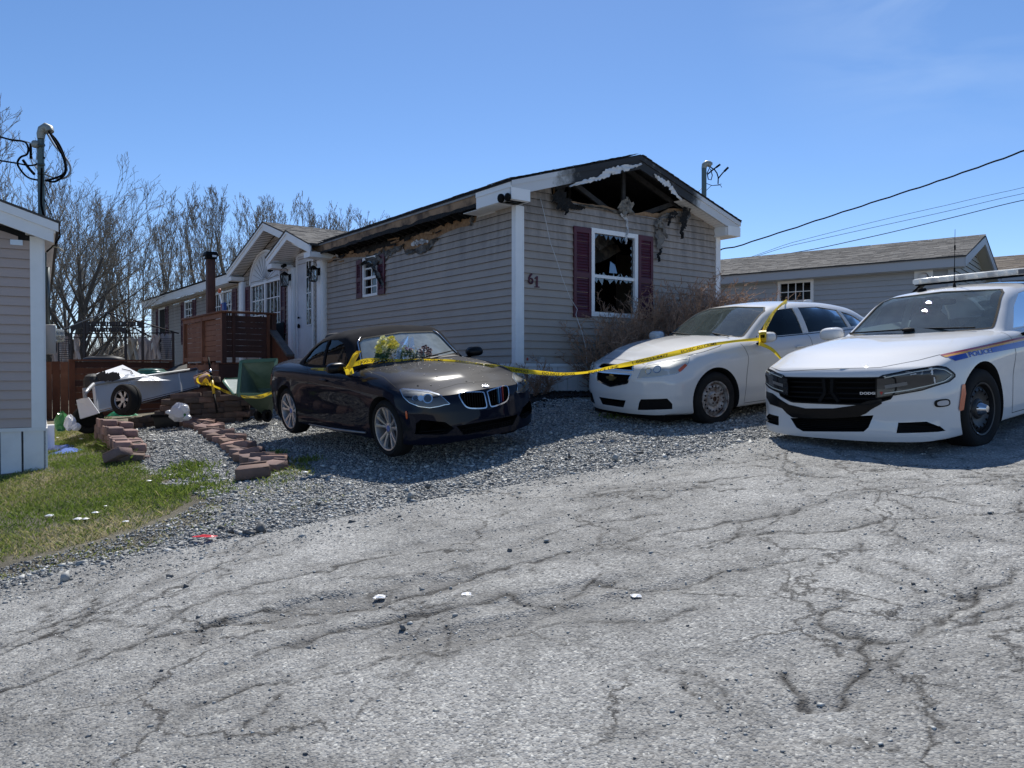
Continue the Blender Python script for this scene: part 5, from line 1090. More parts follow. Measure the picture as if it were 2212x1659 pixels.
# local frame: x along the gable wall, y along the long wall, z up from BASE
HM=Matrix(((.8,-.6,0,AX),(.6,.8,0,AY),(0,0,1,BASE),(0,0,0,1))); HMi=HM.inverted()
LAP=.1143; ZS=.556; ZE=2.96; WID=4.76; LEN=24.0; PK=2.34; OVR=.22; HW=2.64
def onlong(px,py,off=0.0):
    """photo pixel -> (b,z) on the long wall plane x=-off"""
    o=HMi@Vector((0,0,EYE)); d=HMi.to_3x3()@ray(px,py); t=(-off-o.x)/d.x; P=o+d*t; return (P.y,P.z)
def ongab(px,py,off=0.0):
    o=HMi@Vector((0,0,EYE)); d=HMi.to_3x3()@ray(px,py); t=(-off-o.y)/d.y; P=o+d*t; return (P.x,P.z)
H1=thing('mobile_home','beige mobile home number 61 with a burnt open gable, burnt eave and maroon shutters','house',(AX,AY,BASE),R(36.8699))
def plank(parent,f,x0,x1,z0,z1,top=None,bot=None,m=None,out=.022,name='siding_plank',step=.12):
    """sawtooth board; f(x,z,o)->3D with o = outward offset. top(x)/bot(x) clip"""
    xs=[x0]; 
    if top or bot:
        n=max(1,int((x1-x0)/step)); xs=[x0+(x1-x0)*i/n for i in range(n+1)]
    else: xs=[x0,x1]
    seg=[]; cur=[]
    for x in xs:
        zt=min(z1,top(x)) if top else z1; zb=max(z0,bot(x)) if bot else z0
        if zt-zb>.006: cur.append((x,zb,zt))
        else:
            if len(cur)>1: seg.append(cur)
            cur=[]
    if len(cur)>1: seg.append(cur)
    for s in seg:
        mb=MB(); vs=[]
        for (x,zb,zt) in s:
            ob=out*(1-(zb-z0)/(z1-z0))+.002; ot=out*(1-(zt-z0)/(z1-z0))+.002
            vs+=[f(x,zt,ot),f(x,zb,ob),f(x,zb,-.004)]
        n=len(s); fs=[]
        for i in range(n-1):
            fs+=[(3*i,3*i+1,3*i+4,3*i+3)]
        mb.add(vs,fs); mb.build(name,m or VINYL,parent,fix=False)
def cladding(parent,f,x0,x1,z0,z1,holes,top=None,lap=LAP,m=None,bot=None,out=.022):
    z=z0; 
    while z<z1-.01:
        zt=min(z+lap,z1) ; ztf=z+lap
        hs=sorted([h for h in holes if h[3]>z+.01 and h[2]<ztf-.01]); xs=x0
        segs=[]
        for h in hs:
            if h[0]>xs: segs.append((xs,h[0],None))
            segs.append((h[0],h[1],h)); xs=max(xs,h[1])
        if xs<x1: segs.append((xs,x1,None))
        for a,b,h in segs:
            lo=max(a,x0); hi=min(b,x1)
            if hi-lo<.01: continue
            if h is None: plank(parent,f,lo,hi,z,ztf,top if top else (lambda x:z1),bot,m,out)
            else:
                if h[2]>z+.015: plank(parent,f,lo,hi,z,ztf,(lambda x,q=h[2]:min(q,top(x) if top else z1)),bot,m,out)
                if h[3]<ztf-.015: plank(parent,f,lo,hi,z,ztf,top if top else (lambda x:z1),(lambda x,q=h[3]:q),m,out)
        z+=lap
fl=lambda b,z,o:(-o,b,z)       # long wall: outward is -x
fg=lambda a,z,o:(a,-o,z)       # gable wall: outward is -y
SL=.300
def shutter(parent,f,x0,x1,z0,z1,n1=12):
    mb=MB(); 
    def bx(a,b,c,d,o0,o1,q): q.add([f(u,w,o) for o in (o0,o1) for w in (c,d) for u in (a,b)],[(0,2,3,1),(4,5,7,6),(0,1,5,4),(2,6,7,3),(0,4,6,2),(1,3,7,5)])
    w=.055; zm=z0+(z1-z0)*.47
    bx(x0,x0+w,z0,z1,.012,.045,mb); bx(x1-w,x1,z0,z1,.012,.045,mb); bx(x0+w,x1-w,z0,z0+.09,.012,.044,mb); bx(x0+w,x1-w,z1-.09,z1,.012,.044,mb); bx(x0+w,x1-w,zm-.04,zm+.04,.012,.044,mb); bx(x0+w,x1-w,z0+.08,z1-.08,.012,.016,mb)
    o=mb.build('shutter',MAROON,parent)
    for za,zb in ((z0+.09,zm-.04),(zm+.04,z1-.09)):
        n=max(3,int((zb-za)/.045))
        for i in range(n):
            z=za+(zb-za)*(i+.5)/n; h=(zb-za)/n
            q=MB(); q.add([f(u,zz,oo) for u in (x0+w,x1-w) for zz,oo in ((z-h*.5,.040),(z-h*.42,.040),(z+h*.5,.020),(z+h*.42,.018))],[(0,1,5,4),(1,2,6,5),(2,3,7,6),(3,0,4,7),(0,3,2,1),(4,5,6,7)]); q.build('louvre',MAROON,o)
    return o
def window(parent,f,x0,x1,z0,z1,rows,cols,sash=True,fw=.055,glass=None,split=.5,name='window',deep=.03,mw=.013):
    def bx(q,a,b,c,d,o0,o1): q.add([f(u,w,o) for o in (o0,o1) for w in (c,d) for u in (a,b)],[(0,2,3,1),(4,5,7,6),(0,1,5,4),(2,6,7,3),(0,4,6,2),(1,3,7,5)])
    mb=MB(); bx(mb,x0,x0+fw,z0,z1,-.04,deep); bx(mb,x1-fw,x1,z0,z1,-.04,deep); bx(mb,x0+fw,x1-fw,z0,z0+fw,-.04,deep-.002); bx(mb,x0+fw,x1-fw,z1-fw,z1,-.04,deep-.002)
    zm=z0+(z1-z0)*split
    if sash: bx(mb,x0+fw,x1-fw,zm-.025,zm+.025,-.03,.018)
    o=mb.build(name,TRIM,parent)
    if glass is not False:
        for (a,b) in (((z0+fw,zm-.025),(zm+.025,z1-fw)) if sash else ((z0+fw,z1-fw),)):
            q=MB(); bx(q,x0+fw,x1-fw,a,b,-.022,-.018); q.build('pane',glass or GWIN,o)
            m2=MB()
            for i in range(1,cols): u=x0+fw+(x1-x0-2*fw)*i/cols; bx(m2,u-mw,u+mw,a,b,-.020,-.006)
            for j in range(1,rows): w=a+(b-a)*j/rows; bx(m2,x0+fw,x1-fw,w-mw,w+mw,-.020,-.007)
            if m2.v: m2.build('muntins',TRIM,o)
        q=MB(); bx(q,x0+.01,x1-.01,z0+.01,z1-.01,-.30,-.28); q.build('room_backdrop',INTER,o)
    return o
# ---- main home: shell behind the siding
sh=MB(); sh.box(.34,.40,7.2,LEN,ZS-.5,ZE-.05); sh.build('wall_core',INTER,H1)
sh=MB(); sh.box(.0,WID,LEN-.1,LEN,ZS-.5,ZE); sh.box(WID-.1,WID,0.02,LEN-.1,ZS-.5,ZE+.22); sh.build('far_walls',VINYL,H1)
sh=MB(); sh.box(.11,WID-.11,.12,LEN-.12,.45,.50); sh.build('floor_deck',INTER,H1)
sh=MB(); sh.box(.11,WID-.11,2.6,2.7,.5,3.05); sh.build('partition_wall',INTER,H1); MB().box(.34,.38,.2,7.2,ZS-.3,ZE-.02).build('inner_wall',INTER,H1)
# skirting panels
i=0; a=-.0
mb=MB()
for k in range(int(WID/.205)+1):
    a0=k*.205; a1=min(a0+.197,WID); q=MB().box(a0,a1,-.010,.02,-1.0,ZS-.05); q.build('skirting_panel',SKIRTM,H1)
MB().box(0,WID,.0,.03,-1.0,ZS-.04).build('skirting_backing',mat('skirt_shadow',(.30,.31,.33),.6),H1)
MB().box(-.012,WID,-.028,-.0,ZS-.055,ZS-.005).build('skirting_rail',SKIRTM,H1)
for k in range(36):
    b0=k*.205; q=MB().box(-.010,.02,b0,b0+.197,-1.0,ZS-.05); q.build('skirting_panel',SKIRTM,H1)
MB().box(.0,.03,0,LEN,-1.0,ZS-.04).build('skirting_backing',MATS['skirt_shadow'],H1); MB().box(-.028,0,.0,7.3,ZS-.055,ZS-.005).build('skirting_rail',SKIRTM,H1)
# ---- long wall openings
def win_long(x0,x1,y0,y1):  # pixels; returns b0,b1,z0,z1
    ba,_=onlong(x1,700); bb,_=onlong(x0,700); zt=onlong((x0+x1)/2,y0)[1]; zb=onlong((x0+x1)/2,y1)[1]; return (ba,bb,zb,zt)
w1=win_long(786,819,554,640); w2=win_long(543.5,608.5,608,716); w3=win_long(462,503.7,630,716); w4=win_long(400,418,650,743); w5=win_long(344,359,665,742)
door=win_long(643.5,681,545,775)
# burnt eave: siding top curve between the corner fascia and the porch gable
BC=[(1390,590),(1330,640),(1240,655),(1150,690),(1060,735),(1010,790),(960,850),(880,868),(800,880),(770,870),(745,800),(700,845),(610,905),(520,925),(410,912),(300,915),(240,918),(190,893),(80,905)]
BC=[onlong(1250/1.8228+x/2.212/1.8228, 600/1.8228+y/2.212/1.8228) for x,y in BC]; BC=sorted(BC); bb_=[p[0] for p in BC]; bz_=[p[1] for p in BC]
def longtop(b): return float(np.interp(b,bb_,bz_,left=ZE,right=ZE)) if b<7.3 else ZE
HL=[(w[0],w[1],w[2],w[3]) for w in (w1,w2,w3,w4,w5)]+[(door[0],door[1],.0,door[3])]
cladding(H1,fl,.07,7.20,ZS,ZE,HL,top=longtop)
cladding(H1,fl,7.38,LEN,ZS,ZE,HL)
# sheathing exposed by the fire: tan board then charcoal
CC=[(1380,565),(1180,600),(1060,640),(960,690),(900,700),(760,760),(690,770),(560,830),(460,870),(330,880),(230,885),(150,900)]
CC=sorted([onlong(1250/1.8228+x/2.212/1.8228, 600/1.8228+y/2.212/1.8228) for x,y in CC]); cb=[p[0] for p in CC]; cz=[p[1] for p in CC]
def strip_wall(parent,f,xs,lo,hi,o,m,name,th=.012):
    mb=MB(); vs=[]
    for x in xs: vs+=[f(x,lo(x),o),f(x,hi(x),o),f(x,lo(x),o-th),f(x,hi(x),o-th)]
    n=len(xs); fs=[]
    for i in range(n-1): fs+=[(4*i,4*i+1,4*i+5,4*i+4),(4*i,4*i+4,4*i+6,4*i+2),(4*i+1,4*i+3,4*i+7,4*i+5)]
    mb.add(vs,fs); return mb.build(name,m,parent,fix=False)
def jag(s,a,fr=9): return lambda x:a*(float(fnoise(np.array([x]),np.array([s*1.7]),fr,s))-.5)
xs=np.linspace(1.0,7.2,160); j1=jag(3,.07,12); j2=jag(5,.16,9)
strip_wall(H1,fl,xs,lambda b:longtop(b)-.03,lambda b:max(longtop(b)-.02,float(np.interp(b,cb,cz))+j1(b)),-.004,OSB,'burnt_sheathing')
strip_wall(H1,fl,xs,lambda b:min(longtop(b),float(np.interp(b,cb,cz)))-.05,lambda b:ZE,-.012,CHAR,'charred_sheathing')
# charred blocking / rafter tails in the burnt soffit, broken tan splinters
for k in range(26):
    b=1.1+k*.235+random.uniform(-.05,.05); MB().bar((-.26,b,ZE+.10),(.02,b+random.uniform(-.02,.02),ZE+.02+random.uniform(-.03,.03)),.038,.09).build('rafter_tail',CHAR,H1)
for k in range(16):
    b=random.uniform(2.0,6.6); z=ZE-random.uniform(.02,.22); MB().bar((-.035,b,z),(-.05,b+random.uniform(.1,.35),z+random.uniform(-.03,.03)),.012,.02+random.random()*.03).build('splinter',[OSB,CHAR][k%3==0],H1)
# melted siding and wrap hanging at the burnt edge
def curl(parent,f,pts,wid,m,name,seed=0,th=.0,amp=.03):
    """ragged hanging sheet along pts [(x,z,halfwidth,outward)]"""
    rr=random.Random(seed); mb=MB(); vs=[]; nn=len(pts); K=7
    for i,(x,z,w,o) in enumerate(pts):
        for k in range(K):
            t=k/(K-1)*2-1; e=1+rr.uniform(-.35,.35) if abs(t)==1 else 1
            vs.append(f(x+t*w*e,z+rr.uniform(-amp,amp)*.6,o+amp*math.sin(t*3.4+i*.9+seed)+rr.uniform(-amp,amp)*.4))
    fs=[(i*K+k,i*K+k+1,(i+1)*K+k+1,(i+1)*K+k) for i in range(nn-1) for k in range(K-1)]
    mb.add(vs,fs); return mb.build(name,m,parent,smooth=60,fix=False)
def L_(x,y): return onlong((1250+x/2.212)/1.8228,(600+y/2.212)/1.8228)
def along(path,w,m,name,seed,o=.03,K=5,conv=L_,parent=None,f=fl,amp=.02):
    """sheet following path in photo pixels with given vertical half width in metres"""
    rr=random.Random(seed); P=[conv(*p) for p in path]; n=max(8,len(P)*5); ts=np.linspace(0,len(P)-1,n); mb=MB(); vs=[]
    for i,t in enumerate(ts):
        x=np.interp(t,range(len(P)),[p[0] for p in P]); z=np.interp(t,range(len(P)),[p[1] for p in P]); ww=np.interp(t,range(len(w)),w)
        i0=min(int(t),len(P)-2); dx=P[i0+1][0]-P[i0][0]; dz=P[i0+1][1]-P[i0][1]; L=math.hypot(dx,dz)+1e-6; nx_,nz_=-dz/L,dx/L
        for k in range(K):
            s=k/(K-1)*2-1; e=1+(rr.uniform(-.5,.5) if abs(s)==1 else 0)
            vs.append(f(x+nx_*s*ww*e,z+nz_*s*ww*e,o+amp*math.sin(s*4+i*.8)+rr.uniform(-amp,amp)*.5))
    fs=[(i*K+k,i*K+k+1,(i+1)*K+k+1,(i+1)*K+k) for i in range(n-1) for k in range(K-1)]
    return mb.add(vs,fs).build(name,m,parent or H1,smooth=60,fix=False)
along([(1060,745),(1000,800),(950,850),(860,862),(775,872)],[.02,.05,.08,.05,.04],WRAPM,'melted_siding',3)
along([(760,800),(730,840),(680,850),(610,890),(540,930),(430,915)],[.02,.03,.06,.10,.10,.05],WRAPM,'melted_siding',4)
along([(555,900),(540,985)],[.10,.03],WRAPM,'melted_siding',14,o=.06)
along([(405,985),(440,965),(480,975),(520,1000),(545,1040),(575,1100),(605,1170)],[.02,.04,.03,.045,.05,.05,.04],WRAPM,'hanging_melted_strip',5,o=.09)
along([(520,1000),(600,1160)],[.03,.015],CHAR,'hanging_melted_strip',6,o=.105)
along([(420,975),(450,962),(490,975),(515,992)],[.025,.03,.035,.03],CHAR,'hanging_melted_strip',16,o=.105)
along([(190,888),(205,905),(215,915)],[.03,.04,.02],CHAR,'melted_siding',7)
along([(1370,570),(1350,600),(1350,640)],[.06,.03,.015],WRAPM,'melted_siding',8)
along([(820,800),(880,785),(970,775)],[.03,.045,.03],HWRAP,'house_wrap',9,o=.012,amp=.004)
q0=L_(848,803); q1=L_(958,775)
text_obj('wrap_lettering','DuPont',lambda x,y,z:fl(q0[0]+(q1[0]-q0[0])*x,q0[1]+(q1[1]-q0[1])*x+y*1.0-.02,.024),mat('print_grey',(.12,.12,.13),.6),H1,size=.11,width=1.0)
for a,b in (((1395,583),(1555,548)),((80,925),(185,905))):
    p,q=L_(*a),L_(*b); MB().add([fl(p[0],p[1]-.0,.012),fl(q[0],q[1]-.0,.012),fl(q[0],q[1]+.075,.012),fl(p[0],p[1]+.075,.012)],[(0,1,2,3)]).build('nailing_strip',HWRAP,H1,fix=False)
# fascia: white piece at the corner, raw sub-fascia where burnt, white again beyond the porch
OV=.30
bF=onlong(1031,440,OV)[0]; b_far=7.0
def zf(z): return z
ZT=ZE+.24; 
MB().box(-OV-.02,-OV+.01,-.30,bF,ZE-.03,ZT-.05).build('fascia',TRIM,H1); MB().box(-OV-.032,-OV-.02,-.30,bF,ZT-.10,ZT).build('drip_edge',TRIM,H1); MB().box(-OV-.032,-OV-.02,bF,b_far,ZT-.055,ZT).build('drip_edge',mat('weathered_drip',(.26,.27,.27),.6,noise=(5,5,.4,.7),col2=(.15,.14,.13)),H1)
strip_wall(H1,lambda b,z,o:(-OV-o,b,z),np.linspace(bF,b_far,90),lambda b:ZT-.20+jag(8,.03,4)(b),lambda b:ZT-.05,.014,mat('raw_fascia',(.33,.21,.12),.8,noise=(3,8,.40,.62),col2=(.08,.05,.03)),'burnt_fascia',.03)
strip_wall(H1,lambda b,z,o:(-OV-o,b,z),np.linspace(bF+.02,b_far,120),lambda b:ZT-.235+jag(9,.05,8)(b),lambda b:ZT-.175+jag(11,.09,3)(b),.018,CHAR,'charred_fascia_edge',.02)
MB().box(-OV-.02,-OV+.01,13.1,LEN+.3,ZE-.02,ZT-.02).build('fascia',TRIM,H1); MB().box(-OV-.03,-OV-.02,13.1,LEN+.3,ZT-.06,ZT).build('drip_edge',TRIM,H1)
for k in range(12): b=-.25+k*.105; MB().box(-OV+.01,-.0,b,b+.098,ZE-.035,ZE-.028).build('soffit_board',TRIM,H1)
MB().box(-OV+.01,-.0,13.1,LEN+.3,ZE-.035,ZE-.028).build('soffit',TRIM,H1)
# flood light on the corner fascia
def blob(name,c,s,m,parent,p=2.4): return rbox(c,s,p,8).build(name,m,parent,smooth=True)
p1=onlong(1087,429,OV+.05); p2=onlong(1096,428,OV+.05)
fl1=thing('flood_light','black twin flood light on the white corner fascia under the roof','flood light'); fl1.matrix_world=HM
blob('lamp_head',(-OV-.09,p1[0],p1[1]),(.05,.055,.065),BLACK,fl1); blob('lamp_head',(-OV-.06,p2[0]-.02,p2[1]+.01),(.04,.05,.06),BLACK,fl1); MB().bar((-OV-.03,p2[0]+.02,p2[1]),(-OV-.09,p1[0],p1[1]),.02).build('bracket',BLACK,fl1)
# main roof: two slopes + shingle rows on the visible edges
RZ=ZT+HW*SL
def roof_slab(parent,f,x0,x1,y0,y1,z0,z1,th,m,name):
    return MB().add([f(x0,y0,z0),f(x1,y0,z1),f(x1,y1,z1),f(x0,y1,z0),f(x0,y0,z0-th),f(x1,y0,z1-th),f(x1,y1,z1-th),f(x0,y1,z0-th)],[(0,1,2,3),(7,6,5,4),(0,4,5,1),(1,5,6,2),(2,6,7,3),(3,7,4,0)]).build(name,m,parent)
idf=lambda x,y,z:(x,y,z)
for rb0,rb1,rx0 in ((-.32,6.72,-OV-.04),(6.721,13.0,.04),(13.001,LEN+.3,-OV-.04)): zz0=ZT+.018+(rx0+OV)*SL; roof_slab(H1,idf,rx0,PK,rb0,rb1,zz0,RZ+.018,.03,CHAR,'roof')
roof_slab(H1,idf,WID+OVR+.04,PK,-.32,LEN+.3,ZT+.018,RZ+.018,.03,CHAR,'roof')
roof_slab(H1,idf,.05,PK,.75,LEN+.2,ZT-.02+(.05+OV)*SL,RZ-.02,.012,CHAR,'roof_deck')
def shingles(parent,f,along_,slope_len,name,m,exposure=.14,tab=.33,th=.008,jit=.35,skip=None):
    """f(s,t,h): s along eave, t up slope (metres), h normal offset. joined tabs"""
    V=[];F=[];T=[];rr=random.Random(5); r=0; t=0
    while t<slope_len-.02:
        s=-rr.random()*tab
        while s<along_:
            w=tab*rr.uniform(.45,1.0); a,b=max(s,0),min(s+w-.004,along_)
            if b-a>.02 and not (skip and skip(a,t)):
                h=th*rr.uniform(.6,1.6); t1=min(t+exposure*1.15,slope_len); n=len(V); V+=[f(a,t,h),f(b,t,h),f(b,t1,.001),f(a,t1,.001),f(a,t,-.004),f(b,t,-.004)]; F+=[(n,n+1,n+2,n+3),(n,n+4,n+5,n+1)]; T+=[rr.random()*.9]*6
            s+=w
        t+=exposure
    me=bpy.data.meshes.new(name); me.from_pydata([tuple(v) for v in V],[],F); at_=me.attributes.new('tone','FLOAT','POINT'); at_.data.foreach_set('value',T); o=link(name,me,m,parent); o['kind']='stuff'; return o
cs,sn=math.cos(math.atan(SL)),math.sin(math.atan(SL))
shingles(H1,lambda s,t,h:(-OV-.045+t*cs-h*sn,-.33+s,ZT+.022+t*sn+h*cs),LEN+.6,HW/cs,'shingles',SHG,skip=lambda s,t:6.9<s<13.4 and t<.40)
shingles(H1,lambda s,t,h:(WID+OVR+.045-t*cs+h*sn,-.33+s,ZT+.022+t*sn+h*cs),LEN+.6,HW/cs,'shingles',SHG)
# ---- gable end
def G_(x,y,off=0.0): return ongab((2000+x/2.212)/1.8228,(550+y/2.212)/1.8228,off)
wg=G_(715,770)[0],G_(1122,830)[0],G_(900,1548)[1],G_(900,795)[1]
wgx0,wgx1,wgz0,wgz1=wg
HE=[(405,470),(440,500),(520,545),(600,560),(690,575),(800,590),(860,612),(960,640),(1020,645),(1100,660),(1180,668),(1320,690),(1400,665),(1500,610),(1590,590)]
he=sorted([G_(*p) for p in HE]); hx_=[p[0] for p in he]; hz_=[p[1] for p in he]
def rake(a): return ZT-.06+(HW-abs(a-PK))*SL
def gabtop(a):
    r=rake(a)-.03
    if hx_[0]<a<hx_[-1]: return min(r,float(np.interp(a,hx_,hz_)))
    return r
cladding(H1,fg,.07,WID-.05,ZS,RZ,[(wgx0,wgx1,wgz0,wgz1)],top=gabtop)
# studs / top plate exposed
xs=np.linspace(hx_[0],hx_[-1],110); j3=jag(21,.05,11); j4=jag(22,.09,6)
TE=[(700,560),(860,575),(965,610),(980,650),(1130,640),(1200,625),(1250,640),(1330,640),(1400,600),(1500,600)]; te=sorted([G_(*p) for p in TE])
strip_wall(H1,fg,xs,lambda a:gabtop(a)-.04,lambda a:max(gabtop(a)-.03,min(float(np.interp(a,[p[0] for p in te],[p[1] for p in te]))+j3(a)*.6,gabtop(a)+.16)),-.008,OSB,'exposed_top_plate',.05)
def rect_prism(q,f,a,b,w,o0,o1):
    a=Vector(a); b=Vector(b); d=(b-a).normalized(); n=Vector((-d.y,d.x))*w/2; P=[a+n,b+n,b-n,a-n]; q.add([f(p.x,p.y,o) for o in (o0,o1) for p in P],[(0,1,2,3),(7,6,5,4),(0,4,5,1),(1,5,6,2),(2,6,7,3),(3,7,4,0)]); return q
for k,y in enumerate((.10,1.5)):
    a0=(.25,ZE+.18); pk=(PK,RZ-.10); a1=(WID-.25,ZE+.18)
    f2=lambda a,z,o,y=y:(a,y-o,z)
    for s,e,w,nm in ((( .1,ZE+.10),pk,.09,'truss_chord'),((WID-.1,ZE+.10),pk,.09,'truss_chord'),((.1,ZE-.02),(WID-.1,ZE-.02),.09,'truss_chord'),((PK,ZE+.02),(PK,RZ-.12),.07,'king_post'),((1.25,ZE+.48),(PK-.1,ZE+.05),.08,'truss_web'),((WID-1.15,ZE+.48),(PK+.1,ZE+.05),.08,'truss_web')):
        rect_prism(MB(),f2,s,e,w,-.0,.04).build(nm,mat('charred_truss',(.035,.033,.032),.8,noise=(12,6,.4,.7),col2=(.012,.011,.011),bump=(30,.6,.01)),H1)
MB().prism([(.1,ZE-.1),(WID-.1,ZE-.1),(WID-.1,ZE+.12),(PK,RZ-.12),(.1,ZE+.12)],2.2,2.25,lambda u,v,w:(u,w,v)).build('attic_depth',INTER,H1)
MB().box(.1,WID-.1,.16,2.2,ZE-.10,ZE-.08).build('burnt_ceiling',CHAR,H1)
# rakes
def rakeboard(a0,a1,lo,hi,m,name,o0=.27,o1=.31,parent=H1,jl=None):
    xs=np.linspace(a0,a1,40); base=lambda a:ZT+(HW-abs(a-PK))*SL
    mb=MB(); vs=[]
    for a in xs:
        j=jl(a) if jl else 0
        for o in (o0,o1): vs+=[(a,-o,base(a)+lo+j),(a,-o,base(a)+hi)]
    fs=[]
    for i in range(len(xs)-1): b=4*i; fs+=[(b+2,b+3,b+7,b+6),(b,b+4,b+5,b+1),(b,b+2,b+6,b+4),(b+1,b+5,b+7,b+3)]
    fs+=[(0,1,3,2),(len(vs)-4,len(vs)-2,len(vs)-1,len(vs)-3)]
    return mb.add(vs,fs).build(name,m,parent)
def rakemat():
    def f(n,l,p):
        tcn=n.new('ShaderNodeTexCoord'); sx=n.new('ShaderNodeSeparateXYZ'); l.new(tcn.outputs['Object'],sx.inputs[0])
        mr=n.new('ShaderNodeMapRange'); mr.inputs[1].default_value=.25; mr.inputs[2].default_value=1.05; l.new(sx.outputs['X'],mr.inputs[0])
        m2=n.new('ShaderNodeMapRange'); m2.inputs[1].default_value=WID-.75; m2.inputs[2].default_value=WID-1.15; l.new(sx.outputs['X'],m2.inputs[0])
        mn=n.new('ShaderNodeMath'); mn.operation='MINIMUM'; l.new(mr.outputs[0],mn.inputs[0]); l.new(m2.outputs[0],mn.inputs[1])
        z=nzn(n,l,tcn,7,7,.7); a=n.new('ShaderNodeMath'); a.operation='MULTIPLY_ADD'; l.new(z.outputs['Fac'],a.inputs[0]); a.inputs[1].default_value=1.1; l.new(mn.outputs[0],a.inputs[2])
        r=ramp(n,[(.55,(.60,.61,.62)),(.72,(.30,.30,.29)),(.95,(.06,.058,.055)),(1.0,(.018,.017,.017))]); m3=n.new('ShaderNodeMath'); m3.operation='MULTIPLY'; m3.inputs[1].default_value=.68; l.new(a.outputs[0],m3.inputs[0]); l.new(m3.outputs[0],r.inputs['Fac'])
        l.new(r.outputs['Color'],p.inputs['Base Color']); p.inputs['Roughness'].default_value=.65
    return attrmat('fire_stained_trim',f)
RKM=rakemat()
rakeboard(-OV,PK,-.22,-.055,RKM,'rake_board'); rakeboard(PK,WID+OVR,-.22,-.055,RKM,'rake_board')
rakeboard(-OV-.02,PK,-.075,.0,RKM,'rake_drip',.305,.325); rakeboard(PK,WID+OVR+.02,-.075,.0,RKM,'rake_drip',.305,.325)
# eave returns (boxed ends)
aR=ongab(1145.5,430,.315)[0]; MB().box(-OV-.02,aR,-.315,-.27,ZE-.03,ZT-.10).build('eave_return',TRIM,H1); MB().box(-OV,aR,-.27,-.0,ZE-.035,ZE-.03).build('return_soffit',TRIM,H1)
MB().box(WID-.12,WID+OVR+.02,-.315,-.27,ZE-.03,ZT-.10).build('eave_return',TRIM,H1); MB().box(WID-.12,WID+OVR,-.27,.2,ZE-.036,ZE-.03).build('return_soffit',TRIM,H1); MB().box(WID-.13,WID-.12,-.27,0,ZE-.03,ZE+.15).build('return_soffit',TRIM,H1)
# rake soffits (unburnt lower ends)
for s in (0,1):
    rng_=np.linspace(aR,.75,6) if s==0 else np.linspace(WID-1.25,WID-.13,14)
    for a,b in zip(rng_[:-1],rng_[1:]):
        za=ZT-.20+(HW-abs(a-PK))*SL; zb=ZT-.20+(HW-abs(b-PK))*SL; MB().add([(a,-.27,za),(b-.008,-.27,zb),(b-.008,0,zb),(a,0,za)],[(0,1,2,3)]).build('soffit_board',TRIM,H1,fix=False)
# melted white soffit strips hanging under the rakes
def S_(x,y): return G_(x,y,.335)
W2=mat('peeled_trim',(.62,.63,.64),.6,noise=(6,5,.55,.8),col2=(.25,.24,.23))
along([(535,408),(620,378),(720,352),(800,335),(860,290),(930,265),(1010,250),(1080,235),(1165,212)],[.010,.02,.03,.03,.055,.05,.042,.035,.012],W2,'peeled_soffit_strip',31,o=.335,conv=S_,f=fg,amp=.012)
along([(1275,300),(1320,345),(1380,380),(1420,420),(1460,470),(1515,525)],[.012,.035,.05,.05,.04,.012],W2,'peeled_soffit_strip',32,o=.335,conv=S_,f=fg,amp=.012)
strip=lambda pts,w,m,seed,o,nm='hanging_burnt_rag',am=.02: along(pts,w,m,nm,seed,o=o,conv=lambda x,y:G_(x,y,.1),f=fg,amp=am)
strip([(410,460),(450,510),(490,560),(510,610),(500,655)],[.10,.16,.13,.05,.01],CHAR,41,.10)
strip([(480,530),(560,570),(640,590),(690,585)],[.10,.07,.03,.02],CHAR,42,.05)
strip([(600,560),(720,570),(850,592),(960,620),(1050,650)],[.012,.02,.015,.02,.015],WRAPM,52,.04)
strip([(990,560),(1050,590),(1110,600)],[.12,.13,.11],mat('torn_insulation',(.30,.275,.235),.9,noise=(16,6,.4,.7),col2=(.12,.11,.10),bump=(30,1,.03)),43,.05,'torn_insulation',.035)
strip([(1000,640),(1050,690),(1062,760),(1052,850),(1045,905)],[.02,.02,.012,.015,.015],W2,44,.05,'hanging_trim_strip')
strip([(1315,690),(1330,760),(1335,850),(1335,950)],[.03,.09,.09,.05],mat('sooty_wrap',(.20,.185,.165),.8,noise=(5,6,.4,.7),col2=(.09,.08,.07)),45,.07)
strip([(1320,700),(1350,760),(1385,860)],[.05,.06,.01],MATS['sooty_wrap'],46,.10)
strip([(1345,940),(1330,980),(1318,1020),(1330,1060)],[.02,.035,.035,.02],CHAR,47,.08)
strip([(1330,690),(1400,660),(1470,640)],[.02,.05,.05],MATS['sooty_wrap'],51,.06)
strip([(1480,635),(1430,660),(1410,700),(1405,750)],[.05,.06,.035,.02],CHAR,48,.09)
strip([(1545,590),(1535,660),(1520,740),(1505,800),(1510,865)],[.06,.09,.07,.04,.03],CHAR,49,.12)
strip([(1580,600),(1560,680),(1545,720)],[.02,.03,.01],WRAPM,50,.12)
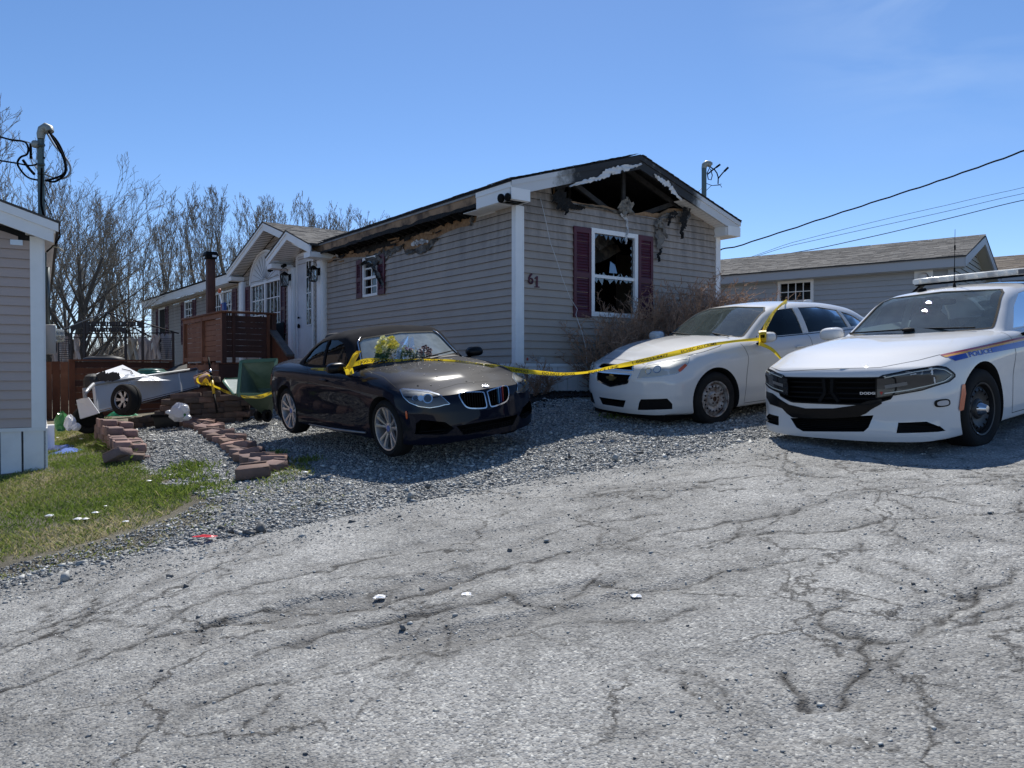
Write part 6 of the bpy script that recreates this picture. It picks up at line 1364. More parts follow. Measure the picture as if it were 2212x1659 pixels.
# gable window with broken panes
wo=window(H1,fg,wgx0,wgx1,wgz0,wgz1,1,1,True,.075,glass=False,split=.46,deep=.035)
MB().box(wgx0-.01,wgx1+.01,.25,2.5,wgz0-.6,wgz0-.58).build('room_floor',INTER,H1)
for (xa,xb) in ((.12,wgx0+.0),(wgx1,WID-.12)): MB().box(xa,xb,.012,.05,ZS,ZE-.1).build('wall_core',INTER,H1)
MB().box(wgx0,wgx1,.012,.05,ZS,wgz0).build('wall_core',INTER,H1); MB().box(wgx0,wgx1,.012,.05,wgz1,wgz1+.12).build('wall_core',INTER,H1)
rr=random.Random(4)
zmid=wgz0+(wgz1-wgz0)*.46
def shards(x0,x1,z0,z1,edge,n,big,seed):
    r_=random.Random(seed)
    for i in range(n):
        if edge=='b': x=x0+(x1-x0)*(i+.5)/n; h=r_.uniform(.01,.075)**1; w_=r_.uniform(.02,.06); pts=[(x-w_,z0),(x+w_,z0),(x+r_.uniform(-.04,.04),z0+h)]
        elif edge=='t': x=x0+(x1-x0)*(i+.5)/n; h=r_.uniform(.02,.12); w_=r_.uniform(.03,.08); pts=[(x-w_,z1),(x+w_,z1),(x+r_.uniform(-.04,.04),z1-h)]
        elif edge=='r': z=z0+(z1-z0)*(i+.5)/n; h=r_.uniform(.03,.10); pts=[(x1,z-.08),(x1,z+.08),(x1-h,z)]
        else: z=z0+(z1-z0)*(i+.5)/n; h=r_.uniform(.02,.06); pts=[(x0,z-.08),(x0,z+.08),(x0+h,z)]
        MB().prism(pts,.008,.012,lambda u,v,w:(u,w,v)).build('glass_shard',SHARD,wo)
f0=.075
shards(wgx0+f0,wgx1-f0,zmid+.025,wgz1-f0,'b',9,0,1); shards(wgx0+f0,wgx1-f0,zmid+.025,wgz1-f0,'t',8,0,2); shards(wgx0+f0,wgx1-f0,zmid+.025,wgz1-f0,'r',6,0,3); shards(wgx0+f0,wgx1-f0,wgz0+f0,zmid-.025,'t',8,0,5); shards(wgx0+f0,wgx1-f0,wgz0+f0,zmid-.025,'r',4,0,6); shards(wgx0+f0,wgx1-f0,wgz0+f0,zmid,'l',4,0,7)
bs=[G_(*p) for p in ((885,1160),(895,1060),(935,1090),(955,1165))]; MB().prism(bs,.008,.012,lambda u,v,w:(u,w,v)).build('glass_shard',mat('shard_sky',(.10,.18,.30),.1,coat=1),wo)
CEIL=mat('burnt_drywall',(.17,.135,.10),.9,noise=(4,7,.42,.6),col2=(.03,.027,.025))
cp=[G_(x,y,-.5) for x,y in ((760,860),(870,870),(960,900),(1020,905),(1035,960),(960,1000),(900,1035),(840,1060),(780,1075),(750,1060),(755,960))]
MB().prism(cp,.5,.53,lambda u,v,w:(u,w+(v-2)*.25,v)).build('fallen_ceiling_panel',CEIL,H1)
cp=[G_(x,y,-.4) for x,y in ((745,825),(830,835),(900,850),(930,905),(860,925),(800,965),(765,930))]; MB().prism(cp,.4,.43,lambda u,v,w:(u,w,v)).build('fallen_ceiling_panel',mat('burnt_drywall2',(.10,.085,.07),.9,noise=(9,7,.42,.6),col2=(.015,.014,.013)),H1)
s0=G_(562,750)[0]; s1=G_(1130,840)[0]; s2=G_(1250,860)[0]; zt_=G_(562,752)[1]; zb_=G_(562,1545)[1]
shutter(H1,fg,s0,wgx0-.005,zb_,zt_); shutter(H1,fg,wgx1+.01,s2,zb_,G_(1190,840)[1])
# corner posts
def post(parent,x0,x1,y0,y1,z0,z1,name='corner_post'): return bevel_obj(MB().box(x0,x1,y0,y1,z0,z1).build(name,TRIM,parent),.004,1)
q=MB(); q.box(-.028,.125,-.028,.0,ZS-.01,ZE-.035); q.box(-.028,.0,.001,.07,ZS-.01,ZE-.035); q.build('corner_post',TRIM,H1); MB().box(.104,.128,-.034,-.028,ZS-.01,ZE-.04).build('post_bead',TRIM,H1)
q=MB(); q.box(WID-.10,WID+.028,-.028,.0,ZS-.01,ZE-.035); q.box(WID+.001,WID+.028,.0,.1,ZS-.01,ZE-.035); q.build('corner_post',TRIM,H1)
MB().box(-.03,.0,LEN-.12,LEN+.02,ZS,ZE-.035).build('corner_post',TRIM,H1)
# numbers 61 and maker's plate
for ch,(xa,ya,xb,yb) in (('6',(167,1160,213,1262)),('1',(222,1188,265,1290))):
    l,zt2=G_(xa,ya); r_,zb2=G_(xb,yb); me=text_mesh(ch,1.0,.012,.0); xs_=[v.co.x for v in me.vertices]; ys_=[v.co.y for v in me.vertices]; x0_,x1_,y0_,y1_=min(xs_),max(xs_),min(ys_),max(ys_)
    if ch=='1':
        P=[(.0,0),(1,0),(1,.07),(.68,.10),(.68,1),(.45,1),(.05,.80),(.08,.74),(.34,.84),(.34,.10),(0,.07)]
        o=MB().prism([(l+(r_-l)*u,zb2+(zt2-zb2)*v) for u,v in P],.018,.032,lambda u,v,w:(u,-w,v)).build('house_number',MAROON,H1)
    else:
        bm=bmesh.new(); bm.from_mesh(me); 
        for v in bm.verts: v.co=Vector((l+(r_-l)*(v.co.x-x0_)/(x1_-x0_),-.018,zb2+(zt2-zb2)*(v.co.y-y0_)/(y1_-y0_)))
        ex=bmesh.ops.extrude_face_region(bm,geom=bm.faces[:]); bmesh.ops.translate(bm,verts=[g for g in ex['geom'] if isinstance(g,bmesh.types.BMVert)],vec=(0,-.014,0)); bmesh.ops.recalc_face_normals(bm,faces=bm.faces); bm.to_mesh(me); bm.free(); link('house_number',me,MAROON,H1)
def G2(x,y): return ongab((1980+x/4.424)/1.8228,(1100+y/4.424)/1.8228)
l,zt2=G2(380,1342); r_,zb2=G2(718,1440)
MB().box(l,r_,-.022,-.016,zb2,zt2).build('maker_plate',mat('plate',(.52,.50,.47),.5,noise=(20,5,.4,.7),col2=(.3,.27,.25)),H1)
MB().prism([(l+.035+.03*math.cos(a)*(1 if k%2 else .45),(zb2+zt2)/2+.035*math.sin(a)*(1 if k%2 else .45)) for k,a in enumerate(np.linspace(0,2*math.pi,14,endpoint=False))],.022,.024,lambda u,v,w:(u,-w,v)).build('leaf_emblem',mat('leaf_red',(.40,.06,.03),.5),H1)
text_obj('plate_lettering','MAPLE LEAF',lambda x,y,z:(l+.085+x,-.0235,(zb2+zt2)/2+.006+y),mat('print_dark',(.07,.06,.06),.6),H1,size=.05,width=.22); text_obj('plate_lettering','HOMES',lambda x,y,z:(l+.12+x,-.0235,(zb2+zt2)/2-.035+y),MATS['print_dark'],H1,size=.05,width=.13)
# cable dangling across the gable
cb_=[G_(262,520),G_(300,690),(G_(340,900)),G_(390,1050),G_(440,1220),G_(500,1380),G_(560,1480)]
cw=[HM@Vector((a,-.06-.01*i,z)) for i,(a,z) in enumerate(cb_)]; e2=[ongab((2200+x/2.212)/1.8228,(1100+y/2.212)/1.8228,.3) for x,y in ((150,310),(200,450),(235,590),(245,700),(240,790))]
cw+= [HM@Vector((a,-.3,z)) for a,z in e2]
tag(MB().tube(cw,.0045,5).build('hanging_cable',mat('cable_white',(.55,.55,.55),.5),None,smooth=True),'thin white cable dangling across the burnt gable wall into the shrub','cable')
# long wall windows, shutters, door
window(H1,fl,*w1,2,2,True,.05,split=.47); shutter(H1,fl,w1[0]-.30,w1[0]-.01,w1[2]+.0,w1[3]-.02); shutter(H1,fl,w1[1]+.01,w1[1]+.27,w1[2],w1[3]-.02)
MB().box(.12,.14,w1[0]+.05,w1[0]+.28,w1[2]+.05,w1[2]+.75).build('curtain',CURT,H1)
zc2=w2[3]; bm2=(w2[0]+w2[1])/2
for (a,b) in ((w2[0],bm2-.0),(bm2+.0,w2[1])):
    window(H1,fl,a,b,w2[2],w2[3],3,4,False,.05)
# fan-light above the bay window
ra=(w2[1]-w2[0])/2; rz=.80; P=[(bm2+ra*math.cos(t),w2[3]+rz*math.sin(t)) for t in np.linspace(0,math.pi,29)]
def prism_l(poly,o0,o1,name,m,parent=H1): return MB().prism(poly,o0,o1,lambda u,v,w:(-w,u,v)).build(name,m,parent)
fa=prism_l(P,.012,.020,'fanlight_panel',mat('white_panel',(.60,.62,.65),.4))
mb=MB(); 
for i in range(28): a,b=P[i],P[i+1]; mb.bar((-.03,a[0],a[1]),(-.03,b[0],b[1]),.05,.05)
mb.build('fanlight_rim',TRIM,fa)
for t in np.linspace(.15,math.pi-.15,13): MB().bar((-.023,bm2+.15*math.cos(t),w2[3]+.10*math.sin(t)),(-.023,bm2+ra*.86*math.cos(t),w2[3]+rz*.86*math.sin(t)),.012,.008).build('fanlight_rib',MATS['weathered_drip'],fa)
shutter(H1,fl,w2[0]-.33,w2[0]-.02,w2[2]-.1,w2[3]-.10); shutter(H1,fl,w2[1]+.02,w2[1]+.40,w2[2],w2[3]-.02)
for (a,b) in ((w3[0],(w3[0]+w3[1])/2),((w3[0]+w3[1])/2,w3[1])): window(H1,fl,a,b,w3[2],w3[3],3,4,False,.05)
shutter(H1,fl,w3[0]-.42,w3[0]-.02,w3[2],w3[3]-.02)
window(H1,fl,*w4,3,3,True,.05); shutter(H1,fl,w4[0]-.40,w4[0]-.01,w4[2],w4[3]); shutter(H1,fl,w4[1]+.01,w4[1]+.42,w4[2],w4[3])
window(H1,fl,*w5,1,1,False,.06,glass=False); MB().box(.005,.02,w5[0],w5[1],w5[2],w5[3]).build('room_backdrop',INTER,H1); shutter(H1,fl,w5[0]-.42,w5[0]-.01,w5[2],w5[3]); shutter(H1,fl,w5[1]+.01,w5[1]+.38,w5[2],w5[3])
d0,d1,dz1=door[0],door[1],door[3]
dr=MB().box(-.02,.02,d0+.07,d1-.07,ZS+.03,dz1-.07).build('door',mat('white_door',(.60,.62,.66),.4,noise=(3,6,.5,.8),col2=(.48,.49,.5)),H1)
q=MB(); q.box(-.05,.02,d0,d0+.07,ZS,dz1); q.box(-.05,.02,d1-.07,d1,ZS,dz1); q.box(-.05,.02,d0+.07,d1-.07,dz1-.07,dz1); q.build('door_frame',TRIM,dr)
dm=(d0+d1)/2
for k in (-1,):
    wq=MB(); a,b=d0+.14,d0+.44; z0,z1=ZS+.95,dz1-.22; wq.box(-.030,-.021,a,b,z0,z1); wq.build('door_glass',GWIN,dr); q=MB()
    for j in range(5): zz=z0+(z1-z0)*j/4; q.box(-.036,-.030,a,b,zz-.012,zz+.012)
    for j in range(3): bb=a+(b-a)*j/2; q.box(-.037,-.0305,bb-.012,bb+.012,z0,z1)
    q.build('door_muntins',TRIM,dr)
blob('door_handle',(-.05,d1-.17,ZS+.95),(.03,.03,.05),BLACK,dr)
blob('door_handle',(-.05,d1-.17,ZS+1.15),(.025,.025,.025),BLACK,dr)
# leaning storm window pane below the bay
q0=onlong(594,699); q1=onlong(614,745); 
lw=thing('leaning_window_sash','white window sash with muntins leaning below the bay window by the deck stairs','window sash'); lw.matrix_world=HM
window(lw,lambda u,z,o:(-.35-o,u,z),q1[0]-.15,q0[0]+.1,ZS-.0,q0[1],3,3,False,.04,name='sash')
# posts flanking the door and at the bay corners, projecting a little
for (xa,xb) in ((681,703.5),(618,640),(513,529.5)):
    b1,_=onlong(xa+2,700,.10); b0,_=onlong(xb-2,700,.10); post(H1,-.12,.0,(b0+b1)/2-.16,(b0+b1)/2+.16,ZS-.5,ZE-.04,'porch_post'); MB().box(-.135,-.12,(b0+b1)/2-.10,(b0+b1)/2+.10,ZS-.45,ZE-.08).build('post_face',TRIM,H1)
# ---- cross gables over bay and door
def crossgable(bc,half,rise,pr,zt,nm,depth):
    """gable facing -x centred bc; zt = eave top height"""
    zr=zt+rise; sl=rise/half
    face=MB(); f=lambda b,z,o:(-pr+.0-o,b,z)
    def bd(a,b,lo,hi,o0,o1,m,name):
        P=[(a[0],a[1]+lo),(b[0],b[1]+lo),(b[0],b[1]+hi),(a[0],a[1]+hi)]; return MB().add([f(u,v,o) for o in (o0,o1) for u,v in P],[(0,1,2,3),(7,6,5,4),(0,4,5,1),(1,5,6,2),(2,6,7,3),(3,7,4,0)]).build(name,m,H1)
    L=(bc+half,zt); Rr=(bc-half,zt); K=(bc,zr)
    for e in (L,Rr): bd(e,K,-.20,-.04,.0,.035,TRIM,'rake_board'); bd(e,K,-.07,.0,.035,.055,TRIM,'rake_drip')
    for e,s in ((L,1),(Rr,-1)):
        # roof slope running back
        V=[(-pr-.06,e[0],e[1]+.012),(-pr-.06,K[0],K[1]+.012),(depth,K[0],K[1]+.012),(depth*.2,e[0],e[1]+.012)]; th=.03
        MB().add(V+[(x,y,z-th) for x,y,z in V],[(0,1,2,3),(7,6,5,4),(0,4,5,1),(1,5,6,2),(2,6,7,3),(3,7,4,0)]).build('roof',SHG,H1)
        Ls=math.hypot(half,rise); c_,s_=half/Ls,rise/Ls
        shingles(H1,lambda a,t,h,e=e,s=s:(-pr-.07+a,e[0]-s*t*c_,e[1]+.014+t*s_+h),depth+pr-.1,Ls,'shingles',SHG,skip=lambda a,t:a>(pr+.1+depth*(.15+.85*t/Ls)))
        # soffit strip under the rake
        P0=(e[0],e[1]-.19); P1=(K[0],K[1]-.19)
        nb=max(4,int(Ls/.10))
        for k in range(nb):
            ta,tb_=k/nb,(k+1)/nb-.01; A=(P0[0]+(P1[0]-P0[0])*ta,P0[1]+(P1[1]-P0[1])*ta); B_=(P0[0]+(P1[0]-P0[0])*tb_,P0[1]+(P1[1]-P0[1])*tb_)
            MB().add([(-pr,A[0],A[1]),(-pr,B_[0],B_[1]),(-.02,B_[0],B_[1]),(-.02,A[0],A[1])],[(0,1,2,3)]).build('soffit_board',TRIM,H1,fix=False)
        # boxed return
        w=.34; MB().box(-pr-.03,-.0,min(e[0],e[0]-s*w),max(e[0],e[0]-s*w),zt-.27,zt-.16).build('eave_return',TRIM,H1)
    top=lambda b:zt-.21+(half-abs(b-bc))*sl
    P=[(bc-half+.2,ZE-.05),(bc+half-.2,ZE-.05),(bc,zr-.2)]; 
    return top
WZ=ZE
topb=crossgable(9.98,2.98,.93,.34,ZT+.03,'bay',2.6)
tops=crossgable(7.92,1.34,.47,.52,ZT-.04,'door',2.0)
# siding in the big gable
zz=WZ
kk=0
fanfn=lambda b:(w2[3]+rz*1.02*math.sqrt(max(0,1-((b-bm2)/(ra*1.03))**2))) if abs(b-bm2)<ra*1.03 else -9
while zz<WZ+.9:
    for (x0,x1) in ((7.4,12.8),): plank(H1,fl,x0,x1,zz,zz+LAP,top=topb,bot=fanfn,step=.08)
    zz+=LAP
MB().prism([(7.3,WZ-.03),(12.75,WZ-.03),(9.98,topb(9.98))],.0,-.03,lambda u,v,w:(-w,u,v)).build('gable_core',INTER,H1)
# lanterns by the door
def lantern(px,py,label,off):
    b,z=onlong(px,py,off+.1); t=thing('wall_lantern',label,'lantern',group='black lanterns by the front door'); t.matrix_world=HM@Matrix.Translation((-off,b,z))
    MB().box(-.02,.0,-.06,.06,-.02,.14).build('back_plate',BLACK,t); MB().bar((-.02,0,.12),(-.14,0,.15),.02).build('arm',BLACK,t)
    q=MB(); q.box(-.22,-.06,-.08,.08,.10,.125); q.box(-.20,-.08,-.06,.06,-.17,-.15); q.add([(-.22,-.08,.125),(-.06,-.08,.125),(-.06,.08,.125),(-.22,.08,.125),(-.14,0,.20)],[(0,1,4),(1,2,4),(2,3,4),(3,0,4)])
    for x in (-.215,-.065):
        for y in (-.075,.075): q.bar((x,y,.10),(x*.93-.01,y*.8,-.15),.013)
    for s in (-1,1): q.bar((-.215,-.075*s,.09),(-.205,.06*s,-.14),.008); q.bar((-.21,.075*s,.09),(-.08,.065*s,-.14),.008)
    q.build('lantern_cage',BLACK,t); q=MB(); q.box(-.205,-.075,-.065,.065,-.15,.10); q.build('lantern_glass',glassmat('lantern_glass',(.75,.78,.8),.1,haze=.2),t)
    q=MB(); q.tube([(-.14+.09*math.cos(a),0,.20+.07*math.sin(a)) for a in np.linspace(-.2,math.pi+.2,12)],.006,5); q.build('lantern_loop',BLACK,t)
lantern(680,592,'black carriage lantern on the post to the right of the front door',.14); lantern(618,604,'black carriage lantern on the post between the bay window and the front door',.14)
def smallcam(px,py,off,label):
    b,z=onlong(px,py,off); t=thing('spot_light',label,'spotlight'); t.matrix_world=HM@Matrix.Translation((-off,b,z)); blob('head',(0,0,0),(.05,.04,.04),BLACK,t); blob('head',(0,.12,-.01),(.05,.035,.035),BLACK,t) ; MB().bar((.04,0,.0),(.04,.12,.0),.02).build('bracket',BLACK,t)
smallcam(615,573,.3,'black twin spotlight under the small porch gable'); smallcam(586,583,.2,'small black spotlight on the fan-light rim above the bay window')
# ---- neighbouring home, left edge of the view
a2=R(31.3); u2=Vector((-math.sin(a2),math.cos(a2),0)); v2=Vector((math.cos(a2),math.sin(a2),0))
c2=at(97.5,1005,9.6); c2.z=0
LM=Matrix(((v2.x,u2.x,0,c2.x),(v2.y,u2.y,0,c2.y),(0,0,1,0),(0,0,0,1))); LMi=LM.inverted()
H2=thing('mobile_home','beige mobile home cut off by the left edge, white corner post and white skirting','house'); H2.matrix_world=LM
VINYL2=mat('vinyl_siding_pink',(.50,.395,.345),.55,noise=(1.2,5,.35,.8),col2=(.44,.35,.31),bump=(2.5,.5,.02))
def on2(px,py,off=0.0):
    o=LMi@Vector((0,0,EYE)); d=LMi.to_3x3()@ray(px,py); t=(-off-o.y)/d.y; P=o+d*t; return (P.x,P.z)
zs2=on2(80,922)[1]; ze2=on2(80,512)[1]; W2_=4.8; px0=on2(66,700)[0]
zt2_=on2(126,482,.3)[1]; ov2=on2(126,482,.3)[0]; sl2=.34
fg2=lambda a,z,o:(a,-o,z)
cladding(H2,fg2,-W2_+.1,px0,zs2,ze2+1.1,[],top=lambda a:zt2_-.30+(ov2+min(-a,W2_+a))*sl2,m=VINYL2,lap=.1143)
MB().box(-W2_,-.02,.0,.05,.3,ze2+.1).build('wall_core',INTER,H2); MB().box(-.05,.0,.02,12,.3,ze2).build('side_wall',VINYL2,H2); 
q=MB(); q.box(px0,.0,-.028,.0,zs2-.01,ze2); q.box(-.03,.02,.001,.10,zs2-.01,ze2); q.build('corner_post',TRIM,H2); MB().box(px0+.035,px0+.045,-.031,-.028,zs2,ze2).build('post_bead',TRIM,H2)
k=0; x=0.0
while x>-W2_:
    MB().box(max(x-.225,-W2_),x-.012,-.012,.02,.1,zs2-.045).build('skirting_panel',SKIRTM,H2); x-=.235
MB().box(-W2_,.01,.0,.03,.1,zs2-.03).build('skirting_backing',MATS['skirt_shadow'],H2); MB().box(-W2_,.015,-.03,.0,zs2-.05,zs2-.005).build('skirting_rail',SKIRTM,H2); MB().box(-.0,.03,.0,8,.1,zs2-.02).build('skirting_side',SKIRTM,H2)
def r2(a): return zt2_+(ov2+min(-a,W2_+a))*sl2
def rk2(lo,hi,o0,o1,a0,a1,m,nm,par=H2):
    V=[]; 
    for o in (o0,o1): V+=[(a0,-o,r2(a0)+lo),(a1,-o,r2(a1)+lo),(a1,-o,r2(a1)+hi),(a0,-o,r2(a0)+hi)]
    return MB().add(V,[(0,1,2,3),(7,6,5,4),(0,4,5,1),(1,5,6,2),(2,6,7,3),(3,7,4,0)]).build(nm,m,par)
rk2(-.26,-.10,.27,.31,ov2-.05,-W2_/2,TRIM,'rake_board'); rk2(-.11,.0,.31,.335,ov2,-W2_/2,TRIM,'rake_drip')
xb=on2(54,512,.3)[0]; MB().box(xb,ov2-.05,-.312,-.27,ze2+.02,r2(xb)-.20).build('eave_return',TRIM,H2); MB().box(xb,ov2-.06,-.27,9,ze2+.012,ze2+.02).build('soffit',TRIM,H2)
MB().box(ov2-.06,ov2-.03,-.30,9,ze2+.02,zt2_-.09).build('fascia',TRIM,H2)
roof_slab(H2,idf,ov2+.02,-W2_/2,-.34,9,zt2_+.015,r2(-W2_/2)+.015,.03,SHG,'roof'); roof_slab(H2,idf,-W2_-ov2,-W2_/2,-.34,9,zt2_+.015,r2(-W2_/2)+.015,.03,SHG,'roof')
V=[(-W2_/2,-.0,ze2),(px0,-.0,ze2)]
pl0=on2(22,521); pl1=on2(45,527); MB().box(pl0[0],pl1[0]+.02,-.025,-.016,pl1[1]-.02,pl0[1]+.02).build('bracket_plate',ALLOY,H2)
# electricity meter and box on its side wall
cyz=lambda px,py,Y:LMi@at(px,py,Y)
e=cyz(108,735,11.6)
em=thing('electric_meter','grey electric meter box with a glass meter on the side of the left home','electric meter'); em.matrix_world=LM@Matrix.Translation((0.0,e.y,0))
z0=(LM@Vector((0,e.y,0))); 
zA=cyz(108,765,11.6).z; zB=cyz(108,702,11.6).z; bevel_obj(MB().box(.0,.16,-.16,.16,zA,zB).build('meter_box',mat('meter_grey',(.36,.38,.37),.45),em),.01,1)
MB().lathe([(0,.10),(.10,.10),(.13,.085),(.135,.0001)],24,Matrix.Translation((.14,0,(zA+zB)/2+.06))@Matrix.Rotation(R(-90),4,'Z')).build('meter_glass',glassmat('meter_dome',(.8,.82,.8),.12,haze=.3),em,smooth=40)
MB().box(.0,.13,-.10,.10,cyz(108,975,11.0).z,cyz(108,924,11.0).z).build('pedestal_box',TRIM,em)
MB().tube([(.06,0,zB),(.06,0,ze2-.1)],.035,10).build('conduit',mat('conduit_grey',(.12,.14,.14),.4,metal=.5),em,smooth=True)
# service mast on the left home
d=at(88,560,10.4)
ms=thing('service_mast','galvanised service mast with looping black cables on the left home roof','utility mast',(0,0,0))
MT=mat('mast_steel',(.10,.13,.125),.4,metal=.6); P=[at(90,468,10.3),at(88,330,10.3),at(88.5,302,10.3)]
MB().tube(P,.042,12).build('pipe',MT,ms,smooth=40)
h0=at(88.5,300,10.3); pts=[h0,h0+Vector((0,0,.06)),h0+Vector((.02,0,.12)),h0+Vector((.07,0,.15)),h0+Vector((.11,0,.13)),h0+Vector((.125,-.01,.09))]
MB().tube(pts,[.045,.052,.058,.062,.058,.05],12).build('weather_head',mat('cast_grey',(.30,.31,.28),.5,metal=.4),ms,smooth=50)
def zz4(x,y): return ((x/2.212)/1.8228,(300+y/2.212)/1.8228)
def cab(pts,r,m,nm,par,Y=10.3,dy=0):
    P=[at(*zz4(*p),Y+dy) for p in pts]; 
    Q=[]; n=len(P)
    for i in range(n-1):
        a=P[max(i-1,0)];b=P[i];c=P[i+1];e_=P[min(i+2,n-1)]
        for t in (0,.25,.5,.75): Q.append(.5*((2*b)+(c-a)*t+(2*a-5*b+4*c-e_)*t*t+(3*b-a-3*c+e_)*t**3))
    Q.append(P[-1]); return MB().tube(Q,r,6).build(nm,m,par,smooth=True)
CB=mat('cable_black',(.008,.008,.009),.9,spec=.05); CG=mat('cable_grey',(.30,.32,.33),.45)
cab([(420,480),(500,570),(560,700),(575,820),(540,880),(470,920),(395,905)],.014,CB,'drip_loop',ms)
cab([(425,478),(490,590),(545,690),(572,800),(555,850),(500,880),(400,912)],.014,CB,'drip_loop',ms,dy=-.06)
cab([(410,495),(480,610),(570,710),(615,800),(590,870),(520,895),(440,875),(385,850)],.013,CG,'drip_loop',ms,dy=.05)
cab([(-60,515),(0,528),(100,555),(210,570),(245,620),(235,680),(180,705),(152,760),(190,830),(250,885),(330,905)],.013,CB,'service_cable',ms)
cab([(-60,722),(0,735),(140,757),(260,778),(330,760),(390,705)],.011,CB,'service_cable',ms)
cab([(200,730),(250,800),(300,855)],.018,CB,'splice',ms); cab([(266,590),(268,640),(268,720)],.016,CB,'splice',ms); cab([(268,720),(290,770),(335,812)],.008,CG,'service_cable',ms)
cab([(210,565),(290,590)],.008,CG,'service_cable',ms); cab([(365,800),(360,1000),(362,1130),(385,1215)],.014,CB,'down_cable',ms,dy=-.06)
cab([(340,905),(345,980),(400,1100),(470,1255)],.006,CB,'guy_wire',ms); cab([(380,925),(430,1050),(470,1180)],.004,CB,'guy_wire',ms)
for y in (600,770,845): MB().tube([at(*zz4(335,y),10.25),at(*zz4(388,y),10.25)],.02,6).build('clamp',MT,ms)
q=MB(); c_=at(*zz4(308,592),10.25); rbox(tuple(c_),(.045,.04,.05),3,6).build('insulator',mat('cast_grey',(.3,.3,.3),.5),ms,smooth=True)
cab([(515,1340),(520,1400),(470,1470),(405,1530)],.010,CB,'side_cable',ms); cab([(455,1488),(510,1495),(555,1525)],.008,mat('cable_yellowed',(.5,.48,.35),.5),'side_cable',ms)
cab([(388,1440),(390,1560),(388,1900)],.022,MT,'conduit',ms,dy=.6)
# ---- neighbouring homes on the right
uR=Vector((-math.sin(R(51)),math.cos(R(51)),0)); vR=Vector((math.cos(R(51)),math.sin(R(51)),0))
c3=at(2082,553,17.0); e3=c3.copy()   # eave corner (fascia top right end)
RM=Matrix(((vR.x,uR.x,0,c3.x),(vR.y,uR.y,0,c3.y),(0,0,1,0),(0,0,0,1))); RMi=RM.inverted()
H3=thing('mobile_home','grey mobile home with grey shingle roof behind the white sedan','house'); H3.matrix_world=RM
def on3(px,py,off=0):   # plane x = off (long wall at x=.3)
    o=RMi@Vector((0,0,EYE)); d=RMi.to_3x3()@ray(px,py); t=(off-o.x)/d.x; P=o+d*t; return (P.y,P.z)
VG=mat('vinyl_grey',(.40,.415,.43),.55,noise=(1,5,.4,.8),col2=(.36,.375,.39)); zT3=c3.z; LEN3=14; W3=4.9; SL3=.30
fR=lambda b,z,o:(.28-o,b,z)
w6=(on3(1758,640,.28)[0],on3(1680,640,.28)[0]); z6=(on3(1719,655,.28)[1],on3(1719,605,.28)[1])
cladding(H3,fR,.25,LEN3,zT3-2.8,zT3-.18,[(w6[0],w6[1],z6[0],z6[1])],lap=.127,m=VG)
fR2=lambda a,z,o:(a,.25-o,z)
cladding(H3,fR2,.28,.28+W3,zT3-2.8,zT3+1.2,[],top=lambda a:zT3-.1+min(a,W3+.56-a)*SL3,lap=.127,m=mat('vinyl_cream',(.42,.41,.36),.6))
MB().box(.30,.34,.27,LEN3,zT3-3.3,zT3-.15).build('wall_core',INTER,H3)
window(H3,fR,w6[0],w6[1],z6[0],z6[1],2,4,False,.075,glass=GWIN,mw=.010)
for k in (0,1): MB().box(.40,.42,w6[0]+.15+k*(w6[1]-w6[0]-.5),w6[0]+.40+k*(w6[1]-w6[0]-.5),z6[0],z6[1]).build('curtain',CURT,H3)
MB().box(-.02,.02,-.02,LEN3,zT3-.22,zT3).build('fascia',mat('grey_fascia',(.42,.44,.46),.5),H3); MB().box(.02,.30,-.0,LEN3,zT3-.235,zT3-.225).build('soffit',MATS['grey_fascia'],H3)
MB().box(.20,.28,.2,.34,zT3-2.8,zT3-.23).build('corner_post',MATS['grey_fascia'],H3)
rw=W3/2+.28; roof_slab(H3,idf,-.05,rw,-.05,LEN3,zT3+.01,zT3+rw*SL3,.03,SHG,'roof'); roof_slab(H3,idf,2*rw+.05,rw,-.05,LEN3,zT3+.01,zT3+rw*SL3,.03,SHG,'roof')
c4,s4=math.cos(math.atan(SL3)),math.sin(math.atan(SL3)); shingles(H3,lambda s,t,h:(-.05+t*c4-h*s4,-.06+s,zT3+.013+t*s4+h*c4),LEN3,(rw+.05)/c4,'shingles',SHG,exposure=.14)
for a,b in ((0,rw),(2*rw,rw)):
    V=[]; 
    for y in (-.04,-.0): V+=[(a,y,zT3-.22),(b,y,zT3-.22+rw*SL3),(b,y,zT3+rw*SL3),(a,y,zT3)]
    MB().add(V,[(0,1,2,3),(7,6,5,4),(0,4,5,1),(1,5,6,2),(2,6,7,3),(3,7,4,0)]).build('rake_board',MATS['grey_fascia'],H3)
    MB().add([(a,0,zT3-.21),(b,0,zT3-.21+rw*SL3),(b,.25,zT3-.21+rw*SL3),(a,.25,zT3-.21)],[(0,1,2,3)]).build('rake_soffit',MATS['vinyl_cream'],H3,fix=False)
vb,vz=on3(1996,600,.28); q=MB().box(.22,.28,vb-.19,vb+.19,vz-.17,vz+.17).build('vent_plate',TRIM,H3); MB().lathe([(0,.11),(.05,.10)],20,Matrix.Translation((.215,vb,vz))@Matrix.Rotation(R(90),4,'Z')).build('vent_hole',DARK,q); 
c5=at(2112,592,22); 
H4=thing('mobile_home','mobile home with brown shingle roof at the right edge behind the police light bar','house'); H4.matrix_world=Matrix(((vR.x,uR.x,0,c5.x),(vR.y,uR.y,0,c5.y),(0,0,1,0),(0,0,0,1)))
zz5=c5.z; roof_slab(H4,idf,0,2.7,-12,2.5,zz5,zz5+2.7*SL3*.95,.05,SHB,'roof'); shingles(H4,lambda s,t,h:(-.02+t*c4-h*s4,-12+s,zz5+.02+t*s4*.95+h*c4),14.5,2.8,'shingles',SHB,exposure=.14)
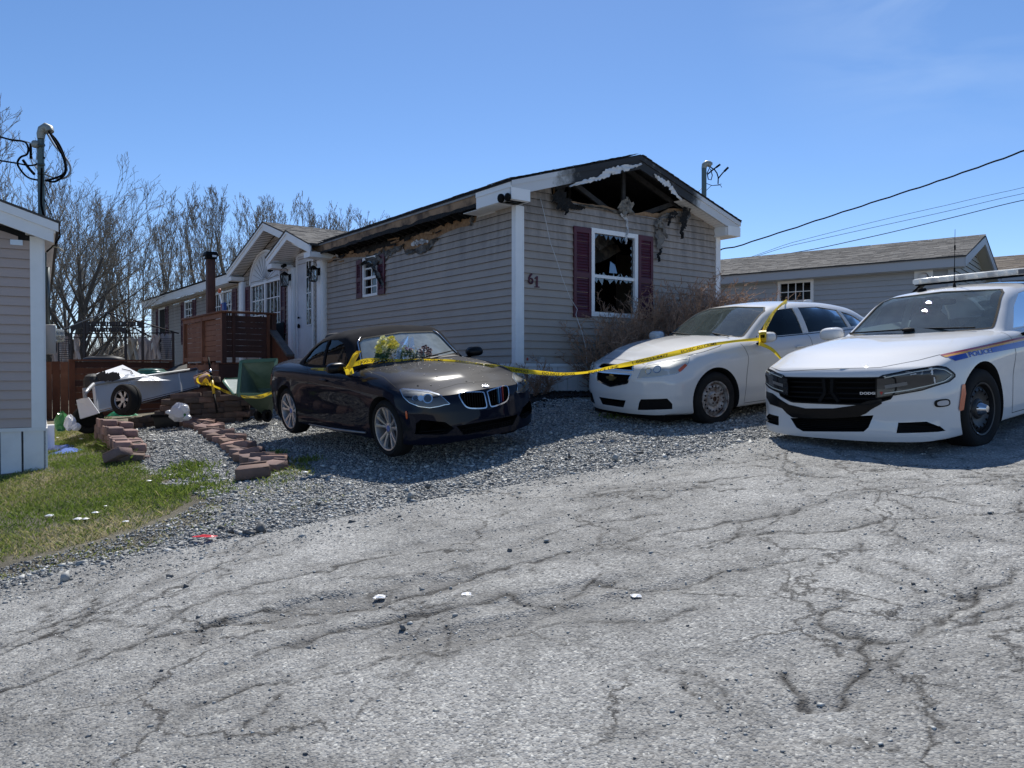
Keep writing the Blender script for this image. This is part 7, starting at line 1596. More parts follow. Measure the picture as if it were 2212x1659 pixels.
MB().box(-.0,.03,-12,2.5,zz5-.24,zz5-.03).build('fascia',MATS['grey_fascia'],H4); cladding(H4,lambda b,z,o:(.3-o,b,z),-12,2.3,zz5-2.9,zz5-.2,[],lap=.127,m=VG); MB().box(.32,4,-11.9,2.2,zz5-3,zz5-.2).build('wall_core',INTER,H4)
# service mast behind the burnt roof, and overhead wires
m2=thing('service_mast','damaged service mast with cut black wires above the burnt home','utility mast')
def Z6(x,y,Y=15.6): return at((2000+x/2.212)/1.8228,(550+y/2.212)/1.8228,Y)
MB().tube([Z6(1708,640),Z6(1708,280),Z6(1708,245)],.05,12).build('pipe',MT,m2,smooth=40); MB().tube([Z6(1708,250),Z6(1712,222),Z6(1730,208),Z6(1755,212),Z6(1768,228)],[.052,.06,.066,.06,.05],12).build('weather_head',MATS['cast_grey'],m2,smooth=50)
def wr(pts,r,nm='cut_wire',m=CB): 
    P=[Z6(*p) for p in pts]; return MB().tube(P,r,6).build(nm,m,m2,smooth=True)
wr([(1762,235),(1768,215),(1776,198)],.018); wr([(1765,240),(1800,262),(1820,290),(1832,330),(1830,385)],.012); wr([(1740,300),(1790,258),(1845,218)],.016); wr([(1830,340),(1870,290),(1918,242)],.014); wr([(1885,275),(1918,242)],.024); wr([(1815,240),(1848,216)],.022)
wr([(1760,240),(1735,290),(1745,345),(1770,350),(1780,310),(1765,255)],.010); wr([(1725,380),(1780,400),(1850,395),(1862,415)],.006); wr([(1730,440),(1770,400),(1820,395),(1860,385)],.006); wr([(1690,420),(1650,460),(1635,500)],.005,m=CG)
for y in (300,400): MB().tube([Z6(1690,y),Z6(1728,y)],.02,6).build('clamp',MT,m2)
def wire(pts,r,label,Y0=15,Y1=24,wav=0):
    P=[]; n=len(pts)
    for i,t in enumerate(np.linspace(0,n-1,46)):
        x=np.interp(t,range(n),[p[0] for p in pts]); y=cr(range(n),[p[1] for p in pts],[t])[0]; P.append(at(x,y+wav*math.sin(i*1.9),Y0+(Y1-Y0)*t/(n-1)))
    return tag(MB().tube(P,r,5).build('overhead_wire',CB,None,smooth=True),label,'cable')
def Zw(x,y): return ((2700+x/1.661)/1.8228,(550+y/1.661)/1.8228)
wire([Zw(200,728),Zw(240,714),Zw(560,625),Zw(900,515),Zw(1240,405),Zw(1600,290),Zw(1900,185),Zw(2212,72),Zw(2600,-70)],.016,'thick twisted overhead cable sagging highest across the right sky',19,12,.7)
wire([Zw(200,808),Zw(240,803),Zw(700,672),Zw(1200,545),Zw(1700,430),Zw(2150,327),Zw(2500,245)],.008,'thinnest overhead wire, uppermost of the lower three in the right sky',30,30)
wire([Zw(200,806),Zw(240,803),Zw(700,690),Zw(1200,580),Zw(1700,470),Zw(2212,352),Zw(2600,265)],.009,'thin overhead wire, middle of the lower three in the right sky',30,30)
wire([Zw(380,800),Zw(700,740),Zw(1200,638),Zw(1700,520),Zw(2212,395),Zw(2600,300)],.014,'straight overhead wire, lowest of those in the right sky',30,26)
# ================================================================ TREES AND SHRUBS
BARKM=mat('bark',(.12,.105,.088),.9,noise=(3,6,.35,.7),col2=(.10,.09,.08)); TWIG=mat('twigs',(.25,.225,.18),.85,noise=(.8,3,.35,.7),col2=(.17,.15,.125))
def tubes_np(name,segs,sides,m,parent=None,kind=None):
    """segs: array (n,8): p0,p1,r0,r1"""
    S=np.array(segs,float); a,b,r0,r1=S[:,0:3],S[:,3:6],S[:,6],S[:,7]; d=b-a; L=np.linalg.norm(d,axis=1,keepdims=True)+1e-9; d/=L
    up=np.where(np.abs(d[:,2:3])>.9,np.array([[1,0,0]]),np.array([[0,0,1]])); u=np.cross(d,up); u/=np.linalg.norm(u,axis=1,keepdims=True)+1e-9; v=np.cross(d,u)
    ang=np.arange(sides)*2*np.pi/sides; ring=np.cos(ang)[None,:,None]*u[:,None]+np.sin(ang)[None,:,None]*v[:,None]
    V=np.concatenate([a[:,None]+ring*r0[:,None,None],b[:,None]+ring*r1[:,None,None]],1).reshape(-1,3); n=len(S); k=np.arange(sides); k2=(k+1)%sides
    F=(np.arange(n)*2*sides)[:,None,None]+np.stack([k,k2,k2+sides,k+sides],-1)[None]
    return npmesh(name,V,F.reshape(-1,4),m,parent,smooth=True,kind=kind)
def branchy(rr,p,d,L,r,lev,big,small,cfg):
    n=cfg['n'][lev]; seg=L/n; q=Vector(p); d=Vector(d).normalized(); rad=r
    for i in range(n):
        w=cfg['wob'][lev]; d=(d+Vector((rr.gauss(0,w),rr.gauss(0,w),rr.gauss(0,w)*.6+cfg['up'][lev]))+cfg.get('wind',Vector((0,0,0)))*(.5 if lev else 0)).normalized()
        r2=r*(1-(i+1)/n*cfg['tap'][lev]); q2=q+d*seg
        (big if rad>cfg['split'] else small).append((*q,*q2,max(rad,cfg['rmin']),max(r2,cfg['rmin']*.8)))
        if lev<cfg['levels'] and i>=cfg['start'][lev]*n:
            for _ in range(cfg['kids'][lev] if rr.random()<cfg['prob'][lev] else cfg['kids'][lev]-1):
                a=rr.uniform(*cfg['ang'][lev]); ax_=d.orthogonal().normalized(); ax_.rotate(Matrix.Rotation(rr.uniform(0,2*math.pi),3,d)); d2=d.copy(); d2.rotate(Matrix.Rotation(a,3,ax_))
                k=(1-.45*i/n)
                branchy(rr,q2 if rr.random()<.6 else q+d*seg*rr.random(),d2,L*cfg['lr'][lev]*k*rr.uniform(.7,1.15),max(r2*cfg['rr'][lev],cfg['rmin']),lev+1,big,small,cfg)
        q=q2; rad=r2
CFG=dict(levels=4,n=[8,7,6,4,2],wob=[.04,.06,.07,.08,.1],up=[.02,.06,.07,.08,.06],tap=[.75,.85,.9,.9,.8],start=[.25,.2,.2,.25,0],kids=[2,2,1,1,0],prob=[.85,.45,.85,.8,0],ang=[(.35,.7),(.3,.6),(.3,.6),(.3,.65),(0,0)],lr=[.60,.55,.58,.5,0],rr=[.5,.55,.6,.7,0],rmin=.0065,split=.04)
def tree(seed,h,r,stems,spread,cfg):
    rr=random.Random(seed); big=[];small=[]
    for k in range(stems):
        a=(k/stems*2*math.pi+rr.uniform(-.3,.3)) if stems>1 else 0; t=spread*(.15+.85*((k*.618)%1)) if stems>1 else 0
        branchy(rr,(math.cos(a)*.12*(stems>1),math.sin(a)*.12*(stems>1),-.3),(math.cos(a)*t,math.sin(a)*t,1),h*rr.uniform(.72,.8)*(1-.22*t),r*(1 if stems==1 else rr.uniform(.55,.8)),0,big,small,cfg)
    return big,small
def mesh_tree(seed,h,r,stems,spread,label,group,cfg=CFG):
    b,s=tree(seed,h,r,stems,spread,cfg); t=thing('bare_tree',label,'tree',group=group)
    tr=tubes_np('trunk',b,6,BARKM,t); c=tubes_np('crown',s,3,TWIG,t); c['kind']='stuff'; return t
GT='leafless trees behind the homes'
slim=dict(CFG); slim.update(ang=[(.3,.5),(.3,.55),(.3,.6),(.35,.7),(0,0)],lr=[.48,.5,.55,.5,0],up=[.01,.09,.09,.08,.06],start=[.2,.2,.2,.2,0])
wide=dict(CFG); wide.update(ang=[(.4,.8),(.3,.65),(.3,.7),(.4,.9),(0,0)],lr=[.9,.55,.55,.5,0],up=[-.005,.02,.03,.04,.04],start=[.04,.2,.2,.2,0],n=[8,8,6,4,2],wob=[.04,.05,.07,.08,.1])
T1=mesh_tree(11,8.6,.25,6,1.15,'biggest leafless tree, many stems spreading right, between the left home and the burnt home',GT,wide)
T2=mesh_tree(23,8.2,.14,3,.35,'upright leafless tree with forked trunk directly left of the brown deck post',GT,slim)
T3=mesh_tree(37,7.8,.12,1,0,'slim leafless tree right of the brown deck post',GT,slim)
T4=mesh_tree(41,8.8,.15,4,.55,'tall leafless tree cut by the left edge behind the service mast',GT,CFG)
def copy_thing(src,loc,rz,sc,label):
    r=src.copy(); COL.objects.link(r); r.location=loc; r.rotation_euler=(0,0,rz); r.scale=(sc,)*3; r['label']=label
    for ch in src.children:
        c=ch.copy(); COL.objects.link(c); c.parent=r
    return r
def place(T,px,ytop,Y,h,rz,label=None,hsrc=8.3):
    P=at(px,802,Y); g=1.2 if px>380 else float(gz(P.x,P.y))
    top=at(px,ytop,Y).z; sc=(top-g)/hsrc
    if label is None: T.location=(P.x,P.y,g); T.rotation_euler=(0,0,rz); T.scale=(sc,)*3
    else: copy_thing(T,(P.x,P.y,g),rz,sc,label)
def th(T): return max(max(v.co.z for v in c.data.vertices) for c in T.children)
H_={t.name:th(t) for t in (T1,T2,T3,T4)}
def pl(T,px,yt,Y,rz,label=None): place(T,px,yt,Y,0,rz,label,H_[T.name])
pl(T1,150,352,30,.3); pl(T4,-50,225,26,1.0); pl(T2,405,392,33,.2); pl(T3,498,400,35,2.0)
pl(T3,250,425,37,2.2,'slim leafless tree behind the middle of the metal gazebo')
pl(T4,75,355,33,2.8,'leafless tree behind the service mast of the left home')
pl(T2,450,405,36,4.0,'leafless tree whose crown fills the sky between deck post and bay gable')
pl(T2,540,405,38,1.6,'leafless tree rising over the left slope of the bay gable')
pl(T3,580,415,40,.6,'leafless tree directly above the apex of the bay gable')
pl(T2,620,418,42,5.0,'leafless tree above the ridge of the bay gable')
pl(T3,655,430,40,3.9,'leafless tree above the small porch gable')
pl(T2,690,430,43,2.6,'leafless tree above the shingled slope of the bay gable')
pl(T3,728,438,42,5.2,'leafless tree second from the right end of the tree row')
pl(T2,760,440,44,3.3,'leafless tree where the dense row ends above the burnt eave')
pl(T2,828,450,48,.9,'lone small leafless tree at the right above the burnt eave')
pl(T3,800,452,47,2.4,'thin leafless tree at the left of the lone pair above the burnt eave'); pl(T2,318,440,38,.4,'low leafless tree left of the far end of the burnt home'); pl(T4,285,420,40,5.5,'leafless tree behind the right side of the gazebo')
# far brush
rr=random.Random(9); sg=[]
for i in range(3600):
    px=rr.uniform(95,420); Y=rr.uniform(34,50); P=at(px,802,Y); z=float(gz(P.x,P.y)); h=rr.uniform(1.2,3.4)
    q=Vector((P.x,P.y,z)); d=Vector((rr.gauss(0,.35),rr.gauss(0,.3),1)).normalized()
    for k in range(4): q2=q+d*h/4; sg.append((*q,*q2,.022*(1-k/5),.022*(1-(k+1)/5))); q=q2; d=(d+Vector((rr.gauss(0,.3),rr.gauss(0,.3),.1))).normalized()
tubes_np('brush',sg,3,mat('far_brush',(.36,.31,.26),.9),kind='stuff')
# reddish shrub in front of the gable
SHR=mat('shrub_twigs',(.46,.27,.17),.8,noise=(7,3,.35,.7),col2=(.26,.17,.12)); SHR2=mat('shrub_stems',(.22,.15,.115),.85)
def shrub(label,a0,a1,y0,y1,n,hmin,hmax,seed,lean=.35,cat='shrub'):
    rr=random.Random(seed); big=[];small=[]
    for i in range(n):
        t=rr.random(); a=a0+(a1-a0)*t; hh=hmin+(hmax-hmin)*(math.sin(math.pi*min(1,max(0,.15+.75*t)))**.8)*rr.uniform(.75,1.05)
        w=HM@Vector((a,rr.uniform(y0,y1),0)); w.z=float(gz(w.x,w.y)); q=w; d=Vector((rr.gauss((t-.5)*lean*1.6,lean),rr.gauss(-.03,lean*.6),1)).normalized(); L=hh*rr.uniform(.5,1.05); r=.010; N=7
        for k in range(N):
            q2=q+d*L/N; (big if k<3 else small).append((*q,*q2,r*(1-k/N*.8),r*(1-(k+1)/N*.8)))
            if k>=1:
                for j in range(3):
                    d2=(d+Vector((rr.gauss(0,.6),rr.gauss(0,.6),rr.gauss(.1,.4)))).normalized(); p=q+(q2-q)*rr.random(); l2=rr.uniform(.06,.20)
                    for s in range(3):
                        p2=p+d2*l2/2; small.append((*p,*p2,.005,.003)); 
                        for _ in range(2):
                            d3=(d2+Vector((rr.gauss(0,.7),rr.gauss(0,.7),rr.gauss(.2,.5)))).normalized(); p3=p2+d3*rr.uniform(.03,.07); small.append((*p2,*p3,.004,.0022))
                        p=p2; d2=(d2+Vector((rr.gauss(0,.4),rr.gauss(0,.4),rr.gauss(0,.3)))).normalized()
            q=q2; d=(d+Vector((rr.gauss(0,.12),rr.gauss(0,.1),-.02*k))).normalized()
    t=thing('shrub',label,cat); tubes_np('stems',big,4,SHR2,t)['kind']='stuff'; tubes_np('twigs',small,3,SHR,t)['kind']='stuff'; return t
shrub('dense reddish brown leafless shrub against the right half of the burnt gable',2.55,4.9,-.95,-.30,330,1.2,1.95,3,.26)
shrub('sparse leafless shrub in front of the broken gable window behind the sedan hood',1.5,2.9,-.9,-.25,100,.9,1.75,4,.30)
shrub('low leafless shrub leaning left below the house number',1.35,1.9,-.7,-.2,30,1.1,1.5,5,.42)
shrub('dry leafless shrub at the right corner of the burnt home above the sedan roof',4.8,5.8,-.6,.2,110,1.2,1.8,6,.36)
shrub('small dead weeds standing against the white skirting beside the dark convertible',-.1,.6,-.2,-.08,9,.35,.6,8,.25,'weeds')
# ================================================================ DECK
WD=mat('stained_wood',(.17,.062,.028),.7,noise=(3,7,.35,.7),col2=(.105,.036,.018),bump=(18,.3,.006)); WDL=mat('pale_lit_wood',(.27,.125,.07),.75,noise=(3,7,.35,.7),col2=(.18,.075,.04),bump=(18,.3,.006)); WDD=mat('dark_shaded_wood',(.075,.028,.018),.75,noise=(3,6,.35,.7),col2=(.05,.02,.014))  # paler and darker woods also paint light and shade onto the deck faces
DK=thing('deck','reddish brown wooden deck with plank guard walls at the burnt home door','deck'); DK.matrix_world=HM
X0,Y0D,Y1D=-2.13,7.35,10.45; F0=.62; RT=1.66
def bxl(nm,m,x0,x1,y0,y1,z0,z1,bev=.0): 
    o=MB().box(x0,x1,y0,y1,z0,z1).build(nm,m,DK); return bevel_obj(o,bev,1) if bev else o
for k in range(15): y=Y0D+.01+k*.205; bxl('deck_board',WD,X0+.02,-.06,y,y+.195,F0-.04,F0)
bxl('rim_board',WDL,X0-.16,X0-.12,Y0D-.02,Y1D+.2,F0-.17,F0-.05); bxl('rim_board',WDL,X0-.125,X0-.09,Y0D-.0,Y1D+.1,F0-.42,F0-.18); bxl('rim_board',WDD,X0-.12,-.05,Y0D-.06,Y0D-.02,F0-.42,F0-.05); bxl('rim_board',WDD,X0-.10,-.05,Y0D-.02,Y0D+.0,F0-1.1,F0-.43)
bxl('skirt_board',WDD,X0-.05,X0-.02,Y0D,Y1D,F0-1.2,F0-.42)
bxl('top_rail',WD,X0-.09,X0+.10,Y0D-.10,Y1D+.02,RT,RT+.04,.004); bxl('top_rail',WD,X0+.11,X0+1.1,Y0D-.10,Y0D+.09,RT,RT+.04,.004)
for y in (Y0D-.04,Y0D+1.45,Y1D-.09): bxl('guard_post',WDL,X0-.06,X0+.03,y,y+.09,F0-.02,RT-.002)
bxl('guard_rail',WDL,X0-.05,X0+.0,Y0D+.052,Y1D-.092,RT-.10,RT-.004); bxl('guard_rail',WDL,X0-.05,X0+.0,Y0D+.052,Y1D-.092,F0+.03,F0+.13)
for a,b in ((Y0D+.055,Y0D+1.448),(Y0D+1.545,Y1D-.093)):
    n=7; h=(RT-.104-F0-.134)/n
    for k in range(n): bxl('guard_board',WDL,X0+.005,X0+.026,a,b,F0+.134+k*h+.004,F0+.134+(k+1)*h-.004)
bxl('guard_post',WDD,X0-.055,X0+.035,Y0D-.05,Y0D-.042,F0-.02,RT-.002); 
for x in (X0+.16,X0+.90): bxl('guard_post',WDD if x<X0+.5 else WD,x,x+.06,Y0D-.055,Y0D-.01,F0+.0,RT-.002)
for k in range(7): h=(RT-.05-F0-.10)/7; bxl('guard_board',WDD,X0+.05,X0+1.05,Y0D-.005,Y0D+.018,F0+.10+k*h+.002,F0+.10+(k+1)*h-.002)  # backlit face: its shade is put into the darker board colour
bxl('guard_post',WDD,X0+1.0,X0+1.1,Y0D-.05,Y0D+.05,F0-1.1,RT)
# stairs with boarded side and sloping grey cap
s0=onlong(571,690,1.10); s1=onlong(624,762,1.10)
capm=mat('grey_cap',(.13,.12,.115),.8,noise=(6,5,.4,.7),col2=(.08,.07,.065))
MB().bar((-1.10,s0[0],s0[1]),(-1.10,s1[0]-.1,s1[1]-.06),.16,.05).build('stair_rail_cap',capm,DK)
nb=7
for k in range(nb):
    ta,tb2=k/nb,(k+1)/nb; ya,yb=s0[0]+(s1[0]-s0[0])*ta,s0[0]+(s1[0]-s0[0])*tb2-(-.012); za,zb=s0[1]+(s1[1]-s0[1])*ta-.04,s0[1]+(s1[1]-s0[1])*tb2-.04; zl=min(F0-.9,zb-.9)
    MB().add([(x,y,z) for x in (-1.12,-1.095) for y,z in ((ya,zl),(yb,zl),(yb,zb),(ya,za))],[(0,1,2,3),(7,6,5,4),(0,4,5,1),(1,5,6,2),(2,6,7,3),(3,7,4,0)]).build('stair_side_board',WD,DK)
for k in range(6): bxl('stair_tread',WD,-1.08,-.16,Y0D-.28*(k+1),Y0D-.28*k-.02,F0-.17*(k+1)-.04,F0-.17*(k+1))
bxl('newel_post',WDD,-1.16,-1.06,s1[0]-.22,s1[0]-.12,F0-1.4,s1[1]-.08)
# under-deck blocks
for k in range(5): bxl('joist_end',WDL,X0-.13,X0-.02,Y0D+.3+k*.62,Y0D+.42+k*.62,F0-.05,F0-.0)
DP=thing('deck_post','tall brown square post with a black solar cap light rising from the deck','post'); DP.matrix_world=HM
pc=(-1.95,8.95); pz=(HMi@at(453,553,(HM@Vector((*pc,0))).y)).z
bevel_obj(MB().box(pc[0]-.085,pc[0]+.085,pc[1]-.085,pc[1]+.085,F0,pz-.08).build('post_shaft',mat('post_wood',(.115,.042,.022),.7,noise=(3,6,.35,.7),col2=(.07,.027,.016)),DP),.006,1)
SLH=thing('solar_light','black solar cap light with small bright lamp on top of the tall brown post','solar light'); SLH.matrix_world=HM@Matrix.Translation((pc[0],pc[1],pz-.08))
MB().add([(-.10,-.10,0),(.10,-.10,0),(.10,.10,0),(-.10,.10,0),(-.14,-.14,.09),(.14,-.14,.09),(.14,.14,.09),(-.14,.14,.09),(-.11,-.11,.17),(.11,-.11,.17),(.11,.11,.17),(-.11,.11,.17)],[(3,2,1,0),(8,9,10,11)]+[(i,(i+1)%4,4+(i+1)%4,4+i) for i in range(4)]+[(4+i,4+(i+1)%4,8+(i+1)%4,8+i) for i in range(4)]).build('cap',BLACK,SLH); MB().box(.0,.09,-.152,-.142,.045,.085).build('lamp_window',mat('lamp_white',(.85,.85,.85),.2),SLH); MB().box(-.152,-.142,-.07,.02,.02,.05).build('lamp_window',MATS['lamp_white'],SLH)
bp=onlong(481,672,1.9); bt=onlong(474,634,1.9)
br=thing('broom','red, white and blue handled broom standing behind the deck guard','broom'); br.matrix_world=HM
MB().tube([(-1.9,bp[0],bp[1]-.5),(-1.9,(bp[0]*.6+bt[0]*.4),bp[1]*.6+bt[1]*.4)],.016,8).build('red_part',mat('broom_red',(.5,.05,.03),.5),br); MB().tube([(-1.9,(bp[0]*.6+bt[0]*.4),bp[1]*.6+bt[1]*.4),(-1.9,bt[0],bt[1])],.014,8).build('white_pole',TRIM,br); MB().box(-1.93,-1.87,bp[0]-.18,bp[0]-.02,bp[1]-.2,bp[1]+.18).build('blue_part',mat('broom_blue',(.03,.09,.30),.5),br); rbox((-1.9,bt[0],bt[1]+.06),(.03,.06,.05),3,6).build('orange_cap',mat('orange_cap',(.6,.12,.03),.5),br)
# ================================================================ FENCE, GAZEBO
FC=thing('fence','reddish brown board fence behind the trailer','fence'); f0=Vector((-8.56,19.5,0)); fd=Vector((-.8,-.6,0)); FM=Matrix(((-.8,.6,0,f0.x),(-.6,-.8,0,f0.y),(0,0,1,0),(0,0,0,1))); FC.matrix_world=FM
ztp=1.88
def fb(par,nm,m,a,b,y0,y1,z0,z1): return MB().box(a,b,y0,y1,z0,z1).build(nm,m,par)
for k in range(10): 
    z=ztp-.05-(k+1)*.145; fb(FC,'fence_board',WD if k%3 else WDD,.05,2.15,-.0,.022,z,z+.138)
fb(FC,'top_cap',WD,-.02,2.2,-.05,.07,ztp-.04,ztp); fb(FC,'fence_post',WDD,-.0,.06,-.04,.05,-.2,ztp-.045); fb(FC,'fence_post',WD,2.15,2.27,-.04,.05,-.2,ztp-.0)
GTE=thing('gate','gate of upright brown boards beside the left home','gate'); GTE.matrix_world=FM
for k in range(9): fb(GTE,'gate_board',WD if k%2 else WDL,2.29+k*.165,2.29+k*.165+.155,.0,.022,.28,ztp-.06+.01*(k%2))
fb(GTE,'gate_rail',WDD,2.29,3.8,-.03,-.002,ztp-.35,ztp-.25)
GZ=thing('gazebo','dark metal gazebo frame with burnt curtains behind the board fence','gazebo'); YG=24.0
def z5(x,y,Y=YG): return at((150+x/3.687)/1.8228,(1150+y/3.687)/1.8228,Y)
MET=mat('dark_metal',(.03,.022,.022),.5,metal=.3); MET2=mat('light_metal',(.22,.21,.20),.5)
def gb(nm,pts,r,m=MET): return MB().tube([z5(*p) for p in pts],r,6).build(nm,m,GZ,smooth=True)
def gp(x,yt,Y,r=.05): a=z5(x,yt,Y); return MB().bar((a.x,a.y,a.z),(a.x,a.y,float(gz(a.x,a.y))),r*1.0).build('gazebo_post',MET,GZ)
gp(480,590,22.3,.05); gp(672,430,23,.06); gp(1268,520,24,.06); gp(1515,410,23,.055); gp(525,640,26,.03); gp(1960,585,22.5,.05); gp(1768,590,25,.03); gp(295,600,25,.03); gp(262,610,25.5,.03); gp(445,380,25,.03)
gb('roof_bar',[(990,290),(640,430),(225,600)],.022,MET2); gb('roof_bar',[(990,290),(1400,410),(2040,602)],.022); gb('roof_bar',[(990,290),(1240,440),(1640,650)],.02); gb('roof_bar',[(985,292),(940,430)],.018); gb('roof_bar',[(1000,292),(1080,430)],.014,MET2); gb('roof_bar',[(1400,520),(1500,590),(1640,655)],.02); gb('roof_bar',[(225,590),(480,520),(640,445)],.018); gb('roof_bar',[(1300,580),(1420,520),(1680,500)],.016)
for y0,y1 in ((595,605),): gb('cross_bar',[(230,605),(1000,600),(1960,590)],.018); gb('cross_bar',[(480,660),(1600,655)],.014)
for (xa,xb,ya,yb,n) in ((675,1515,435,490,19),(675,1268,520,570,14)):
    P=z5(xa,ya); Q=z5(xb,ya); R1=z5(xa,yb); mb=MB(); mb.bar(P,Q,.022); mb.bar(Vector((P.x,P.y,R1.z)),Vector((Q.x,Q.y,R1.z)),.03)
    for k in range(n):
        t=(k+.5)/n; c=P+(Q-P)*t; w=.05 if k%3 else .09; mb.box(c.x-w/2,c.x+w/2,c.y-.015,c.y+.015,R1.z,P.z)
    mb.box(P.x-.03,P.x+.14,P.y-.02,P.y+.02,R1.z-.06,P.z); mb.box(Q.x-.12,Q.x+.03,Q.y-.02,Q.y+.02,R1.z-.06,P.z); mb.build('fretwork_band',MET,GZ)
mb=MB(); A=[z5(*p) for p in ((470,510),(560,470),(640,445),(640,520),(560,535),(480,600))]; 
MB().prism([(p.x,p.z) for p in A],YG-.02,YG+.0,lambda u,v,w:(u,w,v)).build('fretwork_bracket',MET,GZ)
CU=mat('burnt_curtain',(.70,.58,.50),.9,noise=(2.5,6,.35,.7),col2=(.45,.33,.27)); CU2=mat('grey_netting',(.42,.38,.37),.9)
def curtain(x0,x1,y0,y1,Y,m,lab='curtain',fold=5,amp=.10):
    P=z5(x0,y0,Y); Q=z5(x1,y0,Y); zb=z5(x0,y1,Y).z; mb=MB(); n=fold*6; vs=[]
    for i in range(n+1):
        t=i/n; x=P.x+(Q.x-P.x)*t; o=amp*math.sin(t*fold*2*math.pi); 
        for j in range(5): s=j/4; vs.append((x+.05*math.sin(j*1.3+t*9),P.y+o*(1-.2*s),P.z+(zb-P.z)*s+(.06*math.sin(t*23) if j==0 else 0)))
    mb.add(vs,[(i*5+j,i*5+j+1,(i+1)*5+j+1,(i+1)*5+j) for i in range(n) for j in range(4)]); return mb.build(lab,m,GZ,smooth=True,fix=False)
curtain(215,470,620,1010,25.5,CU,'curtain',4); curtain(525,600,630,1000,24.5,CU,'curtain',2,.06); curtain(1290,1440,670,990,24.6,mat('beige_curtain',(.66,.58,.47),.9,noise=(3,5,.4,.7),col2=(.48,.40,.31)),'curtain',3); curtain(1440,1660,680,980,25.2,CU2,'curtain',3,.05); curtain(1650,1770,640,975,24.8,CU,'curtain',2,.06); curtain(1770,1950,620,975,25.2,CU2,'curtain',2,.05)
mb=MB()
for (xa,xb,ya,yb) in ((1780,1950,680,970),(300,470,690,1000)):
    for y in np.linspace(ya,yb,11): mb.bar(z5(xa,y,24.4),z5(xb,y,24.4),.02)
mb.build('rail_bars',MET,GZ)
gl_=thing('covered_grill','dark covered grill lid just showing above the board fence','grill'); c=at(225,776,21.5); rbox((c.x,c.y,c.z-.05),(.55,.3,.14),3,8).build('grill_cover',mat('grill_dark',(.03,.03,.033),.6),gl_,smooth=True); rbox((c.x+.02,c.y,c.z+.06),(.28,.2,.06),3,8).build('grill_lid',BLACK,gl_,smooth=True)
# ================================================================ BRICKS
BR1=mat('wall_block',(.21,.135,.11),.9,noise=(6,6,.35,.7),col2=(.14,.095,.08),bump=(60,.5,.01)); BR2=mat('wall_block_brown',(.15,.105,.085),.9,noise=(6,6,.35,.7),col2=(.10,.075,.065),bump=(60,.5,.01)); BR3=mat('wall_block_pink',(.31,.20,.175),.9,noise=(6,6,.35,.7),col2=(.21,.14,.125),bump=(60,.5,.01))
for m_ in (BR1,BR2,BR3):
    n=m_.node_tree.nodes; l=m_.node_tree.links; oi=n.new('ShaderNodeObjectInfo'); r=ramp(n,[(0,(.62,.66,.70)),(.5,(.9,.9,.9)),(1,(1.15,1.08,1.0))]); l.new(oi.outputs['Random'],r.inputs['Fac']); q=n.new('ShaderNodeMixRGB'); q.blend_type='MULTIPLY'; q.inputs[0].default_value=1
    src=n['Principled BSDF'].inputs['Base Color'].links[0].from_socket; l.new(src,q.inputs[1]); l.new(r.outputs['Color'],q.inputs[2]); l.new(q.outputs['Color'],n['Principled BSDF'].inputs['Base Color'])
def blockmesh(m,seed):
    rr=random.Random(seed); mb=MB(); P=[(-.15,-.085),(-.10,-.10),(.10,-.10),(.15,-.085),(.12,.10),(-.12,.10)]
    P=[(x+rr.uniform(-.005,.005),y+rr.uniform(-.004,.004)) for x,y in P]; mb.prism(P,0,.098,lambda u,v,w:(u,v,w)); mb.box(-.115,.115,.07,.096,.0982,.112)
    o=mb.build('wall_block',m,None); bevel_obj(o,.006,1); me=o.data; bpy.data.objects.remove(o); return me
BM=[[blockmesh(m,s) for s in range(3)] for m in (BR1,BR2,BR3)]
rr=random.Random(77)
ORD=['first','second','third','fourth','fifth','sixth','seventh','eighth','ninth','tenth']
def block(P,rz,label,group,kind=0,tilt=(0,0),sc=1):
    o=bpy.data.objects.new('wall_block',BM[kind][rr.randrange(3)]); COL.objects.link(o); o.location=P; o.rotation_euler=(tilt[0],tilt[1],rz); o.scale=(sc,)*3
    return tag(o,label,'wall block',group)
GL='concrete blocks of the left garden edging'
n0=gpt(272,1000); ud=Vector((-.54,.84,0)).normalized(); az=math.atan2(ud.y,ud.x)
hts=[1,2,2,2,3,3,4,4,4,4]
for k,hh in enumerate(hts):
    for c in range(hh):
        P=n0+ud*(.16+k*.30); P.z=float(gz(P.x,P.y))-.02+c*.10
        block(P+Vector((rr.uniform(-.012,.012),rr.uniform(-.012,.012),0)),az+rr.uniform(-.05,.05),f'block in the left garden edging, {ORD[k]} stack from the near end, {["bottom","second","third","top"][c] if c<hh-1 else "top"} course',GL,0 if c<hh-1 else 2,sc=1.12)
        if c==hh-1: block(P+Vector((.17,.10,-.03)),az+rr.uniform(-.15,.15),f'block lying against the {ORD[k]} stack of the left garden edging, on its gravel side',GL,2)
P=gpt(256,1002); P.z+=.05; block(P,az+.9,'loose tilted block lying at the near end of the left garden edging',GL,2,(.25,.45),1.1); P=gpt(285,997); block(P,.2,'flat block half buried right of the loose tilted block',GL,1,(.05,.1),1.05); P=gpt(283,978);P.z+=.02; block(P,.1,'block leaning behind the loose tilted block of the left edging',GL,1,(.1,-.1))
GR='tumbled blocks of the right garden edging'
path=[(405,922),(418,924),(430,928),(442,933),(452,940),(462,947),(472,954),(484,958),(494,964),(505,972),(514,981),(522,990),(532,997),(541,1003),(552,1007),(566,1010),(580,1014),(596,1018)]
names=['first from the pile end','second from the pile end','third from the pile end','fourth from the pile end','fifth from the pile end','sixth from the pile end','seventh from the pile end','eighth from the pile end','ninth from the pile end','ninth from the road end','eighth from the road end','seventh from the road end','sixth from the road end','fifth from the road end','fourth from the road end','third from the road end','second from the road end','nearest the convertible shadow']
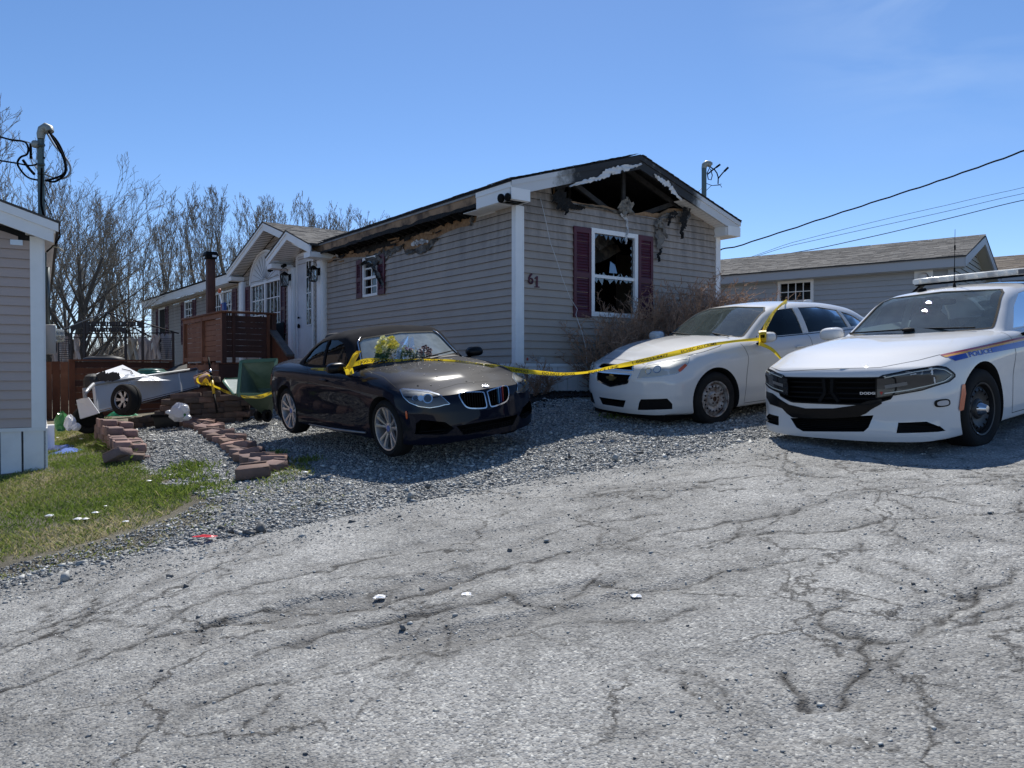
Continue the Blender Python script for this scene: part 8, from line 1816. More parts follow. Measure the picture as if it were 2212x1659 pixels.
for i,q in enumerate(path):
    P=gpt(*q); P.z+=.015; t=(rr.uniform(-.12,.12)+.10,rr.uniform(-.12,.12)); block(P,R(-38)+rr.uniform(-.35,.35),f'tumbled pink block of the right garden edging, {names[i]}, left row',GR,2 if i%2 else 0,t,1.0)
    if i%2==0:
        P=gpt(q[0]+15,q[1]-3); P.z+=.05; block(P,R(-30)+rr.uniform(-.4,.4),f'tilted pink block of the right garden edging, {names[i]}, right row',GR,2,(rr.uniform(-.2,.2),rr.uniform(-.25,.1)),.98)
P=gpt(548,1036); P.z+=.03; block(P,R(14),'biggest looking block at the road end of the right garden edging',GR,0,(.10,-.08),1.22)
GP='blocks in the big pile left of the green bin'
cols=[(288,2,0),(312,2,0),(337,2,1),(362,4,1),(378,6,1),(403,6,0),(428,5,1),(450,6,0),(474,5,1),(497,5,1),(518,5,1)]
wn=['far left','second','third','fourth','fifth','sixth','seventh','eighth','ninth','tenth','far right']; cn=['bottom','second','third','fourth','fifth','top']
for i,(px,hh,kd) in enumerate(cols):
    Yb=14.2 if px<350 else 13.9+.0
    B0=at(px,905,Yb); g=float(gz(B0.x,B0.y)); 
    for c in range(hh):
        P=Vector((B0.x+(.06 if c%2 else -.06)+rr.uniform(-.04,.04),Yb+rr.uniform(-.05,.05),g+c*.099)); block(P,rr.uniform(-.25,.25)+(.4 if i in(3,4) else 0),f'block in the pile, {wn[i]} stack from the left, {cn[c] if c<hh-1 else "top"} layer',GP,1 if rr.random()<.75 else 0,(rr.uniform(-.03,.03),rr.uniform(-.05,.05)),1.0)
        if px>=362 and c<hh-1:
            P=P+Vector((.02,.26,0)); block(P,rr.uniform(-.2,.2),f'block in the rear row of the pile, behind the {wn[i]} stack, {cn[c]} layer',GP,1)
P=at(438,822,13.9); block(P,.5,'tilted block with yellow tape tied round it on top of the pile',GP,2,(.3,-.35)); P=at(458,826,14.1); block(P,.05,'flat block on top of the pile directly behind the yellow and black pole',GP,1)
# ================================================================ TRAILER AND JUNK
TW=mat('trailer_white',(.70,.71,.73),.4,noise=(2,5,.4,.8),col2=(.60,.61,.63)); GALV=mat('galvanised',(.33,.34,.35),.45,metal=.5)
TR=thing('utility_trailer','white utility trailer tilted to the left, loaded with junk, in front of the fence','trailer')
TL,TRt,BR_,BL=at(206,830,12.9),at(427,797,16.2),at(431,836,16.2),at(213,891,12.9)
side=(TRt-TL); wdir=Vector((-.93,-.36,0)).normalized()
def quadbox(nm,m,a,b,c,d,off,th=.03,par=TR):
    a,b,c,d=[Vector(q)+off for q in (a,b,c,d)]; n=(b-a).cross(d-a).normalized()*th
    return MB().add([a,b,c,d,a+n,b+n,c+n,d+n],[(0,1,2,3),(7,6,5,4),(0,4,5,1),(1,5,6,2),(2,6,7,3),(3,7,4,0)]).build(nm,m,par)
def lerp(a,b,t): return a+(b-a)*t
for (t0,t1) in ((0,.30),(.305,.79),(.795,1)): quadbox('side_panel',TW,lerp(TL,TRt,t0),lerp(TL,TRt,t1),lerp(BL,BR_,t1),lerp(BL,BR_,t0),Vector((0,0,0)))
for t in (.0,.30,.79,1.0): MB().bar(lerp(TL,TRt,t)-Vector((0,.03,0)),lerp(BL,BR_,t)-Vector((0,.03,0)),.05,.03).build('stake',TW,TR)
WW=Vector((-.28,1.1,-.02))
quadbox('side_panel',TW,TL+WW,TRt+WW,BR_+WW,BL+WW,Vector((0,0,0))); E1,E2=at(188,848,12.3),at(196,895,12.3)
quadbox('tailgate',TW,TL,TL+WW,BL+WW,BL,Vector((0,-.05,0)))
MB().tube([TL+Vector((0,-.06,.0)),TRt+Vector((0,-.06,.0))],.03,8).build('top_rail',GALV,TR,smooth=True); MB().tube([TL+Vector((0,-.06,.0)),at(190,842,12.4),at(184,850,12.0)],.03,8).build('top_rail',GALV,TR,smooth=True)
quadbox('trailer_floor',WDD,BL,BR_,BR_+WW,BL+WW,Vector((0,0,.02)))
fp=[at(164.5,864,12.6),at(190,858,12.55),at(214,892,12.5),at(173,905,12.5)]; quadbox('fender_panel',TW,*fp,Vector((0,0,0)),.02); 
MB().tube([at(182,838,12.2),at(184,860,12.2)],.03,6).build('bracket',GALV,TR); 
def wheel_simple(c,ax_,r,w,par,nm='wheel'):
    z=Vector(ax_).normalized(); x=z.orthogonal().normalized(); y=z.cross(x); M=Matrix(((x.x,z.x,y.x,c.x),(x.y,z.y,y.y,c.y),(x.z,z.z,y.z,c.z),(0,0,0,1)))
    o=w/2; tr=MB(); tr.lathe([(-o,r*.62),(-o,r*.92),(-o*.8,r*.985),(-o*.3,r),(-o*.27,r*.97),(0,r*.97),(o*.27,r*.97),(o*.3,r),(o*.8,r*.985),(o,r*.92),(o+.004,r*.75),(o-.01,r*.60),(o-.03,r*.57)],40,M)
    wl=tr.build(nm,RUB,par,smooth=40); d=MB(); d.lathe([(o-.03,r*.58),(o-.07,r*.53),(o-.09,.0001)],32,M); d.build('rim_dish',BLACK,wl,smooth=40)
    return wl,M,o
c=at(272.6,863.7,12.75); ax_=Vector((-.40,-.90,.08)); wl,M,o=wheel_simple(c,ax_,.262,.20,TR,'spare_wheel')
for k in range(6):
    a=2*math.pi*k/6+.3
    for s2 in (-.13,.13):
        p0=M@Vector((.045*math.cos(a),o-.055,.045*math.sin(a))); p1=M@Vector((.142*math.cos(a+s2),o-.03,.142*math.sin(a+s2))); MB().bar(p0,p1,.024,.02,up=tuple(ax_)).build('spoke',ALLOY,wl)
q=MB(); q.lathe([(o-.06,.055),(o-.03,.05),(o-.025,.0001)],20,M); q.build('hub',ALLOY,wl,smooth=30); q=MB(); q.lathe([(o-.01,.158),(o-.002,.155),(o-.02,.148)],40,M); q.build('rim_lip',ALLOY,wl,smooth=30)
wheel_simple(at(190,906,13.1),(.62,-.76,0),.24,.18,TR,'wheel')
# load: each a thing of its own
wp=thing('white_panel','white appliance panel with black slots lying on top of the trailer load','panel'); A,B_,C_,D_=at(194,812,14.2),at(265,788,15.6),at(316,814,14.8),at(232,829,13.2)
quadbox('panel',mat('appliance_white',(.80,.80,.80),.35),A,B_,C_,D_,Vector((0,0,0)),.06,wp)
def onp(u,v): return (A*(1-u)+B_*u)*(1-v)+(D_*(1-u)+C_*u)*v+Vector((0,0,.012))
for pts in (((.25,.35),(.45,.30),(.55,.42)),((.25,.60),(.48,.72)),((.8,.25),(.9,.5),(.82,.7))): MB().tube([onp(*p) for p in pts],.014 if len(pts)==3 and pts[0][0]<.5 else .008,5).build('slot',BLACK,wp)
jk=thing('scrap_metal','dark crumpled scrap at the left end of the trailer load','scrap'); c=at(202,826,13.2); rbox(tuple(c),(.13,.2,.15),2.6,7).build('scrap_drum',mat('scrap_dark',(.03,.03,.03),.7),jk); 
for k in range(7): a=at(205+k*6,824+rr.uniform(-4,6),13.1); MB().add([a,a+Vector((.14,.02,.05)),a+Vector((.10,.05,.16)),a+Vector((-.03,.03,.08))],[(0,1,2,3)]).build('scrap_sheet',MATS['scrap_dark'],jk,fix=False)
gt=thing('storage_tote','dark green plastic tote in the trailer load','tote'); c=at(330,807,15.4); rbox((c.x,c.y,c.z-.05),(.26,.3,.12),4,8).build('tote_body',mat('tote_green',(.02,.11,.08),.35),gt,smooth=True); rbox((c.x-.02,c.y,c.z+.06),(.22,.26,.04),3,8).build('tote_lid',MATS['tote_green'],gt,smooth=True)
ct=thing('crumpled_foil','crumpled white plastic sheeting on the right of the white appliance panel','plastic sheet')
def crumple(c,s,m,par,nm,seed,n=9,fl=1.0):
    r_=random.Random(seed); vs=[]; 
    for i in range(n+1):
        for j in range(n+1):
            u,v=i/n*2-1,j/n*2-1; e=1-max(abs(u),abs(v))**3*.5; vs.append((c[0]+s[0]*u*(1+r_.uniform(-.15,.15)),c[1]+s[1]*v*(1+r_.uniform(-.15,.15)),c[2]+s[2]*(e*fl+r_.uniform(-.35,.35))*(1-max(abs(u),abs(v))**2)))
    return MB().add(vs,[(i*(n+1)+j,(i+1)*(n+1)+j,(i+1)*(n+1)+j+1,i*(n+1)+j+1) for i in range(n) for j in range(n)]).build(nm,m,par,fix=False)
PW=mat('plastic_white',(.80,.80,.80),.3,bump=(20,.6,.02)); c=at(303,822,14.4); crumple(c,(.36,.4,.10),PW,ct,'sheet',3); c=at(276,818,14.2); crumple(c,(.22,.3,.08),mat('plastic_clear',(.6,.62,.63),.2),ct,'sheet',4)
ch=thing('charred_board','dark burnt sheet leaning from the trailer up to the deck','board'); quadbox('sheet',mat('burnt_sheet',(.06,.058,.05),.8,noise=(4,6,.4,.7),col2=(.10,.09,.07)),at(346,806,15.6),at(392,785,16.6),at(398,790,16.6),at(352,815,15.6),Vector((0,0,0)),.03,ch); quadbox('sheet',MATS['burnt_sheet'],at(370,797,15.9),at(404,786,16.2),at(404,795,16.0),at(378,805,15.7),Vector((0,0,0)),.03,ch)
# wheelie bin tipped over
BIN=thing('wheelie_bin','green wheeled bin tipped over with its mouth towards the road, behind the convertible','bin')
def mk_bg(c1,c2,k):
    def f(n,l,p):
        p.inputs['Base Color'].default_value=(*c1,1); p.inputs['Roughness'].default_value=.4; tcn=n.new('ShaderNodeTexCoord'); z=nzn(n,l,tcn,3,6,.65); r=ramp(n,[(.35,c1),(.65,c2)]); l.new(z.outputs['Fac'],r.inputs['Fac']); l.new(r.outputs['Color'],p.inputs['Base Color']); tr=n.new('ShaderNodeBsdfTranslucent'); l.new(r.outputs['Color'],tr.inputs['Color']); mi=n.new('ShaderNodeMixShader'); mi.inputs[0].default_value=k; l.new(p.outputs[0],mi.inputs[1]); l.new(tr.outputs[0],mi.inputs[2]); l.new(mi.outputs[0],n['Material Output'].inputs['Surface'])
    return f
BG=attrmat('bin_green',mk_bg((.085,.125,.080),(.14,.18,.125),.3)); BGI=attrmat('bin_inner_lit',mk_bg((.26,.34,.27),(.42,.50,.42),.4))  # inside is far paler: sun glowing through the plastic is painted in
m4=[at(521,781,12.9),at(597,777,13.2),at(590,853,12.7),at(514,853,12.5)]; b4=[at(556,838,13.55),at(594,838,13.6),at(588,900,13.3),at(572,899,13.1)]
q=MB(); q.add(m4+b4,[(0,4,5,1),(1,5,6,2),(2,6,7,3),(3,7,4,0),(4,7,6,5)]); body=q.build('bin_body',BG,BIN,fix=False)
cm=sum(m4,Vector())/4; i4=[v+(cm-v)*.05 for v in m4]; cb_2=sum(b4,Vector())/4; j4=[v+(cb_2-v)*.1-(cb_2-cm)*.05 for v in b4]
q=MB(); q.add(i4+j4,[(0,1,5,4),(1,2,6,5),(2,3,7,6),(3,0,4,7),(4,5,6,7)]); q.build('bin_interior',BGI,BIN,fix=False)
for i in range(4): MB().bar(m4[i],m4[(i+1)%4],.05,.06).build('bin_rim',mat('bin_rim',(.10,.19,.11),.35),BIN)
wheel_simple(at(577,898,13.0),(.9,-.4,0),.11,.05,BIN,'bin_wheel'); wheel_simple(at(560,896,13.6),(.9,-.4,0),.11,.05,BIN,'bin_wheel')
LD=[at(482,824,13.3),at(486,818.5,13.5),at(517,818,13.4),at(516,852,12.7),at(505,852,12.7)]
MB().add(LD+[v+Vector((.02,.05,-.03)) for v in LD],[(0,1,2,3,4),(9,8,7,6,5)]+[(i,(i+1)%5,5+(i+1)%5,5+i) for i in range(5)]).build('bin_lid',mat('lid_pale',(.42,.47,.40),.5,noise=(5,6,.4,.7),col2=(.55,.58,.52)),BIN)
MB().tube(LD+[LD[0]],.018,6).build('lid_rim',mat('bin_rim',(.1,.2,.1),.4),BIN)
# tool pole
tp=thing('tool_pole','black and yellow pole with chrome collar standing in the block pile','pole'); P0,P1=at(450,772,13.7),at(469,892,13.45)
for a,b,m,r in ((0,.27,BLACK,.018),(.27,.33,BLACK,.024),(.22,.34,mat('tool_chrome',(.7,.7,.72),.2,metal=1),.022),(.34,.42,BLACK,.02),(.42,.66,mat('tool_yellow',(.62,.42,.03),.4),.024),(.66,1,BLACK,.018)): MB().tube([lerp(P0,P1,a),lerp(P0,P1,b)],r,10).build('pole_section',m,tp,smooth=True)
# tray, bags, sheets
ty=thing('black_tray','upturned black plastic tray on the gravel below the clear bag','tray'); g1=gpt(366,925); bevel_obj(MB().add([(g1.x-.20,g1.y-.1,g1.z),(g1.x+.19,g1.y-.1,g1.z+.0),(g1.x+.19,g1.y+.2,g1.z),(g1.x-.20,g1.y+.2,g1.z),(g1.x-.25,g1.y-.12,g1.z+.22),(g1.x+.23,g1.y-.12,g1.z+.25),(g1.x+.23,g1.y+.25,g1.z+.25),(g1.x-.25,g1.y+.25,g1.z+.22)],[(3,2,1,0),(4,5,6,7),(0,1,5,4),(1,2,6,5),(2,3,7,6),(3,0,4,7)]).build('tray_body',mat('tray_black',(.018,.018,.019),.6),ty),.012,1)
MB().box(g1.x-.27,g1.x+.25,g1.y-.135,g1.y-.118,g1.z+.20,g1.z+.245).build('tray_rim',BLACK,ty)
def bag(label,px,py,Y,s,m,seed,extra=()):
    t=thing('plastic_bag',label,'plastic bag'); c=at(px,py,Y); r_=random.Random(seed); q=rbox((0,0,0),s,2.2,9,.35); q.v=[(x*(1+r_.uniform(-.13,.13)),y*(1+r_.uniform(-.13,.13)),z*(1+r_.uniform(-.16,.16))) for x,y,z in q.v]; o=q.build('bag_body',m,t,smooth=False); o.location=c
    for k,(dx,dz,ss,mm) in enumerate(extra): q=rbox((0,0,0),ss,2.2,7,.2); q.v=[(x*(1+r_.uniform(-.15,.15)),y*(1+r_.uniform(-.15,.15)),z*(1+r_.uniform(-.2,.2))) for x,y,z in q.v]; o=q.build('bag_contents',mm,t); o.location=c+Vector((dx,-.04,dz))
    return t
CLB=mat('clear_bag',(.72,.70,.71),.25); GRB=mat('green_bag',(.05,.22,.06),.3); 
bag('clear plastic bag with white and green contents leaning on the block pile',388,890,13.3,(.21,.14,.15),CLB,3,((.09,-.05,(.07,.07,.06),GRB),(.10,.05,(.09,.07,.09),PW),(-.16,.0,(.07,.05,.035),PW),(.14,-.09,(.08,.06,.05),PW)))
bag('green and white plastic bag by the fence at the corner of the left home',133,910,12.4,(.13,.12,.15),GRB,5,((.16,-.02,(.10,.10,.12),PW),(.25,-.08,(.08,.08,.06),PW)))
gs=thing('green_plastic','crumpled green plastic under the spare wheel of the trailer','plastic sheet'); c=gpt(265,903); c.z+=.05; crumple(c,(.26,.18,.14),mat('green_sheet',(.01,.26,.11),.35),gs,'sheet',8,7)
ob=gpt(157,918); og=tag(bevel_obj(MB().box(ob.x-.11,ob.x+.08,ob.y+.4,ob.y+.45,ob.z+.02,ob.z+.14).build('orange_board',mat('orange_wood',(.45,.17,.05),.6),None),.004,1),'short orange board leaning by the fence behind the green and white bag','board')
def flatsheet(poly,label,m,seed,up=.03):
    pts=[gpt(*p) for p in poly]; c=sum(pts,Vector())/len(pts); r_=random.Random(seed); t=[]; P=[]
    for k in range(len(pts)): 
        a,b=pts[k],pts[(k+1)%len(pts)]
        for s in (0,.33,.66): q=lerp(a,b,s); P.append(q+Vector((r_.uniform(-.02,.02),r_.uniform(-.02,.02),up*r_.random()*.6)))
    mid=[lerp(p,c,.5)+Vector((0,0,up*r_.uniform(.4,1.6))) for p in P]; n=len(P); vs=P+mid+[c+Vector((0,0,up*1.4))]; fs=[(i,(i+1)%n,n+(i+1)%n,n+i) for i in range(n)]+[(n+i,n+(i+1)%n,2*n) for i in range(n)]
    return tag(MB().add(vs,fs).build('plastic_sheet',m,None,fix=False),label,'plastic sheet')
BS=mat('blue_plastic',(.10,.19,.55),.4)
flatsheet([(95,970),(130,964),(163,963),(148,971),(95,976)],'blue plastic piece on the lawn at the left home corner, further one',BS,2); flatsheet([(100,984),(130,973),(160,971),(183,974),(150,981)],'blue plastic piece on the lawn, nearer one pointing right',BS,3)
for (px,py,s,nm) in ((125,949,.05,'white scrap on the grass between the blue plastic and the green bag'),(176,952,.08,'pale stick of trim on the grass left of the brick edging'),(108,1121,.08,'bigger white flower-like litter on the lawn near the left edge'),(168,1128,.07,'white litter pair on the lawn, left piece'),(185,1128,.06,'white litter pair on the lawn, right piece'),(206,1114,.06,'white litter on the lawn above the white pair'),(228,1100,.03,'small white litter highest on the lawn'),(272,1134,.05,'white litter at the lower edge of the lawn beside a brown leaf'),(322,1048,.05,'white litter at the right edge of the lawn'),(660,1030,.06,'white paper scrap on the gravel left below the convertible shadow'),(1008,1305,.06,'white scrap on the asphalt in the middle of the view'),(1375,1308,.06,'pale scrap on the asphalt right of the middle'),(820,1310,.07,'pale flake beside the brown pothole')):
    g=gpt(px,py); g.z+=.05 if py>1000 and px>300 else .03; o=crumple((g.x,g.y,g.z),(s*.45,s*.4,s*.16),PW,None,'litter',px,4); tag(o,nm,'litter')
g=gpt(443,1176); g.z+=.06; o=crumple((g.x,g.y,g.z),(.085,.025,.012),mat('red_plastic',(.75,.03,.04),.4),None,'red_scrap',9,5); tag(o,'bright red plastic scrap on the gravel verge at the road edge','litter')
# ================================================================ POLICE TAPE
TY=mat('tape_yellow',(.80,.56,.02),.4); 
def mk_t(n,l,p):
    p.inputs['Base Color'].default_value=(.82,.60,.03,1); p.inputs['Roughness'].default_value=.35; tr=n.new('ShaderNodeBsdfTranslucent'); tr.inputs['Color'].default_value=(.85,.62,.03,1); mi=n.new('ShaderNodeMixShader'); mi.inputs[0].default_value=.45; l.new(p.outputs[0],mi.inputs[1]); l.new(tr.outputs[0],mi.inputs[2]); l.new(mi.outputs[0],n['Material Output'].inputs['Surface'])
TY=attrmat('barrier_tape_yellow',mk_t); TK=mat('tape_print',(.02,.018,.01),.5)
def tape(label,pts,width,words,seed,twist=.5,n=140,tw=None):
    """pts (px,py,Y); ribbon hangs edge-down, gently twisting"""
    P3=[at(*p) for p in pts]; k=len(P3); d=np.r_[0,np.cumsum([(b-a).length for a,b in zip(P3,P3[1:])])]; q=np.linspace(0,d[-1],n)
    C=np.c_[cr(d,[p.x for p in P3],q),cr(d,[p.y for p in P3],q),cr(d,[p.z for p in P3],q)]; r_=random.Random(seed); ph=r_.random()*6
    def frame(s):
        i=s/d[-1]*(n-1); i0=int(min(max(i,0),n-2)); t=i-i0; c=C[i0]*(1-t)+C[i0+1]*t; a=C[max(i0-1,0)]; b=C[min(i0+2,n-1)]; tg=Vector(b-a).normalized()
        up=Vector((0,0,1)); side=tg.cross(up).normalized(); up=side.cross(tg).normalized(); th_=twist*math.sin(s*2.1+ph)+.35*math.sin(s*5.3+ph*2); w=up*math.cos(th_)+side*math.sin(th_); nn=tg.cross(w).normalized(); return Vector(c),tg,w,nn
    mb=MB(); vs=[]
    for i in range(n):
        c,tg,w,nn=frame(q[i]); 
        wf=width*(.78+.22*math.sin(q[i]*3.1+ph)); 
        for j in (-1,-.33,.33,1): vs.append(c+w*(wf/2*j)+nn*(.006*math.sin(j*3+q[i]*4)))
    mb.add(vs,[(4*i+j,4*i+j+1,4*i+4+j+1,4*i+4+j) for i in range(n-1) for j in range(3)])
    T=tag(mb.build('barrier_tape',TY,None,smooth=True,fix=False),label,'barrier tape')
    s=.12; wi=0; camv=Vector((0,0,EYE))
    while s<d[-1]-.5:
        wd=words[wi%len(words)]; wi+=1; L=.033*len(wd)
        if s+L>d[-1]-.05: break
        me=text_mesh(wd,1.0,.012); wm=text_width(me)
        for v in me.vertices:
            c,tg,w,nn=frame(s+v.co.x/wm*L); sg=1 if nn.dot(camv-c)>0 else -1; v.co=c+w*((v.co.y/.72-.5)*width*.52)+nn*(.010*sg)
        link('tape_lettering',me,TK,T); s+=L+.16
    return T
WDS=['POLICE LINE','DO NOT CROSS','CRIMESTOPPERS','BARRAGE INTERDIT','ECHEC AU CRIME','1-800-222-8477']
def sy(px,py,k=.035):
    hs_=[h for h in (B.gcam(px,py),B.cam(px,py)) if h]
    if not hs_: return 9.5
    return min((B.M@(h[0]+h[1]*k)).y for h in hs_)-.02
mB=B.M@Vector((-.82,-.985,.975)); mM=Mc.M@Vector((-.74,1.03,1.035)); print('mir',mB,mM)
tape('yellow police tape sagging from the block pile to the right mirror of the convertible',[(430,828,13.8),(447,829,13.7),(470,838,13.4),(500,850,12.9),(530,857,12.3),(560,857,11.8),(590,846,11.2),(620,831,10.7),(645,815,10.3),(664,801,10.0),(690,798.5,9.7),(720,797.5,9.4),(745,797,mB.y-.06)],.062,WDS,2)
tape('yellow police tape from the convertible mirror across its hood to the white sedan mirror',[(760,789,mB.y-.04),(778,783,sy(778,783)),(800,779,sy(800,779)),(850,780,sy(850,780)),(905,778.5,sy(905,778.5)),(960,779.5,sy(960,779.5)),(1010,784,sy(1010,784)),(1060,791,sy(1060,791)),(1100,797.5,9.45),(1160,804.5,9.35),(1210,808,9.3),(1262,805,9.25),(1320,794,9.2),(1400,777,9.25),(1480,758,9.3),(1540,744,9.35),(1600,735,9.4),(1640,733,mM.y-.1)],.066,WDS[::-1],3,n=220)
tape('yellow police tape running from the sedan mirror up over its roof',[(1645,738,mM.y-.12),(1650,715,mM.y-.02),(1660,695,mM.y+.15),(1672,675,mM.y+.35),(1688,657,mM.y+.62),(1700,650.5,mM.y+.95)],.085,WDS,4,.15,60)
tape('short yellow tape end hanging from the sedan mirror behind the police car hood',[(1640,742,mM.y-.12),(1655,748,mM.y-.10),(1668,755,mM.y-.09),(1680,766,mM.y-.09),(1692,780,mM.y-.08)],.07,WDS,5,.5,40)
kn=thing('tape_knot','knotted yellow tape bow on the right mirror of the convertible','barrier tape')
for k,(pp,w) in enumerate((([(752,795),(762,780),(768,765),(775,758),(766,768),(757,788)],.06),([(756,790),(750,800),(752,810),(760,806),(757,792)],.05),([(758,792),(765,776),(772,762)],.05))):
    P3=[at(x,y,mB.y-.10-.01*k) for x,y in pp]; vs=[]; 
    for i,p in enumerate(P3): vs+=[p+Vector((w*.5,.02*math.sin(i),.0)),p-Vector((w*.5,.02*math.cos(i),.0))]
    MB().add(vs,[(2*i,2*i+1,2*i+3,2*i+2) for i in range(len(P3)-1)]).build('tape_loop',TY,kn,fix=False)
kn2=thing('tape_knot','yellow tape knot wrapped round the left mirror stalk of the white sedan','barrier tape')
for k in range(3): ring=[mM+Vector((-.10+.02*k,-.02,0))+Vector((0.03*math.cos(a),.10*math.cos(a),.08*math.sin(a))) for a in np.linspace(0,2*math.pi,14)]; vs=[]; [vs.extend([p,p+Vector((.05,.0,.01))]) for p in ring]; MB().add(vs,[(2*i,2*i+1,2*i+3,2*i+2) for i in range(13)]).build('tape_loop',TY,kn2,fix=False)
kn3=thing('tape_knot','yellow tape tied round the tilted block on the pile','barrier tape'); c=at(440,820,13.75); ring=[c+Vector((.11*math.cos(a),.06*math.cos(a),.10*math.sin(a))) for a in np.linspace(0,2*math.pi,14)]; vs=[]; [vs.extend([p,p+Vector((.045,-.02,.0))]) for p in ring]; MB().add(vs,[(2*i,2*i+1,2*i+3,2*i+2) for i in range(13)]).build('tape_loop',TY,kn3,fix=False)
crumple(at(444,826,13.6),(.05,.04,.07),TY,kn3,'tape_knot_ball',3,5)
# ================================================================ FLOWERS on the convertible
def surf(px,py,lift=.0):
    h=B.gcam(px,py) or B.cam(px,py)
    h2=B.cam(px,py)
    if h2 and (not h or (h2[0]-B.caml).length<(h[0]-B.caml).length): h=h2
    return B.M@(h[0]+h[1]*lift)
def bloom(par,c,r,m,seed,n=34):
    r_=random.Random(seed); q=MB(); vs=[];fs=[]
    for i in range(n):
        z=1-2*(i+.5)/n; ph=i*2.399; s=math.sqrt(max(0,1-z*z)); d=Vector((math.cos(ph)*s,math.sin(ph)*s,z)); t=d.orthogonal().normalized()*r*.26; b=len(vs); rr_=r*r_.uniform(.85,1.15)
        vs+=[c+d*r*.3-t*.4,c+d*r*.3+t*.4,c+d*rr_*.8+t,c+d*rr_*.8-t,c+d*rr_]; fs+=[(b,b+1,b+2,b+3),(b+3,b+2,b+4)]
    return q.add(vs,fs).build('flower_head',m,par,fix=False)
YF=mat('petal_yellow',(.72,.62,.10),.6); YF2=mat('petal_cream',(.78,.74,.38),.6); PK=mat('petal_pink',(.55,.32,.33),.6); DR=mat('petal_dark_red',(.09,.02,.03),.6); LF=mat('leaf_green',(.035,.075,.025),.6); STM=mat('stem_green',(.07,.12,.04),.6); CELL=glassmat('cellophane',(.85,.88,.9),.16,haze=.22,hcol=(.8,.82,.85)); PAPER=mat('wrap_paper',(.72,.66,.50),.7)
def leaves(par,pts,n,s,m,seed,nm='leaves'):
    r_=random.Random(seed); q=MB(); vs=[];fs=[]
    for i in range(n):
        c=pts[r_.randrange(len(pts))]+Vector((r_.gauss(0,.03),r_.gauss(0,.03),r_.gauss(0,.025))); d=Vector((r_.gauss(0,1),r_.gauss(0,1),r_.gauss(0,.8))).normalized()*s*r_.uniform(.6,1.2); w=d.orthogonal().normalized()*s*.22; b=len(vs); vs+=[c,c+d*.5+w,c+d,c+d*.5-w]; fs.append((b,b+1,b+2,b+3))
    o=q.add(vs,fs).build(nm,m,par,fix=False); o['kind']='stuff'; return o
f1=thing('flower_bouquet','bouquet of yellow chrysanthemums at the left of the convertible windshield','flowers'); 
for k,(x,y) in enumerate([(816,760),(820,752),(825,747),(831,751),(836,746),(843,747),(849,750),(853,757),(826,756),(834,757),(842,755),(848,762),(818,767),(829,762),(840,762)]): bloom(f1,surf(x,y,.07+.02*(k%3)),.045,YF if (x>835)!=(k%4==0) else YF2,k)
leaves(f1,[surf(x,y,.04) for x,y in ((818,775),(826,772),(834,770),(842,770),(830,778),(822,780))],120,.06,LF,1)
f2=thing('flower_bouquet','pink and white bouquet wrapped in clear cellophane in the middle of the windshield','flowers')
for k,(x,y) in enumerate([(861,755),(866,751),(871,757),(875,762),(868,762),(884,764),(890,768)]): bloom(f2,surf(x,y,.06),.032,PK if k%2 else YF2,k+30,24)
st=MB(); r_=random.Random(3)
for k in range(46): a=surf(852+r_.uniform(-6,8),782+r_.uniform(-3,1),.02); b=surf(872+r_.uniform(-10,28),763+r_.uniform(-6,8),.05); st.tube([a,(a+b)/2+Vector((0,0,.02)),b],.0035,4)
st.build('stems',STM,f2)['kind']='stuff'; leaves(f2,[surf(x,y,.05) for x,y in ((860,770),(870,768),(880,770),(890,772),(875,775),(865,776))],110,.05,LF,2)
for (a,b,c_,d_) in (((852,782),(858,752),(876,742),(880,780)),((868,780),(872,748),(886,744),(900,778)),((840,780),(854,756),(868,748),(862,782))): MB().add([surf(*a,.03),surf(*b,.09),surf(*c_,.13),surf(*d_,.04)],[(0,1,2,3)]).build('cellophane_wrap',CELL,f2,fix=False)
f3=thing('flower_bouquet','dark red roses and silvery wrapping at the right end of the flowers on the windshield','flowers')
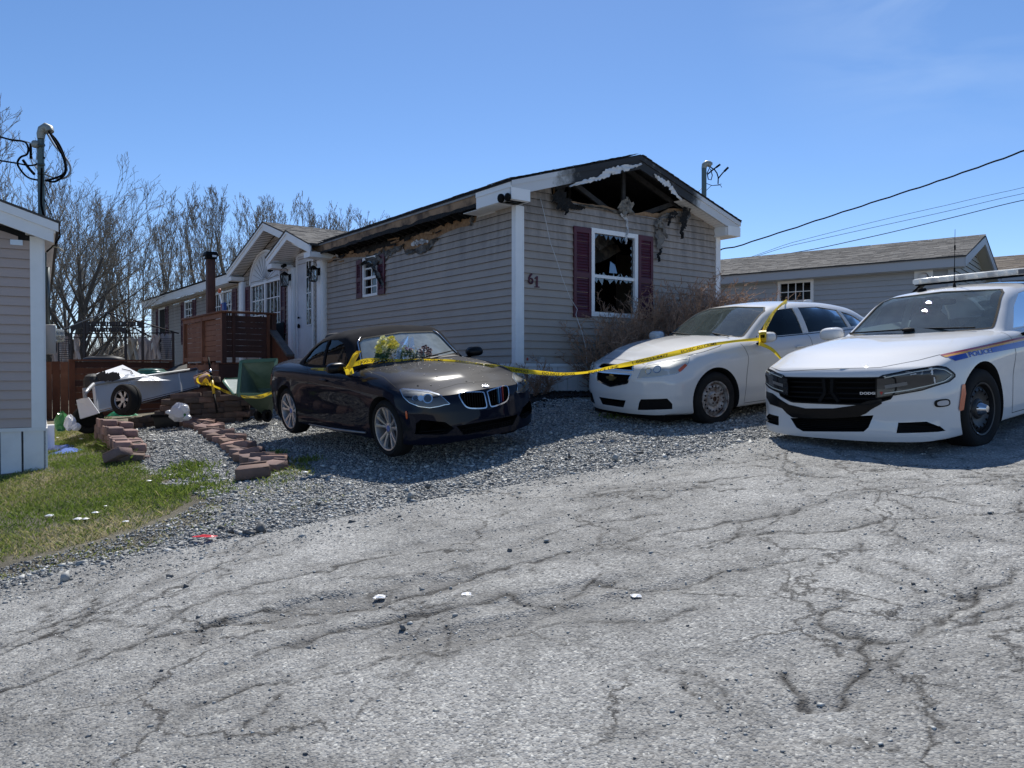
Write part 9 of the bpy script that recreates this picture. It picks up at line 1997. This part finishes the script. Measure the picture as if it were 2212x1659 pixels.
for k,(x,y) in enumerate([(905,765),(911,758),(916,756),(921,760),(926,763),(913,766),(920,769),(926,771),(908,772)]): bloom(f3,surf(x,y,.05),.030,DR,k+60,22)
leaves(f3,[surf(x,y,.04) for x,y in ((890,775),(900,773),(910,775),(918,776),(904,780))],110,.045,mat('leaf_grey',(.10,.12,.10),.3),6)
leaves(f3,[surf(x,y,.05) for x,y in ((885,772),(895,770),(905,768),(875,776),(880,782))],50,.05,PW,7,'white_petals')
ribbon=thing('wrapping_paper','cream paper and twine end at the base of the yellow bouquet','paper'); MB().add([surf(812,778,.03),surf(824,778,.05),surf(822,786,.03),surf(812,786,.02)],[(0,1,2,3)]).build('paper',PAPER,ribbon,fix=False); MB().tube([surf(838,772,.06),surf(846,778,.05),surf(853,786,.03)],.006,5).build('twine',mat('twine',(.45,.30,.16),.8),ribbon)
# debris flecks on the convertible hood
q=MB(); r_=random.Random(12); vs=[];fs=[]
for k in range(230):
    x=r_.uniform(-.55,.55); y=r_.uniform(-.66,.66)
    if r_.random()>(.95 if x<-.1 else .4): continue
    h=B.top(x,y)
    if not h: continue
    c=h[0]+h[1]*.003; s=r_.choice([.004,.006,.008,.014]); a=r_.uniform(0,6.28); b=len(vs)
    for t in (0,1.7,3.3,4.8): vs.append(c+Vector((math.cos(a+t)*s*r_.uniform(.5,1.2),math.sin(a+t)*s*.7,r_.uniform(0,.003))))
    fs.append((b,b+1,b+2,b+3))
q.add(vs,fs); o=q.build('hood_debris',mat('ash_flecks',(.50,.48,.44),.8),B.e,fix=False); o['kind']='stuff'
# dark soil and char heap along the skirting
sx_,sy_=[],[]
r2=np.random.default_rng(5); n=9000; a=r2.uniform(-.3,4.6,n); b=-np.abs(r2.normal(0,.28,n)); wx=AX+.8*a-.6*b; wy=AY+.6*a+.8*b
stones('char_debris',np.c_[wx,wy,gz(wx,wy)+.02+.08*np.exp(-(np.abs(b)/.25)**2)*r2.random(n)],np.clip(r2.lognormal(-3.4,.4,n),.015,.10),attrmat('char_bits',lambda n,l,p:(p.inputs['Base Color'].__setattr__('default_value',(.022,.019,.017,1)),p.inputs['Roughness'].__setattr__('default_value',.9))))
